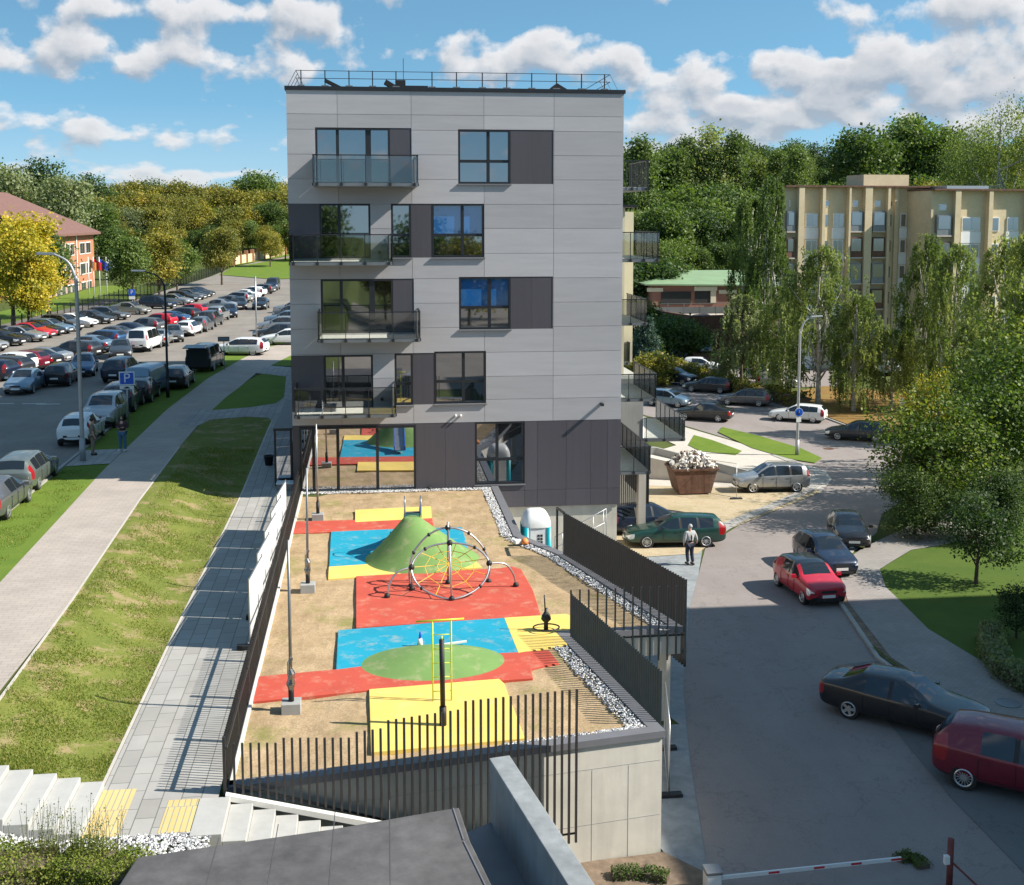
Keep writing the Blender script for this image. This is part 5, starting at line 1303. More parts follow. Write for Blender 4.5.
for nme, c, mt in [('p_black', (.008, .008, .011), .1), ('p_navy', (.012, .022, .05), .3), ('p_blue', (.03, .09, .20), .4), ('p_lightblue', (.18, .27, .36), .5), ('p_silver', (.42, .43, .44), .7), ('p_grey', (.13, .135, .145), .5),
                   ('p_dgrey', (.045, .048, .055), .4), ('p_white', (.72, .73, .73), 0), ('p_red', (.50, .012, .03), .1), ('p_maroon', (.17, .008, .025), .3), ('p_green', (.01, .055, .042), .3), ('p_sage', (.19, .22, .20), .6), ('p_champ', (.36, .33, .28), .6)]:
    paint(nme, c, mt)
paint('p_roof', (.01, .01, .012), .1)
M['tyre'] = simple('tyre', (.018, .018, .019), .85); M['rim'] = simple('rim', (.50, .51, .52), .35, .8, .05); M['headlight'] = simple('headlight', (.60, .63, .66), .12, .4, .05, coat=1)
M['taillight'] = simple('taillight', (.30, .01, .012), .2, 0, .05, coat=1); M['plate'] = simple('plate', (.75, .75, .72), .5, 0, .02); M['trim'] = simple('trim', (.02, .02, .022), .6)
# station: x, z_bottom, z_belt, z_top, half-width factor, roof half-width factor
TYPES = {
 'sedan': dict(L=4.75, w=.90, wb=(1.42, -1.36), S=[(2.37, .40, .58, .64, .70, .62), (2.30, .24, .62, .72, .84, .74), (2.0, .20, .70, .82, .96, .86), (1.2, .19, .82, .95, 1, .88), (.92, .19, .86, 1.00, 1, .84), (.55, .19, .88, 1.24, 1, .74), (.16, .19, .89, 1.40, 1, .68), (-.12, .19, .90, 1.435, 1, .67), (-.21, .19, .90, 1.44, 1, .67), (-.92, .19, .93, 1.41, 1, .67), (-1.08, .19, .94, 1.385, 1, .68), (-1.70, .19, .97, 1.10, .99, .78), (-2.15, .22, .96, 1.05, .95, .82), (-2.30, .30, .90, 1.00, .86, .76), (-2.37, .45, .80, .88, .74, .66)],
               side=[(4, 7), (8, 9)], wind=(4, 6), rear=(10, 11), tail=(12, 14)),
 'wagon': dict(L=4.75, w=.90, wb=(1.42, -1.34), S=[(2.37, .40, .58, .64, .70, .62), (2.30, .24, .62, .72, .84, .74), (2.0, .20, .70, .82, .96, .86), (1.2, .19, .82, .95, 1, .88), (.92, .19, .86, 1.00, 1, .84), (.55, .19, .88, 1.24, 1, .74), (.16, .19, .89, 1.42, 1, .69), (-.12, .19, .90, 1.46, 1, .68), (-.21, .19, .90, 1.465, 1, .68), (-.96, .19, .92, 1.46, 1, .68), (-1.05, .19, .92, 1.455, 1, .68), (-1.72, .19, .94, 1.42, 1, .69), (-1.95, .20, .94, 1.38, .98, .70), (-2.25, .26, .93, 1.06, .92, .76), (-2.37, .45, .80, .92, .80, .70)],
               side=[(4, 7), (8, 9), (10, 11)], wind=(4, 6), rear=(12, 13), tail=(12, 14)),
 'hatch': dict(L=4.1, w=.87, wb=(1.26, -1.24), S=[(2.05, .40, .60, .66, .70, .62), (1.98, .24, .66, .76, .85, .76), (1.72, .20, .74, .88, .96, .86), (1.15, .19, .84, .98, 1, .88), (.95, .19, .87, 1.03, 1, .84), (.58, .19, .89, 1.28, 1, .75), (.22, .19, .90, 1.44, 1, .70), (-.10, .19, .91, 1.49, 1, .69), (-.19, .19, .91, 1.495, 1, .69), (-.92, .19, .94, 1.48, 1, .69), (-1.02, .19, .95, 1.475, 1, .69), (-1.45, .19, .97, 1.44, .99, .70), (-1.62, .20, .97, 1.40, .97, .71), (-1.93, .26, .96, 1.08, .90, .76), (-2.05, .45, .80, .92, .78, .68)],
               side=[(4, 7), (8, 9)], wind=(4, 6), rear=(12, 13), tail=(12, 14)),
 'suv': dict(L=4.5, w=.93, wb=(1.34, -1.30), S=[(2.25, .46, .74, .82, .76, .68), (2.18, .32, .80, .92, .90, .80), (1.9, .28, .88, 1.04, .97, .88), (1.25, .27, .98, 1.12, 1, .9), (1.02, .27, 1.0, 1.17, 1, .86), (.68, .27, 1.02, 1.42, 1, .78), (.34, .27, 1.03, 1.62, 1, .74), (-.02, .27, 1.04, 1.68, 1, .73), (-.12, .27, 1.04, 1.685, 1, .73), (-.90, .27, 1.05, 1.68, 1, .73), (-1.0, .27, 1.05, 1.675, 1, .73), (-1.68, .27, 1.07, 1.64, 1, .74), (-1.92, .28, 1.07, 1.58, .98, .75), (-2.13, .34, 1.05, 1.18, .94, .80), (-2.25, .5, .90, 1.0, .84, .76)],
             side=[(4, 7), (8, 9), (10, 11)], wind=(4, 6), rear=(12, 13), tail=(12, 14)),
 'mpv': dict(L=4.7, w=.93, wb=(1.38, -1.38), S=[(2.35, .42, .66, .74, .72, .64), (2.28, .28, .72, .84, .87, .76), (1.98, .22, .80, .94, .97, .86), (1.45, .21, .90, 1.04, 1, .88), (1.25, .21, .93, 1.09, 1, .85), (.80, .21, .95, 1.38, 1, .76), (.36, .21, .97, 1.58, 1, .71), (-.02, .21, .98, 1.63, 1, .70), (-.12, .21, .98, 1.635, 1, .70), (-.92, .21, 1.0, 1.62, 1, .70), (-1.02, .21, 1.01, 1.615, 1, .70), (-1.75, .21, 1.06, 1.56, 1, .70), (-2.0, .24, 1.07, 1.50, .97, .71), (-2.23, .30, 1.05, 1.15, .92, .77), (-2.35, .48, .88, 1.0, .80, .70)],
             side=[(4, 7), (8, 9), (10, 11)], wind=(4, 6), rear=(12, 13), tail=(12, 14)),
 'van': dict(L=4.95, w=.97, wb=(1.58, -1.40), S=[(2.48, .44, .80, .90, .76, .68), (2.40, .30, .86, .98, .90, .8), (2.15, .25, .94, 1.12, .98, .88), (1.85, .24, 1.02, 1.22, 1, .9), (1.65, .24, 1.05, 1.30, 1, .88), (1.30, .24, 1.07, 1.62, 1, .82), (.98, .24, 1.09, 1.86, 1, .80), (.62, .24, 1.10, 1.92, 1, .80), (.50, .24, 1.10, 1.925, 1, .80), (-.55, .24, 1.10, 1.93, 1, .80), (-.68, .24, 1.10, 1.93, 1, .80), (-1.95, .24, 1.12, 1.91, 1, .80), (-2.25, .26, 1.12, 1.88, .99, .80), (-2.42, .32, 1.10, 1.20, .96, .86), (-2.48, .48, .90, 1.0, .88, .80)],
             side=[(4, 7), (8, 9), (10, 11)], wind=(4, 6), rear=(12, 13), tail=(12, 14)),
 'mini': dict(L=3.7, w=.85, wb=(1.24, -1.20), S=[(1.85, .38, .60, .68, .74, .66), (1.79, .22, .68, .80, .88, .80), (1.60, .18, .76, .90, .97, .88), (1.05, .17, .86, .98, 1, .88), (.80, .17, .88, 1.02, 1, .86), (.56, .17, .89, 1.22, 1, .80), (.32, .17, .90, 1.35, 1, .77), (.0, .17, .90, 1.40, 1, .76), (-.08, .17, .90, 1.402, 1, .76), (-.72, .17, .91, 1.38, 1, .76), (-.80, .17, .91, 1.375, 1, .76), (-1.22, .17, .92, 1.34, .99, .76), (-1.38, .18, .92, 1.30, .97, .77), (-1.72, .24, .90, 1.02, .92, .78), (-1.85, .42, .74, .84, .80, .70)],
              side=[(4, 7), (8, 9)], wind=(4, 6), rear=(12, 13), tail=(12, 14)),
}
TYPES['panelvan'] = dict(TYPES['van'], side=[(4, 7)], rear=None)
wheel_cache = {}
def mesh_obj_from(me, name, parent): o = bpy.data.objects.new(name, me); COL.objects.link(o); o.parent = parent; return o
def wheel_mesh(r, kind):
    key = (round(r, 2), kind)
    if key in wheel_cache: return wheel_cache[key]
    t = MB(); w2 = .105
    t.lathe((0, 0, 0), [(r * .60, -w2 * .3), (r * .66, -w2), (r * .93, -w2), (r, -w2 * .6), (r, w2 * .6), (r * .93, w2), (r * .62, w2), (r * .6, w2 * .4)], 28, axis='y')
    to = t.build('tyre', 'tyre', None, True, auto=50); tm = to.data; bpy.data.objects.remove(to)
    q = MB(); q.tube([(r * .63 * math.cos(t), -w2 * .98, r * .63 * math.sin(t)) for t in np.linspace(0, 6.2832, 25)[:-1]], .022, 6, closed=True)
    ns = {'five': 5, 'ten': 10, 'mesh': 14}[kind]
    for k in range(ns):
        a = 2 * math.pi * k / ns; wd = {5: .085, 10: .035, 14: .022}[ns]
        q.bar((0, -w2 * .82, 0), (r * .62 * math.cos(a), -w2 * .82, r * .62 * math.sin(a)), .03, wd)
    q.lathe((0, 0, 0), [(.07, -w2 * 1.0), (.075, -w2 * .6)], 12, axis='y')
    qo = q.build('rim', 'rim', None, False); qm = qo.data; bpy.data.objects.remove(qo)
    wheel_cache[key] = (tm, qm); return tm, qm
body_cache = {}
def car_meshes(ty, lvl):
    key = (ty, lvl)
    if key in body_cache: return body_cache[key]
    T = TYPES[ty]; S = T['S']; w = T['w']; nS = len(S); vs = []; fs = []; mi = []
    def ringp(s):
        x, zb, zl, zt_, kw, kr = s; W_ = w * kw; Wr = w * kr * (1 if zt_ - zl > .2 else 1)
        if zt_ - zl > .3: Wr = w * kr
        h = [(0, zb), (W_ * .80, zb), (W_ * .96, zb + .10), (W_, zb + .5 * (zl - zb)), (W_ * .985, zl - .05), (W_ * .965, zl), (Wr, zt_ - .07 if zt_ - zl > .2 else zt_ - .03), (Wr * .80, zt_), (0, zt_ + .025)]
        return [(x, -y, z) for y, z in h] + [(x, y, z) for y, z in h[-2:0:-1]]
    n = 16
    for s in S: vs += ringp(s)
    # ring index: 0 bottom centre,1,2,3,4,5 belt,6 roof edge,7,8 top centre, 9..15 mirrored
    strips = list(range(n))
    def inr(i, rg): return rg is not None and rg[0] <= i < rg[1]
    for i in range(nS - 1):
        for k in range(n):
            a, b = i * n + k, i * n + (k + 1) % n
            fs.append((a, b, b + n, a + n)); m_ = 0
            low = k in (0, 15)
            if k in (5, 10):
                if any(inr(i, g) for g in T['side']): m_ = 1
            if k in (7, 8) and inr(i, T['wind']): m_ = 1
            if k in (7, 8) and inr(i, T['rear']): m_ = 1
            if k in (3, 4, 11, 12) and i == 1 or (i == 0 and k in (4, 11)): m_ = 2
            if (k in (3, 4, 5, 10, 11, 12) if ty != 'sedan' else k in (3, 4, 11, 12)) and i == nS - 3 and ty not in ('sedan',): m_ = 3
            if ty == 'sedan' and k in (3, 4, 11, 12) and i in (nS - 3, nS - 2): m_ = 3
            if ty in ('mpv', 'van', 'panelvan', 'suv') and k in (3, 12) and i == nS - 3: m_ = 0
            if k in (5, 10) and m_ == 0 and T['side'][0][0] <= i < T['side'][-1][1]: m_ = 4
            if low: m_ = 4
            if k in (1, 14) : m_ = 4
            if k in (6, 7, 8, 9) and T['wind'][1] <= i < (T['rear'][0] if T['rear'] else nS - 3): m_ = 5
            mi.append(m_)
    # nose and tail caps as strips
    for base, rev in ((0, True), ((nS - 1) * n, False)):
        for a in range(8):
            q = (a, a + 1, (n - a - 1) % n, (n - a) % n)
            q = tuple(dict.fromkeys(base + t for t in q))
            if len(q) >= 3:
                fs.append(q if rev else q[::-1]); mi.append(0 if a not in (2,) else 4)
    me = bpy.data.meshes.new('body'); me.from_pydata(vs, [], fs)
    for nm_ in ('p_black', 'car_glass', 'headlight', 'taillight', 'trim', 'p_roof'): me.materials.append(M[nm_])
    me.polygons.foreach_set('material_index', mi); me.update()
    bm = bmesh.new(); bm.from_mesh(me); bmesh.ops.recalc_face_normals(bm, faces=bm.faces)
    # keep the edge between glass and body crisp
    cl = bm.edges.layers.float.get('crease_edge') or bm.edges.layers.float.new('crease_edge')
    for e in bm.edges:
        ms = {f.material_index for f in e.link_faces}
        if len(ms) == 2 and 1 in ms: e[cl] = .92
        elif len(ms) == 2 and (2 in ms or 3 in ms): e[cl] = .6
        v0, v1 = e.verts
        if abs(v0.co.x - v1.co.x) > .01:
            ks = (v0.index % n) if v0.index < nS * n else -1
            if ks in (5, 11): e[cl] = max(e[cl], .55)
            if ks in (2, 14): e[cl] = max(e[cl], .4)
    cv_ = bm.verts.layers.float.get('crease_vert') or bm.verts.layers.float.new('crease_vert')
    for v_ in bm.verts:
        ms = {f.material_index for f in v_.link_faces}
        if 1 in ms and len(ms) > 1: v_[cv_] = .85
    bm.to_mesh(me); bm.free()
    o = bpy.data.objects.new('body', me); COL.objects.link(o)
    sb_ = o.modifiers.new('s', 'SUBSURF'); sb_.levels = lvl; sb_.render_levels = lvl
    r = {'suv': .36, 'van': .34, 'panelvan': .34, 'mini': .30, 'hatch': .31}.get(ty, .325)
    cuts = MB()
    for xw in T['wb']:
        for s_ in (-1, 1): cuts.lathe((xw, s_ * (w - .02), r + .01), [(r + .055, -.24), (r + .055, .16)], 28, axis='y')
    co_ = cuts.build('cut', 'black')
    bo = o.modifiers.new('b', 'BOOLEAN'); bo.operation = 'DIFFERENCE'; bo.object = co_; bo.solver = 'EXACT'; bo.material_mode = 'TRANSFER'
    dg = bpy.context.evaluated_depsgraph_get(); me2 = bpy.data.meshes.new_from_object(o.evaluated_get(dg))
    names = [m_.name if m_ else '' for m_ in me2.materials]
    bpy.data.objects.remove(o); bpy.data.objects.remove(co_)
    res = {}
    def extract(nm_, sel, split):
        bm = bmesh.new(); bm.from_mesh(me2); bmesh.ops.delete(bm, geom=[f for f in bm.faces if names[f.material_index] not in sel], context='FACES')
        outl = []
        if not split: groups = [set(f.index for f in bm.faces)]
        else:
            bm.faces.ensure_lookup_table(); bm.faces.index_update(); seen = set(); groups = []
            for f in bm.faces:
                if f.index in seen: continue
                st_ = [f]; g = set()
                while st_:
                    q = st_.pop()
                    if q.index in seen: continue
                    seen.add(q.index); g.add(q.index)
                    for e in q.edges:
                        for f2 in e.link_faces:
                            if f2.index not in seen: st_.append(f2)
                groups.append(g)
        for g in groups:
            if len(g) < 1: continue
            b2 = bm.copy(); b2.faces.ensure_lookup_table(); bmesh.ops.delete(b2, geom=[f for f in b2.faces if f.index not in g], context='FACES')
            mm = bpy.data.meshes.new(nm_); b2.to_mesh(mm); b2.free()
            for q_ in names: mm.materials.append(M[q_] if q_ in M else M['black'])
            mm.polygons.foreach_set('use_smooth', [True] * len(mm.polygons)); outl.append(mm)
        bm.free(); return outl
    res['glass'] = extract('window', ('car_glass',), lvl > 1)
    res['glass1'] = extract('windows', ('car_glass',), False)
    res['head'] = extract('headlight', ('headlight',), True); res['tail'] = extract('taillight', ('taillight',), True)
    bd = extract('body', ('p_black', 'trim', 'black', 'p_roof'), False)[0]
    mats = [names.index('p_black'), names.index('trim')]
    res['body'] = bd; res['names'] = names; res['r'] = r
    body_cache[key] = res; return res
colored = {}
def colored_body(ty, lvl, col, top=None):
    k = (ty, lvl, col, top)
    if k not in colored:
        me = car_meshes(ty, lvl)['body'].copy(); me.name = 'body'
        for i, m_ in enumerate(me.materials):
            if m_ and m_.name == 'p_black': me.materials[i] = M[col]
            if m_ and m_.name == 'p_roof': me.materials[i] = M[top or col]
        colored[k] = me
    return colored[k]
extra_cache = {}
def extra(key, fn, name, mat):
    if key not in extra_cache:
        o = fn().build(name, mat, None, False); me = o.data; bpy.data.objects.remove(o); extra_cache[key] = me
    return extra_cache[key]
DET = {'front': 0}
def car(name, ty, col, loc, rz, lab, cat='car', near=False, group=None, top=None, rim='five', rails=False, zoff=.02, scale=1.0):
    lvl = 2 if near else 1
    R_ = car_meshes(ty, lvl); T = TYPES[ty]; w = T['w']; S = T['S']; L = S[0][0]
    z = H(*loc) + zoff
    # tilt the vehicle with the ground under its axles
    d = Vector((math.cos(rz), math.sin(rz))); zf_, zr2 = H(loc[0] + d.x * 1.4, loc[1] + d.y * 1.4), H(loc[0] - d.x * 1.4, loc[1] - d.y * 1.4)
    n_ = Vector((-d.y, d.x)); zl_, zr3 = H(loc[0] + n_.x * .75, loc[1] + n_.y * .75), H(loc[0] - n_.x * .75, loc[1] - n_.y * .75)
    r = root(name, (loc[0], loc[1], (zf_ + zr2) / 2 + zoff), lab, cat, group)
    r.rotation_euler = (math.atan2(zl_ - zr3, 1.5), -math.atan2(zf_ - zr2, 2.8), rz); r.scale = (scale,) * 3
    mesh_obj_from(colored_body(ty, lvl, col, top), 'body', r)
    if near:
        for g in R_['glass']: mesh_obj_from(g, 'window', r)
    else:
        for g in R_['glass1']: mesh_obj_from(g, 'windows', r)
    for g in R_['head']: mesh_obj_from(g, 'headlight', r)
    for g in R_['tail']: mesh_obj_from(g, 'taillight', r)
    rr = R_['r']; tm, qm = wheel_mesh(rr, rim)
    for xw in T['wb']:
        for s_ in (-1, 1):
            o = mesh_obj_from(tm, 'wheel', r); o.location = (xw, s_ * (w - .125), rr); o.rotation_euler = (0, 0, 0 if s_ < 0 else math.pi)
            q = mesh_obj_from(qm, 'rim', o)
    zb_f = .42 if ty not in ('suv', 'van', 'panelvan') else .52
    def plates():
        m = MB(); m.box((L + .012, 0, zb_f + .02), (.02, .52, .11)); return m
    def plateb():
        m = MB(); m.box((-L - .012, 0, .62 if ty != 'sedan' else .66), (.02, .52, .11)); return m
    mesh_obj_from(extra((ty, 'pf'), plates, 'number_plate', 'plate'), 'number_plate', r)
    mesh_obj_from(extra((ty, 'pb'), plateb, 'number_plate', 'plate'), 'number_plate', r)
    def grille():
        m = MB(); m.box((L + .0, 0, zb_f + .19), (.03, .62, .10)); m.box((L - .01, 0, zb_f - .12), (.03, 1.0, .10)); return m
    mesh_obj_from(extra((ty, 'gr'), grille, 'grille', 'trim'), 'grille', r)
    xm = S[5][0] + .12; zm = S[5][2] + .08
    def mirror(s_):
        def f():
            m = MB(); m.box((xm, s_ * (w + .10), zm), (.12, .2, .13)); m.box((xm, s_ * (w - .0), zm - .03), (.05, .14, .04)); return m
        return f
    for s_ in (-1, 1):
        mesh_obj_from(extra((ty, 'm', s_, col), mirror(s_), 'mirror', col), 'mirror', r)
    if near:
        def seams():
            m = MB()
            for s_ in (-1, 1):
                for xx in (S[4][0] - .28, (S[7][0] + S[8][0]) / 2, S[9][0] - .02):
                    zb2 = .30
                    k_ = 1.0
                    pts = [(xx, s_ * (w * .985), zb2 + .06), (xx, s_ * (w * 1.004 * k_), zb2 + .25), (xx, s_ * (w * .99), S[7][2] - .08)]
                    m.tube(pts, .008, 5)
                m.tube([(S[4][0] - .28, s_ * w * .985, .36), (S[9][0], s_ * w * .985, .36)], .008, 5)
            return m
        mesh_obj_from(extra((ty, 'sm'), seams, 'door_seams', 'black'), 'door_seams', r)
        def handles(xx, s_):
            def f(): m = MB(); m.box((xx, s_ * (w * .995 + .005), S[7][2] - .13), (.2, .03, .035)); return m
            return f
        for s_ in (-1, 1):
            for i, xx in enumerate((S[7][0] + .12, S[9][0] + .12) if ty != 'mini' else (S[7][0] - .1,)):
                mesh_obj_from(extra((ty, 'h', i, s_, col), handles(xx, s_), 'door_handle', col), 'door_handle', r)
    if rails:
        def rl_():
            m = MB(); m.tube([(S[6][0] - .05, w * .64, S[6][3] - .03), (S[6][0] - .25, w * .64, S[7][3] + .035), (S[11][0] + .1, w * .64, S[11][3] + .035), (S[11][0] - .08, w * .64, S[11][3] - .03)], .018, 6)
            return m
        for yy_ in (0, -w * 1.28): q_ = mesh_obj_from(extra((ty, 'rl'), rl_, 'roof_rail', 'trim'), 'roof_rail', r); q_.location = (0, yy_, 0)
    return r
def at(x, y): return GH(x, y)
D = math.degrees
# ---- right-hand street
car('parked_car', 'mini', 'p_red', at(808, 594), R(-86), 'bright red small hatchback with a black roof at the pavement kerb', near=True, top='p_black', scale=1.0)
car('parked_car', 'hatch', 'p_navy', at(824, 568), R(-90), 'dark blue compact crossover behind the small red hatchback', near=True, scale=.98)
car('parked_car', 'hatch', 'p_black', at(848, 543), R(-104), 'black compact car, farthest of the three nose-out cars', near=True, scale=.95)
car('parked_car', 'sedan', 'p_black', at(903, 721), R(-42), 'glossy black saloon parked in the shade at the right kerb', near=True)
car('parked_car', 'hatch', 'p_maroon', at(1027, 790), R(-38), 'dark red rounded hatchback cut off by the right edge of the picture', near=True, rim='mesh', scale=1.14)
car('parked_car', 'wagon', 'p_green', at(674, 545), R(176), 'dark green estate car beside the walking man', near=True, rim='ten')
car('parked_car', 'wagon', 'p_navy', at(651, 532), R(5), 'dark blue estate car partly hidden behind the green estate car', near=True)
car('parked_car', 'suv', 'p_silver', at(771, 491), R(177), 'silver off-road car parked on the sandy yard by the ramp', near=True, rails=True)
car('parked_car', 'wagon', 'p_dgrey', at(858, 440), R(152), 'dark grey estate car parked at the far kerb under the birches', near=True)
car('parked_car', 'wagon', 'p_white', at(798, 421), R(150), 'white estate car behind the pale street lamp', near=True, scale=.97)
car('parked_car', 'wagon', 'p_grey', at(745, 405), R(152), 'grey estate car with its tailgate towards the birches', near=True, rails=True)
car('parked_car', 'wagon', 'p_dgrey', at(708, 392), R(150), 'very dark estate car between the blue off-roader and the grey estate', near=True)
car('parked_car', 'suv', 'p_navy', at(674, 384), R(-42), 'dark blue off-road car facing the road beside the hedge', near=True)
car('parked_car', 'hatch', 'p_lightblue', at(668, 406), R(-38), 'light blue car half hidden behind the side balconies', near=True)
car('parked_car', 'sedan', 'p_black', at(704, 420), R(150), 'black saloon on the near side of the upper road', near=True)
car('parked_car', 'hatch', 'p_white', at(701, 371), R(-25), 'white hatchback behind the hedge below the blue spruce')
car('parked_van', 'van', 'p_silver', at(699, 357), R(92), 'pale grey van parked in shade beyond the hedge', 'van')
car('parked_car', 'sedan', 'p_blue', at(763, 379), R(-18), 'blue car showing through the gap under the birches')
car('parked_car', 'hatch', 'p_silver', at(777, 387), R(-18), 'silver car beside the blue car under the birches')
car('parked_car', 'hatch', 'p_white', at(886, 374), R(90), 'white car glimpsed behind the birch trunks')
car('parked_car', 'suv', 'p_silver', at(720, 308), R(-85), 'silver car in front of the green-roofed shed')
car('parked_car', 'hatch', 'p_white', at(735, 309), R(-60), 'white car beside the silver car at the green-roofed shed')
car('parked_car', 'wagon', 'p_black', at(707, 325), R(10), 'black car on the slope by the round planter')
# ---- left, along the verge
cars = [
 ('wagon', 'p_sage', 27, 484, 90, 'silver-green estate car with tall red tail lamps at the near kerb', True),
 ('sedan', 'p_grey', -4, 512, 90, 'grey car cut off by the left edge behind the silver-green estate', True),
 ('hatch', 'p_white', 82, 441, 91, 'white rounded hatchback with a dark rear window beside the standing couple', True),
 ('suv', 'p_silver', 105, 424, -90, 'silver off-road car parked nose-out behind the white hatchback', True),
 ('suv', 'p_navy', 124, 409, 90, 'dark blue off-road car under the blue parking sign', True),
 ('hatch', 'p_black', 142, 400, 90, 'black hatchback between the blue off-roader and the white van', True),
 ('wagon', 'p_black', 178, 386, 90, 'black estate car at the kerb behind the dark slim lamp', True)]
for ty, c, x, y, a, lab, nr in cars: car('parked_car', ty, c, at(x, y), R(a), lab, near=nr, group='cars parked beside the verge')
car('parked_van', 'panelvan', 'p_lightblue', at(150, 393), R(80), 'pale blue panel van parked beside the blue parking sign', 'van', near=True, group='cars parked beside the verge')
v = car('parked_van', 'van', 'p_black', at(206, 369), R(84), 'black van with its raised tailgate open', 'van', near=True, group='cars parked beside the verge')
m = MB(); m.bb(-2.62, -2.46, -.78, .78, .45, 1.72); o = m.build('boot_opening', 'dark_inside'); o.parent = v
m = MB(); m.box((-2.95, 0, 1.98), (1.15, 1.6, .06), ry=R(-6)); o = m.build('tailgate', 'p_black'); o.parent = v
car('parked_car', 'wagon', 'p_white', at(240, 355), R(168), 'white estate car parked across the end of the verge', near=True, group='cars parked beside the verge')
# second file: standing in the aisle, facing along it
cars = [('sedan', 'p_lightblue', 26, 391, -90, 'pale blue saloon facing the camera at the front of the aisle file'),
        ('hatch', 'p_black', 62, 384, 90, 'black hatchback beside the pale blue saloon, tail to the camera'),
        ('wagon', 'p_blue', 84, 374, -82, 'slate blue estate car facing the camera behind the black hatchback'),
        ('suv', 'p_navy', 123, 380, 84, 'dark blue off-road car stopped in the aisle beside the white van'),
        ('sedan', 'p_dgrey', 121, 357, -80, 'dark saloon facing the camera in front of the white minibus'),
        ('sedan', 'p_silver', 161, 345, 90, 'silver saloon just ahead of the white minibus'),
        ('hatch', 'p_grey', 174, 341, -80, 'grey hatchback facing the camera beyond the dark slim lamp'),
        ('wagon', 'p_white', 189, 335, 84, 'white estate car in the middle of the aisle file'),
        ('hatch', 'p_grey', 202, 331, 84, 'grey hatchback right after the white estate car'),
        ('suv', 'p_dgrey', 211, 326, 84, 'dark grey off-road car after the grey hatchback'),
        ('suv', 'p_silver', 218, 321, 84, 'silver off-road car with red lamps in the aisle file'),
        ('hatch', 'p_navy', 230, 317, -84, 'navy hatchback facing the camera far along the aisle'),
        ('sedan', 'p_black', 240, 309, -84, 'black saloon far along the aisle file'),
        ('sedan', 'p_black', 261, 309, -92, 'black car driving towards the camera in the open lane'),
        ('van', 'p_navy', 273, 290, -92, 'navy van at the very far end of the open lane')]
for ty, c, x, y, a, lab in cars: car('parked_car' if ty != 'van' else 'parked_van', ty, c, at(x, y), R(a), lab, 'car' if ty != 'van' else 'van', near=(x < 130), group='cars standing in file along the aisle')
car('parked_van', 'van', 'p_white', at(145, 350), R(84), 'white minibus with dark rear windows in the aisle file', 'van', near=True, group='cars standing in file along the aisle')
ORD = ['first', 'second', 'third', 'fourth', 'fifth', 'sixth', 'seventh', 'eighth', 'ninth', 'tenth', 'eleventh', 'twelfth', 'thirteenth', 'fourteenth', 'fifteenth', 'sixteenth', 'seventeenth', 'eighteenth', 'nineteenth', 'twentieth']
CN = {'p_black': 'black', 'p_navy': 'dark navy', 'p_blue': 'blue', 'p_lightblue': 'pale blue', 'p_silver': 'silver', 'p_grey': 'grey', 'p_dgrey': 'dark grey', 'p_white': 'white', 'p_red': 'red', 'p_maroon': 'maroon', 'p_green': 'green', 'p_sage': 'sage', 'p_champ': 'champagne'}
TN = {'sedan': 'saloon', 'wagon': 'estate car', 'hatch': 'hatchback', 'suv': 'off-road car', 'mpv': 'people carrier', 'van': 'van'}
def row(lst, ang, back, where, group):
    for i, (ty, c, x, y) in enumerate(lst):
        X, Y = GH(x, y); a = R(ang + random.uniform(-2, 2)); sgn = back
        X += math.cos(a) * 2.1 * sgn; Y += math.sin(a) * 2.1 * sgn
        car('parked_car' if ty != 'van' else 'parked_van', ty, c, (X, Y), a, f"{CN[c]} {TN[ty]}, {ORD[i]} from the left {where}", 'car' if ty != 'van' else 'van', near=(x < 70 and y > 325), group=group)
row([('hatch', 'p_silver', 5, 352), ('sedan', 'p_black', 21, 346), ('sedan', 'p_silver', 42, 342), ('sedan', 'p_red', 51, 338.5), ('sedan', 'p_black', 60, 336), ('wagon', 'p_lightblue', 69, 334), ('suv', 'p_grey', 81, 331.5), ('sedan', 'p_white', 93, 327.5), ('sedan', 'p_dgrey', 110, 324), ('wagon', 'p_grey', 126, 320), ('sedan', 'p_champ', 147, 314.5),
     ('mpv', 'p_navy', 173, 309), ('sedan', 'p_silver', 190, 305), ('wagon', 'p_dgrey', 198, 302), ('sedan', 'p_grey', 203.5, 300), ('wagon', 'p_black', 207.5, 298.5), ('sedan', 'p_dgrey', 212, 297)], -22, -1,
    'in the row by the mesh fence', 'cars angled along the mesh fence')
row([('hatch', 'p_navy', 16, 381), ('wagon', 'p_dgrey', 27, 377), ('hatch', 'p_white', 36, 373), ('hatch', 'p_maroon', 48, 371), ('sedan', 'p_black', 56, 369), ('sedan', 'p_silver', 66, 366), ('wagon', 'p_dgrey', 96, 359), ('sedan', 'p_lightblue', 110, 353), ('wagon', 'p_blue', 122, 347), ('sedan', 'p_grey', 132, 342), ('sedan', 'p_navy', 145, 338), ('hatch', 'p_grey', 163, 333),
     ('hatch', 'p_red', 176, 328), ('sedan', 'p_blue', 186, 325), ('wagon', 'p_dgrey', 197, 321), ('hatch', 'p_red', 207, 317)], 158, 1,
    'in the middle angled row', 'cars angled in the middle row')
row([('sedan', 'p_silver', 233, 311), ('sedan', 'p_grey', 243, 307), ('wagon', 'p_silver', 250, 303), ('sedan', 'p_white', 258, 300), ('hatch', 'p_white', 266, 297), ('wagon', 'p_grey', 273, 294)], 158, 1,
    'at the far end of the middle row', 'cars at the far end of the middle row')
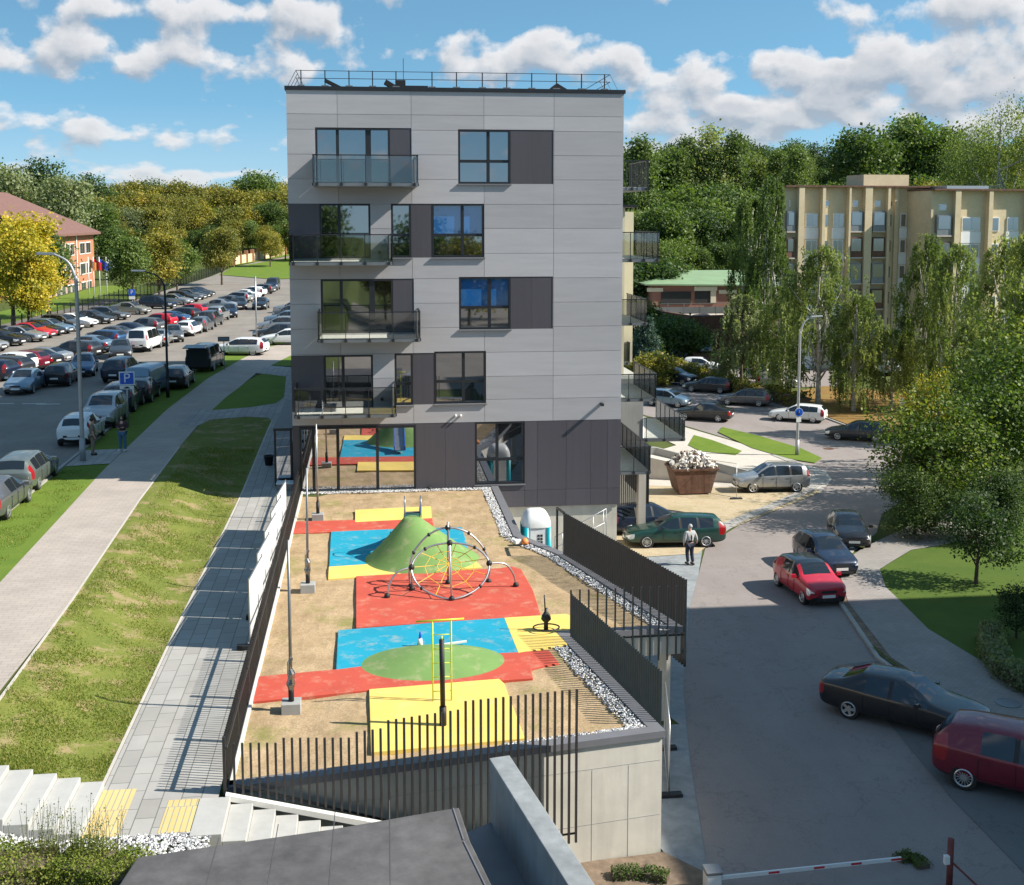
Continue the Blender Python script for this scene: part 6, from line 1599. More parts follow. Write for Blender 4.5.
for i, (ty, c, x, y, lab) in enumerate([('sedan', 'p_white', 262, 345, 'white saloon nearest the grey building in the right-hand row'), ('sedan', 'p_dgrey', 255, 339, 'dark grey saloon behind the nearest white saloon by the building'), ('wagon', 'p_silver', 258, 331, 'silver estate car in the right-hand row by the building'),
        ('sedan', 'p_lightblue', 266, 324, 'pale blue saloon in the right-hand row by the building'), ('hatch', 'p_grey', 271, 318, 'grey hatchback in the right-hand row by the building'), ('sedan', 'p_silver', 275, 313, 'farthest silver saloon in the right-hand row by the building')]):
    X, Y = GH(x, y); car('parked_car', ty, c, (X + 2.2, Y), R(176), lab, group='cars in the row beside the building')

# ================================================================== PEOPLE
def skin_obj(name, pts, edges, radii, mat, parent, rootv=0, sub=1):
    off = parent.location if parent else Vector((0, 0, 0))
    me = bpy.data.meshes.new(name); me.from_pydata(pts, edges, []); me.materials.append(M[mat])
    o = bpy.data.objects.new(name, me); COL.objects.link(o)
    sk = o.modifiers.new('skin', 'SKIN'); sk.use_smooth_shade = True
    for i, r_ in enumerate(radii):
        rr = r_ if isinstance(r_, tuple) else (r_, r_); me.skin_vertices[0].data[i].radius = rr
        me.skin_vertices[0].data[i].use_root = (i == rootv)
    s = o.modifiers.new('sub', 'SUBSURF'); s.levels = s.render_levels = sub
    dg = bpy.context.evaluated_depsgraph_get(); m2 = bpy.data.meshes.new_from_object(o.evaluated_get(dg)); bpy.data.objects.remove(o)
    if not m2.materials: m2.materials.append(M[mat])
    o2 = bpy.data.objects.new(name, m2); COL.objects.link(o2); o2.parent = parent; return o2
M['skin'] = simple('skin', (.55, .33, .24), .55, 0, .05)
def person(loc, rz, lab, cloth, arms, legs, hair='hair_dark', vest=None, hlen=.0):
    z = H(*loc) + .06; r = root('person', (loc[0], loc[1], z), lab, 'person', rz=rz)
    # local frame: facing +y
    J = {'pelvis': (0, 0, .95), 'waist': (0, .0, 1.08), 'chest': (0, .01, 1.30), 'neck': (0, 0, 1.48), 'head0': (0, .015, 1.56), 'head': (0, .02, 1.66), 'crown': (0, .01, 1.75)}
    pts = []; idx = {}; E_ = []; rad = []
    def add(k, p, r_): idx[k] = len(pts); pts.append(p); rad.append(r_)
    add('pelvis', J['pelvis'], (.155, .11)); add('waist', J['waist'], (.14, .10)); add('chest', J['chest'], (.165, .11)); add('neck', J['neck'], (.06, .06)); add('head0', J['head0'], (.07, .08)); add('head', J['head'], (.085, .10)); add('crown', J['crown'], (.055, .065))
    E_ += [(0, 1), (1, 2), (2, 3), (3, 4), (4, 5), (5, 6)]
    for s_, nm_ in ((-1, 'L'), (1, 'R')):
        el, wr = arms[nm_]; kn, an = legs[nm_]
        add('sh' + nm_, (s_ * .19, 0, 1.42), .06); add('el' + nm_, el, .045); add('wr' + nm_, wr, .03)
        hd = Vector(wr) - Vector(el); hd.normalize(); hp = Vector(wr) + hd * .07; add('hd' + nm_, tuple(hp), (.04, .022))
        E_ += [(2, idx['sh' + nm_]), (idx['sh' + nm_], idx['el' + nm_]), (idx['el' + nm_], idx['wr' + nm_]), (idx['wr' + nm_], idx['hd' + nm_])]
        add('hip' + nm_, (s_ * .10, 0, .88), .088); add('kn' + nm_, kn, .058); add('an' + nm_, an, .038); add('ft' + nm_, (an[0] + .02 * s_, an[1] + .13, .035), (.045, .03))
        E_ += [(0, idx['hip' + nm_]), (idx['hip' + nm_], idx['kn' + nm_]), (idx['kn' + nm_], idx['an' + nm_]), (idx['an' + nm_], idx['ft' + nm_])]
    b = skin_obj('body', pts, E_, rad, 'skin', None, 0, 1); b.parent = r
    # fingers, rooted in the palm
    for nm_, s_ in (('L', -1), ('R', 1)):
        hp = Vector(pts[idx['hd' + nm_]]); wr = Vector(pts[idx['wr' + nm_]]); d = (hp - wr).normalized(); side = Vector((0, 1, 0)).cross(d).normalized() if abs(d.y) < .9 else Vector((1, 0, 0)); fwd = d.cross(side).normalized()
        m = MB()
        for q, L_ in enumerate((.065, .075, .07, .055)):
            o_ = hp + fwd * (q - 1.5) * .018; m.tube([o_, o_ + d * L_ * .6, o_ + d * L_ + side * .015 * s_], [.010, .009, .007], 6)
        o_ = wr + d * .03; m.tube([o_, o_ + fwd * .04 + d * .02, o_ + fwd * .05 + d * .05], [.012, .010, .008], 6)
        f = m.build('hand', 'skin'); f.parent = r
    c = cloth
    g = .034
    def grow(r_, k=1.0): return tuple(x * k + g for x in r_) if isinstance(r_, tuple) else r_ * k + g
    tp = ['pelvis', 'waist', 'chest', 'shL', 'shR', 'elL', 'elR'] + (['wrL', 'wrR'] if c.get('long') else [])
    tpts = [pts[idx[k]] for k in tp]; tr = [grow(rad[idx[k]]) for k in tp]; q = {k: i for i, k in enumerate(tp)}
    te = [(0, 1), (1, 2), (2, 3), (2, 4), (3, 5), (4, 6)] + ([(5, 7), (6, 8)] if c.get('long') else [])
    o = skin_obj('shirt', tpts, te, tr, c['top'], None, 0, 1); o.parent = r
    if vest:
        o = skin_obj('waistcoat', [pts[0], pts[1], pts[2], (0, 0, 1.42)], [(0, 1), (1, 2), (2, 3)], [(.19, .145), (.18, .14), (.205, .15), (.13, .10)], vest, None, 0, 1); o.parent = r
    tp = ['pelvis', 'hipL', 'knL', 'anL', 'hipR', 'knR', 'anR']; tpts = [pts[idx[k]] for k in tp]; tr = [grow(rad[idx[k]], 1.0) for k in tp]
    o = skin_obj('trousers', tpts, [(0, 1), (1, 2), (2, 3), (0, 4), (4, 5), (5, 6)], tr, c['legs'], None, 0, 1); o.parent = r
    for nm_ in 'LR':
        an = pts[idx['an' + nm_]]; ft_ = pts[idx['ft' + nm_]]; m = MB(); m.box(((an[0] + ft_[0]) / 2, (an[1] + ft_[1]) / 2, .04), (.10, .27, .085)); o = m.build('shoe', c['shoe'], None, bevel=.02); o.parent = r
    m = MB(); m.lathe((0, -.012, 1.66), [(.088, -.02 - hlen), (.102, .02), (.09, .08), (.05, .125), (.01, .135)], 14); o = m.build('hair', hair, None, True); o.parent = r
    # face
    m = MB()
    for s_ in (-1, 1): m.lathe((s_ * .035, .105, 1.665), [(.004, -.008), (.012, 0), (.004, .008)], 8)
    o = m.build('eyes', 'black'); o.parent = r
    m = MB(); m.add([(-.014, .105, 1.625), (.014, .105, 1.625), (0, .14, 1.63), (0, .105, 1.67)], [(0, 1, 2), (0, 2, 3), (1, 3, 2), (0, 3, 1)]); m.box((0, .10, 1.60), (.045, .012, .01)); o = m.build('face', 'skin'); o.parent = r
    return r
M['hair_dark'] = simple('hair_dark', (.03, .02, .015), .7); M['hair_grey'] = simple('hair_grey', (.35, .34, .33), .7)
M['c_khaki'] = simple('c_khaki', (.22, .17, .12), .9, bmp=.2); M['c_plum'] = simple('c_plum', (.07, .035, .04), .9, bmp=.2); M['c_jeans'] = simple('c_jeans', (.07, .16, .24), .9, bmp=.2); M['c_navy'] = simple('c_navy', (.015, .02, .04), .9, bmp=.2)
M['c_greyshirt'] = simple('c_greyshirt', (.38, .38, .38), .9, bmp=.2); M['c_black'] = simple('c_black', (.012, .012, .016), .9, bmp=.2)
person(GH(93, 456), R(-80), 'man in khaki top and trousers standing side-on at the kerb', dict(top='c_khaki', legs='c_khaki', shoe='black'),
       dict(L=((-.24, .06, 1.16), (-.16, .26, 1.1)), R=((.24, .02, 1.15), (.24, .10, .92))), dict(L=((-.10, .02, .5), (-.10, -.02, .08)), R=((.11, .03, .5), (.12, .0, .08))))
person(GH(123, 452), R(170), 'woman in dark jacket and blue jeans with white shoes on the small path', dict(top='c_plum', legs='c_jeans', shoe='white_paint', long=1),
       dict(L=((-.25, .02, 1.17), (-.12, .20, 1.18)), R=((.25, .02, 1.17), (.12, .20, 1.15))), dict(L=((-.11, .02, .5), (-.13, .0, .08)), R=((.11, .02, .5), (.13, .0, .08))), hlen=.16)
person(GH(689.5, 565.5), R(12), 'man in a black waistcoat and grey sleeves walking away towards the green car', dict(top='c_greyshirt', legs='c_navy', shoe='black', long=1),
       dict(L=((-.27, -.04, 1.17), (-.25, .06, .93)), R=((.30, .0, 1.18), (.38, .10, .98))), dict(L=((-.09, .08, .5), (-.09, -.02, .10)), R=((.10, .02, .5), (.10, -.12, .10))), hair='hair_grey', vest='c_black')

# ================================================================== TREES AND PLANTS
def leafm(name, c1, c2, c3, trans=.35):
    m = bpy.data.materials.new(name); m.use_nodes = True; nt = m.node_tree; nt.nodes.clear()
    out = N(nt, 'ShaderNodeOutputMaterial'); at_ = N(nt, 'ShaderNodeAttribute', attribute_name='tint'); oi = N(nt, 'ShaderNodeObjectInfo')
    f = math_(nt, 'ADD', at_.outputs['Fac'], math_(nt, 'MULTIPLY', math_(nt, 'SUBTRACT', oi.outputs['Random'], .5), .5))
    r = N(nt, 'ShaderNodeValToRGB'); cr = r.color_ramp; cr.elements.new(.5)
    for e, (p, c) in zip(cr.elements, ((.15, c1), (.55, c2), (.92, c3))): e.position = p; e.color = (*c, 1)
    nt.links.new(f, r.inputs[0])
    d = N(nt, 'ShaderNodeBsdfPrincipled'); d.inputs['Roughness'].default_value = .55; d.inputs['Specular IOR Level'].default_value = .3; nt.links.new(r.outputs[0], d.inputs['Base Color'])
    t = N(nt, 'ShaderNodeBsdfTranslucent'); tcx = mixc(nt, 1.0, r.outputs[0], (1.3, 1.5, .6), 'MULTIPLY'); nt.links.new(tcx, t.inputs[0])
    mx = N(nt, 'ShaderNodeMixShader'); mx.inputs[0].default_value = trans; nt.links.new(d.outputs[0], mx.inputs[1]); nt.links.new(t.outputs[0], mx.inputs[2]); nt.links.new(mx.outputs[0], out.inputs[0])
    M[name] = m
leafm('lf_grass', (.115, .17, .025), (.19, .235, .036), (.32, .29, .09))
leafm('lf_olive', (.12, .13, .03), (.24, .22, .045), (.40, .31, .05)); leafm('lf_green', (.065, .10, .03), (.11, .165, .04), (.18, .23, .055)); leafm('lf_dark', (.035, .065, .022), (.06, .10, .03), (.10, .15, .04))
leafm('lf_yellow', (.17, .19, .03), (.40, .34, .035), (.62, .46, .05)); leafm('lf_birch', (.11, .145, .045), (.20, .235, .08), (.32, .32, .12), .45); leafm('lf_willow', (.14, .165, .08), (.21, .24, .12), (.29, .31, .16))
leafm('lf_autumn', (.10, .15, .03), (.34, .29, .035), (.62, .34, .03)); leafm('lf_maple', (.05, .09, .022), (.11, .165, .032), (.26, .27, .045)); leafm('lf_poplar', (.08, .12, .035), (.13, .18, .05), (.20, .25, .07)); leafm('lf_spruce', (.04, .08, .07), (.08, .13, .12), (.14, .20, .18))
M['bark'] = simple('bark', (.10, .075, .055), .9, 0, .35, 4, .5); M['bark_birch'] = simple('bark_birch', (.38, .36, .32), .8, 0, .5, 3, .3)
def leaf_mesh(name, P, size, rng, tint, mat, parent, droop=0.0, aspect=1.0, norm=None):
    n = len(P); a = rng.normal(size=(n, 3))
    if norm is not None: a = a * .75 + norm
    a[:, 2] += .35
    a /= np.linalg.norm(a, axis=1)[:, None] + 1e-9
    b = rng.normal(size=(n, 3)); b[:, 2] -= droop * 3
    u = np.cross(a, b); u /= np.linalg.norm(u, axis=1)[:, None] + 1e-9; v = np.cross(a, u)
    s = (size * rng.uniform(.6, 1.35, n))[:, None]
    u = u * s * .5; v = v * s * .5 * aspect
    V = np.empty((n, 4, 3)); V[:, 0] = P - v; V[:, 1] = P + u * .8 - v * .1; V[:, 2] = P + v; V[:, 3] = P - u * .8 - v * .1
    me = bpy.data.meshes.new(name); me.vertices.add(n * 4); me.vertices.foreach_set('co', V.astype(np.float32).ravel())
    me.loops.add(n * 4); me.loops.foreach_set('vertex_index', np.arange(n * 4, dtype=np.int32)); me.polygons.add(n)
    me.polygons.foreach_set('loop_start', np.arange(0, n * 4, 4, dtype=np.int32)); me.polygons.foreach_set('loop_total', np.full(n, 4, dtype=np.int32))
    me.materials.append(M[mat]); at_ = me.attributes.new('tint', 'FLOAT', 'FACE'); at_.data.foreach_set('value', tint.astype(np.float32)); me.update(); me.validate()
    o = bpy.data.objects.new(name, me); COL.objects.link(o); o.parent = parent; return o
def tree_proto(name, label, cat, h, w, mat, seed, kind='broad', n_cl=90, per=45, leaf=.35, bark='bark', crown0=.25, tilt=0.0, group=None):
    """local coordinates: base at origin, height h, crown width w"""
    rng = np.random.RandomState(seed); rs = random.Random(seed)
    r = root(name, (0, 0, 0), label, cat, group); z0 = h * crown0; ch = h - z0; rad = w / 2
    cen = []; 
    if kind == 'broad':
        lobes = [(0, 0, z0 + ch * .55, rad * .8, ch * .42)]
        for k in range(9):
            a = rs.uniform(0, 6.28); q = rs.uniform(.35, .62) * rad; zz_ = z0 + ch * rs.uniform(.22, .82); rr = rad * rs.uniform(.32, .5)
            lobes.append((q * math.cos(a), q * math.sin(a), zz_, rr, rr * rs.uniform(.7, 1.0) * ch / w * 1.2))
        lobes.append((rs.uniform(-.1, .1) * w, rs.uniform(-.1, .1) * w, h - ch * .2, rad * .42, ch * .2))
        for k in range(n_cl):
            L_ = lobes[rng.randint(len(lobes))]; d = rng.normal(size=3); d /= np.linalg.norm(d); q = rng.uniform(.55, 1.0) ** .6
            cen.append((L_[0] + d[0] * L_[3] * q, L_[1] + d[1] * L_[3] * q, L_[2] + d[2] * L_[4] * q, d))
        sc_cl = rad * .15
    elif kind == 'poplar':
        for k in range(n_cl):
            t = rng.uniform(0, 1); prof = math.sin(min(1, (t * .92 + .06)) * math.pi) ** .55 * (1 - .35 * t); a = rng.uniform(0, 6.28); q = rng.uniform(.5, 1) * rad * prof * rng.uniform(.75, 1.15)
            cen.append((q * math.cos(a), q * math.sin(a), z0 + ch * t, np.array([math.cos(a), math.sin(a), .3])))
        sc_cl = rad * .22
    elif kind == 'conifer':
        for k in range(n_cl):
            t = rng.uniform(0, 1) ** 1.2; a = rng.uniform(0, 6.28); q = rad * (1 - t) * rng.uniform(.55, 1.05); tt = round(t * 11) / 11
            cen.append((q * math.cos(a), q * math.sin(a), z0 + ch * tt - q * .22, np.array([math.cos(a), math.sin(a), .2])))
        sc_cl = rad * .16
    if kind in ('broad', 'poplar', 'conifer'):
        C_ = np.array([c[:3] for c in cen]); ND = np.array([c[3] for c in cen]); n = len(C_) * per; ci = np.repeat(np.arange(len(C_)), per)
        P = C_[ci] + rng.normal(size=(n, 3)) * sc_cl * np.array([1, 1, .75]); ct = rng.uniform(.1, .85, len(C_)) 
        tint = ct[ci] + rng.normal(size=n) * .1; leaf_mesh('crown', P, leaf, rng, tint, mat, r, norm=ND[ci] * .6, droop=.5 if kind == 'conifer' else 0)
    else:   # weeping: hanging strands
        Ps = []; Ts = []; ns_ = n_cl
        tops = []; ncl_ = 46; ct_ = np.linspace(.02, 1, ncl_) ** .8; ca_ = rng.uniform(0, 6.28, ncl_); cq_ = rng.uniform(.45, 1.1, ncl_)
        for k in range(ns_):
            ki = rng.randint(ncl_); t = min(1, max(0, ct_[ki] + rng.normal() * .028)); a = ca_[ki] + rng.normal() * .26; prof = (math.sin(math.pi * (.025 + .72 * (1 - t) ** .8)) ** .75)
            q = rad * prof * cq_[ki] * rng.uniform(.35, 1.0) ** .6 * (1 + .20 * math.sin(a * 3 + seed + t * 6) + .16 * math.sin(a * 7 + t * 11)); top = np.array([q * math.cos(a), q * math.sin(a), z0 + ch * min(1, .06 + .94 * t + .05 * math.sin(a * 5 + seed) + rng.normal() * .02)])
            L_ = rng.uniform(.06, .20) * ch * (.8 + .4 * (1 - t)); m_ = int(per * L_ / (ch * .2)); s = rng.uniform(0, 1, m_) ** .9
            sway = rng.normal(size=2) * .05 * L_
            p = top[None, :] + np.stack([math.cos(a) * .12 * L_ * np.sin(s * 2) + sway[0] * s, math.sin(a) * .12 * L_ * np.sin(s * 2) + sway[1] * s, -L_ * s ** 1.3 + .12 * L_], 1) + rng.normal(size=(m_, 3)) * np.array([.11, .11, .05]) * (rad / 3.5) * (1.25 - s)[:, None]
            Ps.append(p); Ts.append(np.full(m_, .15 + .6 * ((ki * 37) % 11) / 11 + rng.uniform(-.08, .08)) + rng.normal(size=m_) * .1); tops.append(top)
        P = np.concatenate(Ps); tint = np.concatenate(Ts); leaf_mesh('crown', P, leaf, rng, tint, mat, r, droop=1.2, aspect=1.5)
        C_ = np.array(tops)
    m = MB(); tr = h * .016 + .04; lean = tilt
    tp = [(0, 0, -.3), (lean * .2, 0, h * .15), (lean * .6 + rs.uniform(-.1, .1), rs.uniform(-.1, .1), h * .4), (lean + rs.uniform(-.2, .2), rs.uniform(-.2, .2), h * .7), (lean, 0, h * .93)]
    tp = crom(tp, 4); nn = len(tp); m.tube(tp, [lerp(tr * 1.2, tr * .18, (k / nn) ** .8) for k in range(nn)], 8)
    if kind != 'conifer':
        for k in range(16 if leaf < .3 else 8):
            c_ = Vector(C_[rng.randint(len(C_))]); j = int(nn * rs.uniform(.25, .75)); a = tp[j]; b = c_ * .85 + a * .15; mid = a.lerp(b, .5) + Vector((0, 0, -.05 * h * rs.random()))
            m.tube([a, mid, b], [tr * .42, tr * .25, tr * .08], 6)
    m.build('trunk', bark, r, True)
    return r
protos = {}
def plant(key, loc, scale=1.0, rz=None, label=None, sz=None, group=None, dz=0.0):
    src, used = protos[key]
    if used: o = copy_tree(src)
    else: o = src; protos[key][1] = True
    o.location = (loc[0], loc[1], H(*loc) + dz); s = scale; o.scale = (s, s, s * (sz or 1)); o.rotation_euler = (0, 0, random.uniform(0, 6.28) if rz is None else rz)
    if label: o['label'] = label
    if group: o['group'] = group
    return o
def P_(key, *a, **k): protos[key] = [tree_proto(*a, **k), False]
gl = 'trees of the wood behind the left car park'; gr = 'trees of the wooded hill on the right'
P_('bg_green', 'broadleaf_tree', 'mid green rounded tree in the far wood', 'tree', 14, 11, 'lf_green', 1, n_cl=130, per=55, leaf=.44)
P_('bg_green2', 'broadleaf_tree', 'mid green rounded tree in the far wood', 'tree', 14, 10, 'lf_green', 12, n_cl=130, per=55, leaf=.43)
P_('bg_dark', 'broadleaf_tree', 'dark green tree in the far wood', 'tree', 15, 11, 'lf_dark', 2, n_cl=130, per=55, leaf=.44)
P_('bg_olive', 'broadleaf_tree', 'olive yellow tree', 'tree', 12, 11, 'lf_olive', 3, n_cl=140, per=55, leaf=.42, crown0=.15)
P_('bg_olive2', 'broadleaf_tree', 'olive yellow tree', 'tree', 12, 10, 'lf_olive', 31, n_cl=140, per=55, leaf=.40, crown0=.15)
P_('bg_poplar', 'poplar_tree', 'tall narrow pale green poplar on the wooded hill', 'tree', 20, 7, 'lf_poplar', 4, kind='poplar', n_cl=170, per=50, leaf=.38, crown0=.12)
P_('bg_poplar2', 'poplar_tree', 'tall narrow pale green poplar on the wooded hill', 'tree', 19, 8, 'lf_birch', 41, kind='poplar', n_cl=170, per=50, leaf=.38, crown0=.1)
P_('bg_willow', 'broadleaf_tree', 'grey-green tree in the far wood', 'tree', 13, 10, 'lf_willow', 5, n_cl=130, per=55, leaf=.38)
def tz(x, ytop, Y):  # world height of a tree top seen at this pixel
    return onY(x, ytop, Y)
def far_tree(key, px, ytop, Y, label, group, hh, width=1.0):
    X, zt_ = onY(px, ytop, Y); z = H(X, Y); hgt = max(3.0, zt_ - z); return plant(key, (X, Y), hgt / hh * (1.0), label=label, group=group, sz=1.0)
HH = {'bg_green': 14, 'bg_green2': 14, 'bg_dark': 15, 'bg_olive': 12, 'bg_olive2': 12, 'bg_poplar': 20, 'bg_poplar2': 19, 'bg_willow': 13}
rs = random.Random(21)
LB = {'bg_green': 'mid green rounded tree', 'bg_green2': 'mid green rounded tree', 'bg_dark': 'dark green rounded tree', 'bg_olive': 'olive and yellow tree turning with autumn', 'bg_olive2': 'olive and yellow tree turning with autumn', 'bg_poplar': 'tall narrow pale green tree', 'bg_poplar2': 'tall narrow pale green tree', 'bg_willow': 'soft grey-green tree'}
def wood(keys, wts, x0, x1, y0, y1, Y, step, where, group):
    x = x0
    while x < x1:
        k = rs.choices(keys, wts)[0]; t = (x - x0) / (x1 - x0); yt = lerp(y0, y1, t) + rs.uniform(-6, 6); YY = Y + rs.uniform(-8, 8)
        far_tree(k, x, yt, YY, LB[k] + ' ' + where, group, HH[k]); x += step * rs.uniform(.75, 1.25)
wl = 'in the wood behind the left car park'
wood(['bg_olive', 'bg_olive2', 'bg_dark', 'bg_green'], [4, 4, 2, 1], -60, 330, 188, 184, 375, 13, wl, gl)
wood(['bg_olive', 'bg_olive2', 'bg_dark', 'bg_green'], [6, 6, 1, 1], -60, 330, 196, 190, 345, 14, wl, gl)
wood(['bg_olive', 'bg_olive2', 'bg_green', 'bg_dark', 'bg_willow'], [6, 6, 1, 1, 1], -50, 330, 208, 204, 312, 15, wl, gl)
wood(['bg_green', 'bg_dark', 'bg_olive', 'bg_green2'], [2, 2, 5, 2], 60, 320, 226, 222, 286, 18, wl, gl)
wood(['bg_green', 'bg_dark', 'bg_willow'], [3, 1, 3], -60, 110, 204, 208, 268, 22, wl, gl)
far_tree('bg_dark', 43, 159, 330, 'large round dark brown-green tree standing above the wood at the far left', gl, 15)
far_tree('bg_dark', 93, 174, 345, 'broad dark tree top beside the tallest round tree at the far left', gl, 15)
far_tree('bg_willow', 68, 178, 255, 'pale grey-green willow behind the red roof', gl, 13)
far_tree('bg_willow', 5, 168, 260, 'feathery pale tree at the far left edge above the red roof', gl, 13)
far_tree('bg_dark', 156, 179, 380, 'small dark tree on the left skyline', gl, 15)
far_tree('bg_green', 252, 173, 360, 'dark pointed tree on the skyline just left of the grey building', gl, 14)
wr_ = 'on the wooded hill at the right'
wood(['bg_green', 'bg_dark', 'bg_green2'], [2, 2, 2], 540, 1110, 150, 140, 330, 20, wr_, gr)
wood(['bg_green', 'bg_dark', 'bg_olive', 'bg_poplar2'], [2, 2, 2, 2], 540, 1110, 166, 158, 292, 20, wr_, gr)
wood(['bg_poplar', 'bg_poplar2', 'bg_green', 'bg_dark'], [3, 3, 1, 1], 615, 800, 158, 150, 250, 15, wr_, gr)
wood(['bg_green', 'bg_olive', 'bg_green2', 'bg_dark'], [3, 2, 3, 1], 540, 960, 195, 178, 232, 24, wr_, gr)
wood(['bg_green', 'bg_green2', 'bg_dark', 'bg_willow'], [3, 3, 2, 1], 560, 790, 215, 205, 208, 22, wr_, gr)
wood(['bg_green', 'bg_green2', 'bg_dark'], [3, 3, 2], 575, 790, 248, 240, 186, 22, wr_, gr)
for (k, x, y, Y, lab) in [('bg_poplar', 640, 141, 225, 'narrow tree beside the highest side balcony'), ('bg_poplar', 688, 140, 255, 'slender tall poplar left of the dark conifers'), ('bg_poplar2', 712, 130, 250, 'tallest slender poplar right of the grey building'),
        ('bg_poplar', 735, 136, 250, 'full tall poplar second right of the grey building'), ('bg_dark', 762, 146, 300, 'dark round-topped tree behind the poplars'), ('bg_dark', 790, 140, 310, 'dark tree on the hill ridge'),
        ('bg_green', 868, 130, 262, 'big round green tree above the beige flats'), ('bg_green2', 905, 112, 275, 'highest dark green tree on the ridge above the flats'), ('bg_green', 930, 126, 268, 'broad green tree at the right of the ridge'),
        ('bg_green2', 700, 196, 215, 'bright green tree over the shed'), ('bg_green', 668, 205, 205, 'bushy bright tree left above the shed')]:
    far_tree(k, x, y, Y, lab, gr, HH[k])
P_('birch_tall', 'birch_tree', 'tall loose birch at the right skyline', 'tree', 26, 15, 'lf_birch', 51, n_cl=300, per=80, leaf=.26, bark='bark_birch', crown0=.2)
X, zt_ = onY(1002, 100, 150); k_ = (zt_ - H(X, 150)) / 26; plant('birch_tall', (X, 150), k_ * .72, sz=1 / .72, label='very tall loose-crowned birch rising above the flats at the right edge')
X, zt_ = onY(972, 122, 158); k_ = (zt_ - H(X, 158)) / 26; plant('birch_tall', (X, 158), k_ * .6, sz=1 / .6, label='tall birch just left of the tallest one above the flats')
# middle distance, left
P_('maple', 'maple_tree', 'maple', 'tree', 10.5, 7.6, 'lf_yellow', 61, n_cl=170, per=75, leaf=.30, crown0=.20)
P_('maple_g', 'maple_tree', 'maple', 'tree', 10, 8, 'lf_green', 62, n_cl=170, per=75, leaf=.30, crown0=.20)
P_('maple_o', 'maple_tree', 'maple', 'tree', 10, 8.5, 'lf_olive', 63, n_cl=170, per=75, leaf=.30, crown0=.22)
def mt(key, hh, px, ybase, ytop, lab, Y=None, wide=1.0):
    X, Yb_ = GH(px, ybase); 
    if Y: Yb_ = Y; X = onY(px, 250, Y)[0]
    z = H(X, Yb_); zt_ = onY(px, ytop, Yb_)[1]; return plant(key, (X, Yb_), (zt_ - z) / hh * wide, label=lab, sz=1 / wide)
mt('maple', 10.5, 14, 330, 217, 'large yellow maple at the left edge in front of the brick school'); mt('maple', 10.5, 26, 0, 245, 'lower yellow maple crown beside the large one at the left edge', Y=124)
mt('maple_g', 10, 46, 0, 232, 'green maple between the yellow maple and the school wall', Y=140)
mt('maple_g', 10, 132, 0, 238, 'green maple at the corner of the car park beyond the school', Y=160); mt('maple_o', 10, 158, 0, 235, 'green-gold maple beside the green one at the car park corner', Y=166); mt('maple_g', 10, 176, 0, 240, 'small green tree at the right of the maple pair', Y=178)
mt('maple_o', 10, 222, 285, 229, 'lone rounded tree on the lawn at the end of the car park'); mt('maple_g', 10, 112, 0, 228, 'green tree behind the school corner', Y=225); mt('maple_o', 10, 270, 0, 232, 'tree beside the grey building above the far brick wall', Y=262)
# right: birches and maples by the road
P_('birch_a', 'birch_tree', 'birch', 'tree', 15, 9.5, 'lf_birch', 71, kind='weep', n_cl=600, per=56, leaf=.17, bark='bark_birch', crown0=.12)
P_('birch_b', 'birch_tree', 'birch', 'tree', 15, 8.5, 'lf_birch', 72, kind='weep', n_cl=600, per=56, leaf=.17, bark='bark_birch', crown0=.08)
P_('willow', 'willow_tree', 'pale willow', 'tree', 9, 6, 'lf_willow', 73, kind='weep', n_cl=500, per=55, leaf=.16, crown0=.05)
P_('poplar_n', 'birch_tree', 'tall birch', 'tree', 20, 8, 'lf_poplar', 74, kind='weep', n_cl=520, per=56, leaf=.22, bark='bark_birch', crown0=.05)
mt('poplar_n', 20, 768, 0, 180, 'tall drooping birch left of the beige flats', Y=116, wide=.8); mt('poplar_n', 20, 752, 0, 200, 'drooping birch with yellow tresses beside the shed roof', Y=146)
mt('willow', 9, 744, 0, 296, 'pale silvery willow behind the parked cars', Y=112)
mt('birch_a', 15, 822, 0, 248, 'broad weeping birch behind the white estate car', Y=101, wide=.95); mt('birch_b', 15, 858, 0, 296, 'weeping birch with a leaning dark trunk behind the dark grey estate car', Y=97, wide=1.1); mt('birch_a', 15, 786, 0, 288, 'lower weeping birch left of the broad one', Y=107, wide=1.0)
mt('birch_b', 15, 927, 0, 236, 'weeping birch in front of the middle of the flats', Y=100, wide=.72); mt('birch_a', 15, 958, 0, 246, 'slim weeping birch right beside the one in front of the flats', Y=95, wide=.7); mt('birch_b', 15, 1005, 0, 240, 'dense weeping birch right of the yellow-topped maple', Y=84, wide=.85); mt('birch_a', 15, 1045, 0, 232, 'weeping birch cut by the right edge', Y=70)
mt('birch_a', 15, 896, 0, 330, 'short birch filling the gap behind the road sign', Y=98, wide=1.3); mt('birch_b', 15, 975, 0, 320, 'lower birch between the dense birches', Y=82, wide=1.2)
P_('autumn', 'maple_tree', 'maple', 'tree', 9, 6.8, 'lf_autumn', 81, n_cl=210, per=85, leaf=.19, crown0=.03)
P_('near_green', 'maple_tree', 'maple', 'tree', 9, 8, 'lf_dark', 82, n_cl=230, per=95, leaf=.19, crown0=.04)
P_('near_green2', 'broadleaf_tree', 'tree', 'tree', 9, 8, 'lf_green', 83, n_cl=230, per=95, leaf=.19, crown0=.04)
P_('maple_big', 'maple_tree', 'maple', 'tree', 9, 8.6, 'lf_maple', 86, n_cl=170, per=80, leaf=.20, crown0=.10)
P_('maple_big2', 'maple_tree', 'maple', 'tree', 9, 8.6, 'lf_maple', 87, n_cl=150, per=75, leaf=.20, crown0=.14)
mt('autumn', 9, 940, 0, 373, 'small maple with an orange-yellow top beside the road sign', Y=59, wide=.62)
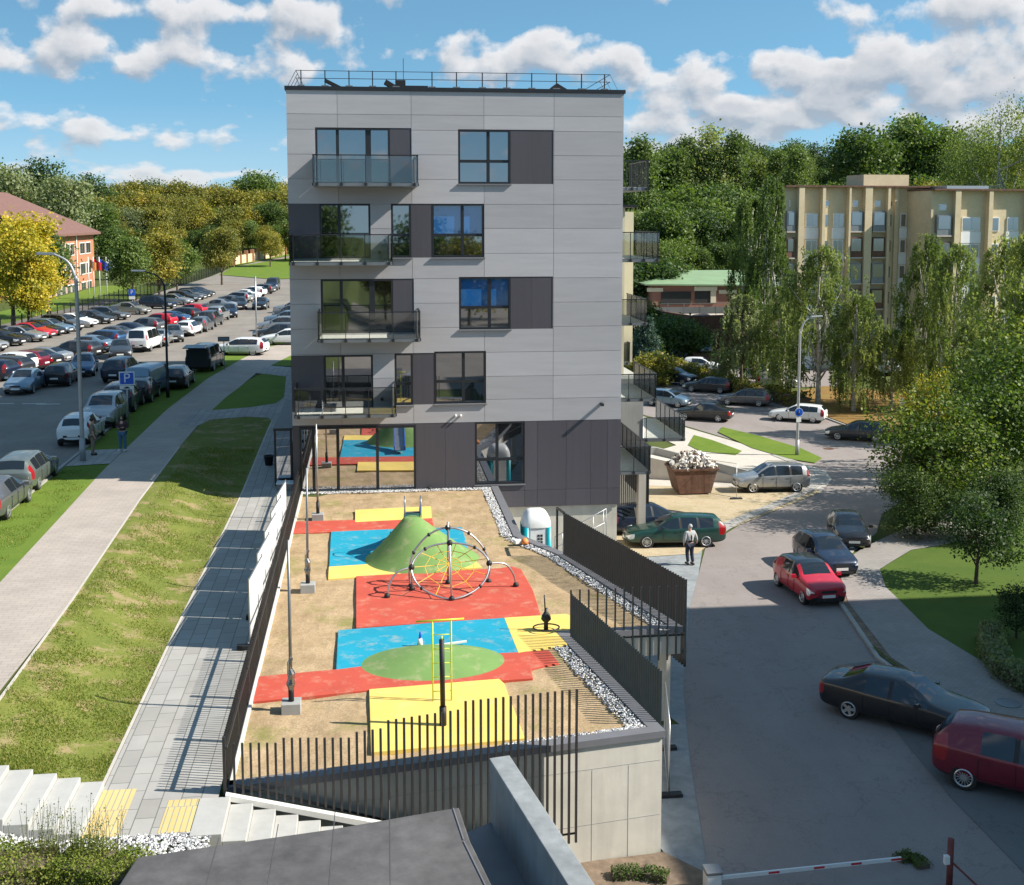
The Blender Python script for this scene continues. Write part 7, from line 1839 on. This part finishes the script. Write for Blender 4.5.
mt('maple_big', 9, 945, 0, 402, 'large loose yellow-green maple overhanging the pavement', Y=56, wide=1.22); mt('maple_big2', 9, 1010, 0, 365, 'tall loose yellow-green maple right of the one overhanging the pavement', Y=59, wide=1.1)
mt('near_green2', 9, 925, 0, 468, 'low green maple with branches reaching over the road', Y=54, wide=1.35); mt('maple_big', 9, 1050, 0, 320, 'tall tree cut by the right edge over the lawn', Y=62)
mt('near_green', 9, 1000, 0, 470, 'dark low-branched tree behind the small multi-stemmed tree', Y=52, wide=1.2)
P_('lilac', 'small_tree', 'small', 'tree', 4.2, 4.2, 'lf_dark', 84, n_cl=75, per=60, leaf=.15, crown0=.22)
mt('lilac', 4.2, 976, 585, 500, 'small multi-stemmed tree on the shaded lawn')
mt('lilac', 4.2, 1016, 640, 585, 'low dark bush at the right edge above the flower bed')
P_('spruce', 'spruce_tree', 'blue spruce', 'tree', 6, 5, 'lf_spruce', 91, kind='conifer', n_cl=260, per=45, leaf=.22, crown0=.02)
mt('spruce', 6, 648, 0, 322, 'blue spruce beside the side balconies', Y=126)
P_('bush', 'bush', 'bush', 'bush', 3, 4.6, 'lf_dark', 92, n_cl=120, per=45, leaf=.22, crown0=.02)
P_('bush_y', 'bush', 'bush', 'bush', 2.2, 3.6, 'lf_olive', 93, n_cl=110, per=45, leaf=.18, crown0=.02)
for (k, hh, px, yt, Y, lab) in [('bush', 3, 680, 322, 134, 'dark bush on the slope right of the spruce'), ('bush', 3, 668, 318, 138, 'dark bush behind the spruce'), ('bush', 3, 698, 330, 137, 'dark bush below the brown wall'), ('bush', 3, 640, 338, 128, 'low dark bush left of the spruce'),
        ('bush_y', 2.2, 656, 354, 115, 'yellowish round shrub behind the blue off-roader'), ('bush', 3, 634, 300, 150, 'bush between the balconies and the shed'), ('bush', 3, 655, 262, 170, 'green bush left of the shed roof'), ('bush', 3, 642, 266, 168, 'green bush by the side balcony, left of the shed')]:
    mt(k, hh, px, 0, yt, lab, Y=Y)
def hedge(name, pts, w_, h_, mat, lab, n=5000, leaf=.16, seed=3):
    rng = np.random.RandomState(seed); r = root(name, (pts[0][0], pts[0][1], H(*pts[0])), lab, 'hedge'); segs = [(a, b, math.dist(a, b)) for a, b in zip(pts[:-1], pts[1:])]; tot = sum(s[2] for s in segs); Ps = []; Ts = []
    for a, b, L in segs:
        m_ = int(n * L / tot); t = rng.uniform(0, 1, m_); s = rng.uniform(-1, 1, m_); hh = rng.uniform(0, 1, m_) ** .6
        d = Vector((b[0] - a[0], b[1] - a[1])).normalized(); bumpy = .85 + .2 * np.sin(t * L * 1.9) + .12 * np.sin(t * L * 4.3)
        x = lerp(a[0], b[0], t) - d.y * s * w_ / 2 * (1 - .3 * hh); y = lerp(a[1], b[1], t) + d.x * s * w_ / 2 * (1 - .3 * hh)
        z = np.array([H(q, v_) for q, v_ in zip(x, y)]) + h_ * hh * bumpy
        Ps.append(np.stack([x - r.location.x, y - r.location.y, z - r.location.z], 1)); Ts.append(.45 + .35 * np.sin(t * L * .9) + rng.normal(size=m_) * .15)
    leaf_mesh('foliage', np.concatenate(Ps), leaf, rng, np.concatenate(Ts), mat, r)
    mb = MB()
    for a, b, L in segs: mb.bar((a[0], a[1], H(*a) + h_ * .35), (b[0], b[1], H(*b) + h_ * .35), w_ * .5, h_ * .7)
    mb.build('inner_twigs', 'bark', r)
hedge('hedge', [GH(676, 372), GH(712, 384), GH(742, 396), GH(775, 402), GH(806, 410)], 1.6, 1.5, 'lf_olive', 'long clipped hedge between the road and the lower car park', 9000, .2)
hedge('flower_bed', [GH(990, 640), GH(993, 662), GH(1004, 680), GH(1024, 692), GH(1040, 700)], 1.1, .75, 'lf_willow', 'curved bed of pale flowering shrubs on the shaded lawn', 5200, .10, 4)
hedge('bush', [GH(-20, 880), GH(60, 874), GH(105, 880), GH(135, 890)], 1.5, .5, 'lf_grass', 'rough green weeds at the lower left corner', 12000, .045, 6)
hedge('weeds', [GH(612, 880), GH(640, 878), GH(668, 884)], .5, .28, 'lf_green', 'green weeds at the foot of the concrete wall', 1500, .05, 7)
hedge('weeds', [GH(898, 862), GH(912, 858), GH(925, 870)], .5, .16, 'lf_green', 'tuft of green weeds in the road at the end of the boom', 900, .05, 8)
hedge('weeds', [(17.1, 38.5), (17.4, 34), (17.8, 30)], .3, .14, 'lf_green', 'narrow line of weeds along the right kerb', 1200, .06, 9)
# tall dry stalks by the steps
rng = np.random.RandomState(9); r = root('dry_weeds', (GH(90, 850)[0], GH(90, 850)[1], H(*GH(90, 850))), 'thin dry flower stalks in front of the white steps', 'weeds'); m = MB(); Pl = []
for k in range(90):
    x, y = GH(rng.uniform(30, 125), 872); x += rng.normal() * .1; y += rng.normal() * .15; z = H(x, y); h_ = rng.uniform(.7, 1.35); tx, ty = x + rng.normal() * .12, y + rng.normal() * .1
    m.tube([(x, y, z), ((x + tx) / 2, (y + ty) / 2, z + h_ * .6), (tx, ty, z + h_)], [.005, .004, .003], 4)
    for q in range(10): t = rng.uniform(.45, 1.05); Pl.append((lerp(x, tx, t) + rng.normal() * .05 - r.location.x, lerp(y, ty, t) + rng.normal() * .05 - r.location.y, z + h_ * t - r.location.z))
m.build('stalks', 'lf_olive', r); leaf_mesh('seed_heads', np.array(Pl), .035, rng, rng.uniform(0, 1, len(Pl)), 'lf_willow', r)
# grass blades on the near lawn, verge and edges
def blades(polys, n, h_, seed, lab, mats='lf_grass', tint0=.5):
    rng = np.random.RandomState(seed); Ps = []
    for (x0, x1, y0, y1) in polys:
        m_ = n; t = rng.uniform(0, 1, m_) ** 1.6; y = y0 + (y1 - y0) * t; x = rng.uniform(x0, x1, m_); Ps.append(np.stack([x, y], 1))
    P2 = np.concatenate(Ps); pat = np.sin(P2[:, 0] * 2.1 + np.sin(P2[:, 1] * 1.3) * 2) * np.sin(P2[:, 1] * 1.7 + P2[:, 0]) + rng.normal(size=len(P2)) * .4
    P2 = P2[pat > -.05]; n = len(P2); z = np.array([H(a, b) for a, b in P2]) + .04
    a = rng.uniform(0, 6.28, n); s = h_ * rng.uniform(.5, 1.3, n); wv = .013; d = rng.normal(size=(n, 2)) * .5 * s[:, None]
    V = np.empty((n, 3, 3)); B = np.stack([P2[:, 0], P2[:, 1], z], 1); o_ = np.stack([np.cos(a) * wv, np.sin(a) * wv, 0 * a], 1)
    V[:, 0] = B - o_; V[:, 1] = B + o_; V[:, 2] = B + np.stack([d[:, 0], d[:, 1], s], 1)
    me = bpy.data.meshes.new('grass'); me.vertices.add(n * 3); me.vertices.foreach_set('co', V.astype(np.float32).ravel()); me.loops.add(n * 3); me.loops.foreach_set('vertex_index', np.arange(n * 3, dtype=np.int32)); me.polygons.add(n)
    me.polygons.foreach_set('loop_start', np.arange(0, n * 3, 3, dtype=np.int32)); me.polygons.foreach_set('loop_total', np.full(n, 3, dtype=np.int32)); me.materials.append(M[mats])
    at_ = me.attributes.new('tint', 'FLOAT', 'FACE'); at_.data.foreach_set('value', rng.uniform(.1, .9, n).astype(np.float32)); me.update(); me.validate()
    o = bpy.data.objects.new('grass', me); COL.objects.link(o); tag(o, lab, 'grass', kind='stuff')
blades([(-8.8, -5.8, 25.3, 60)], 60000, .065, 3, 'short green grass of the sloping lawn beside the slab path')
blades([(-13.8, -12.1, 30, 55)], 14000, .06, 4, 'short grass of the verge beside the car park')

for k in range(16):
    X = -48 + k * 7 + random.uniform(-2, 2); Y = random.uniform(-75, -45)
    plant(random.choice(['bg_olive', 'bg_olive2', 'bg_green', 'bg_dark']), (X, Y), random.uniform(.7, 1.05), label='tree of the row across the street behind the viewpoint', group='row of trees behind the viewpoint')
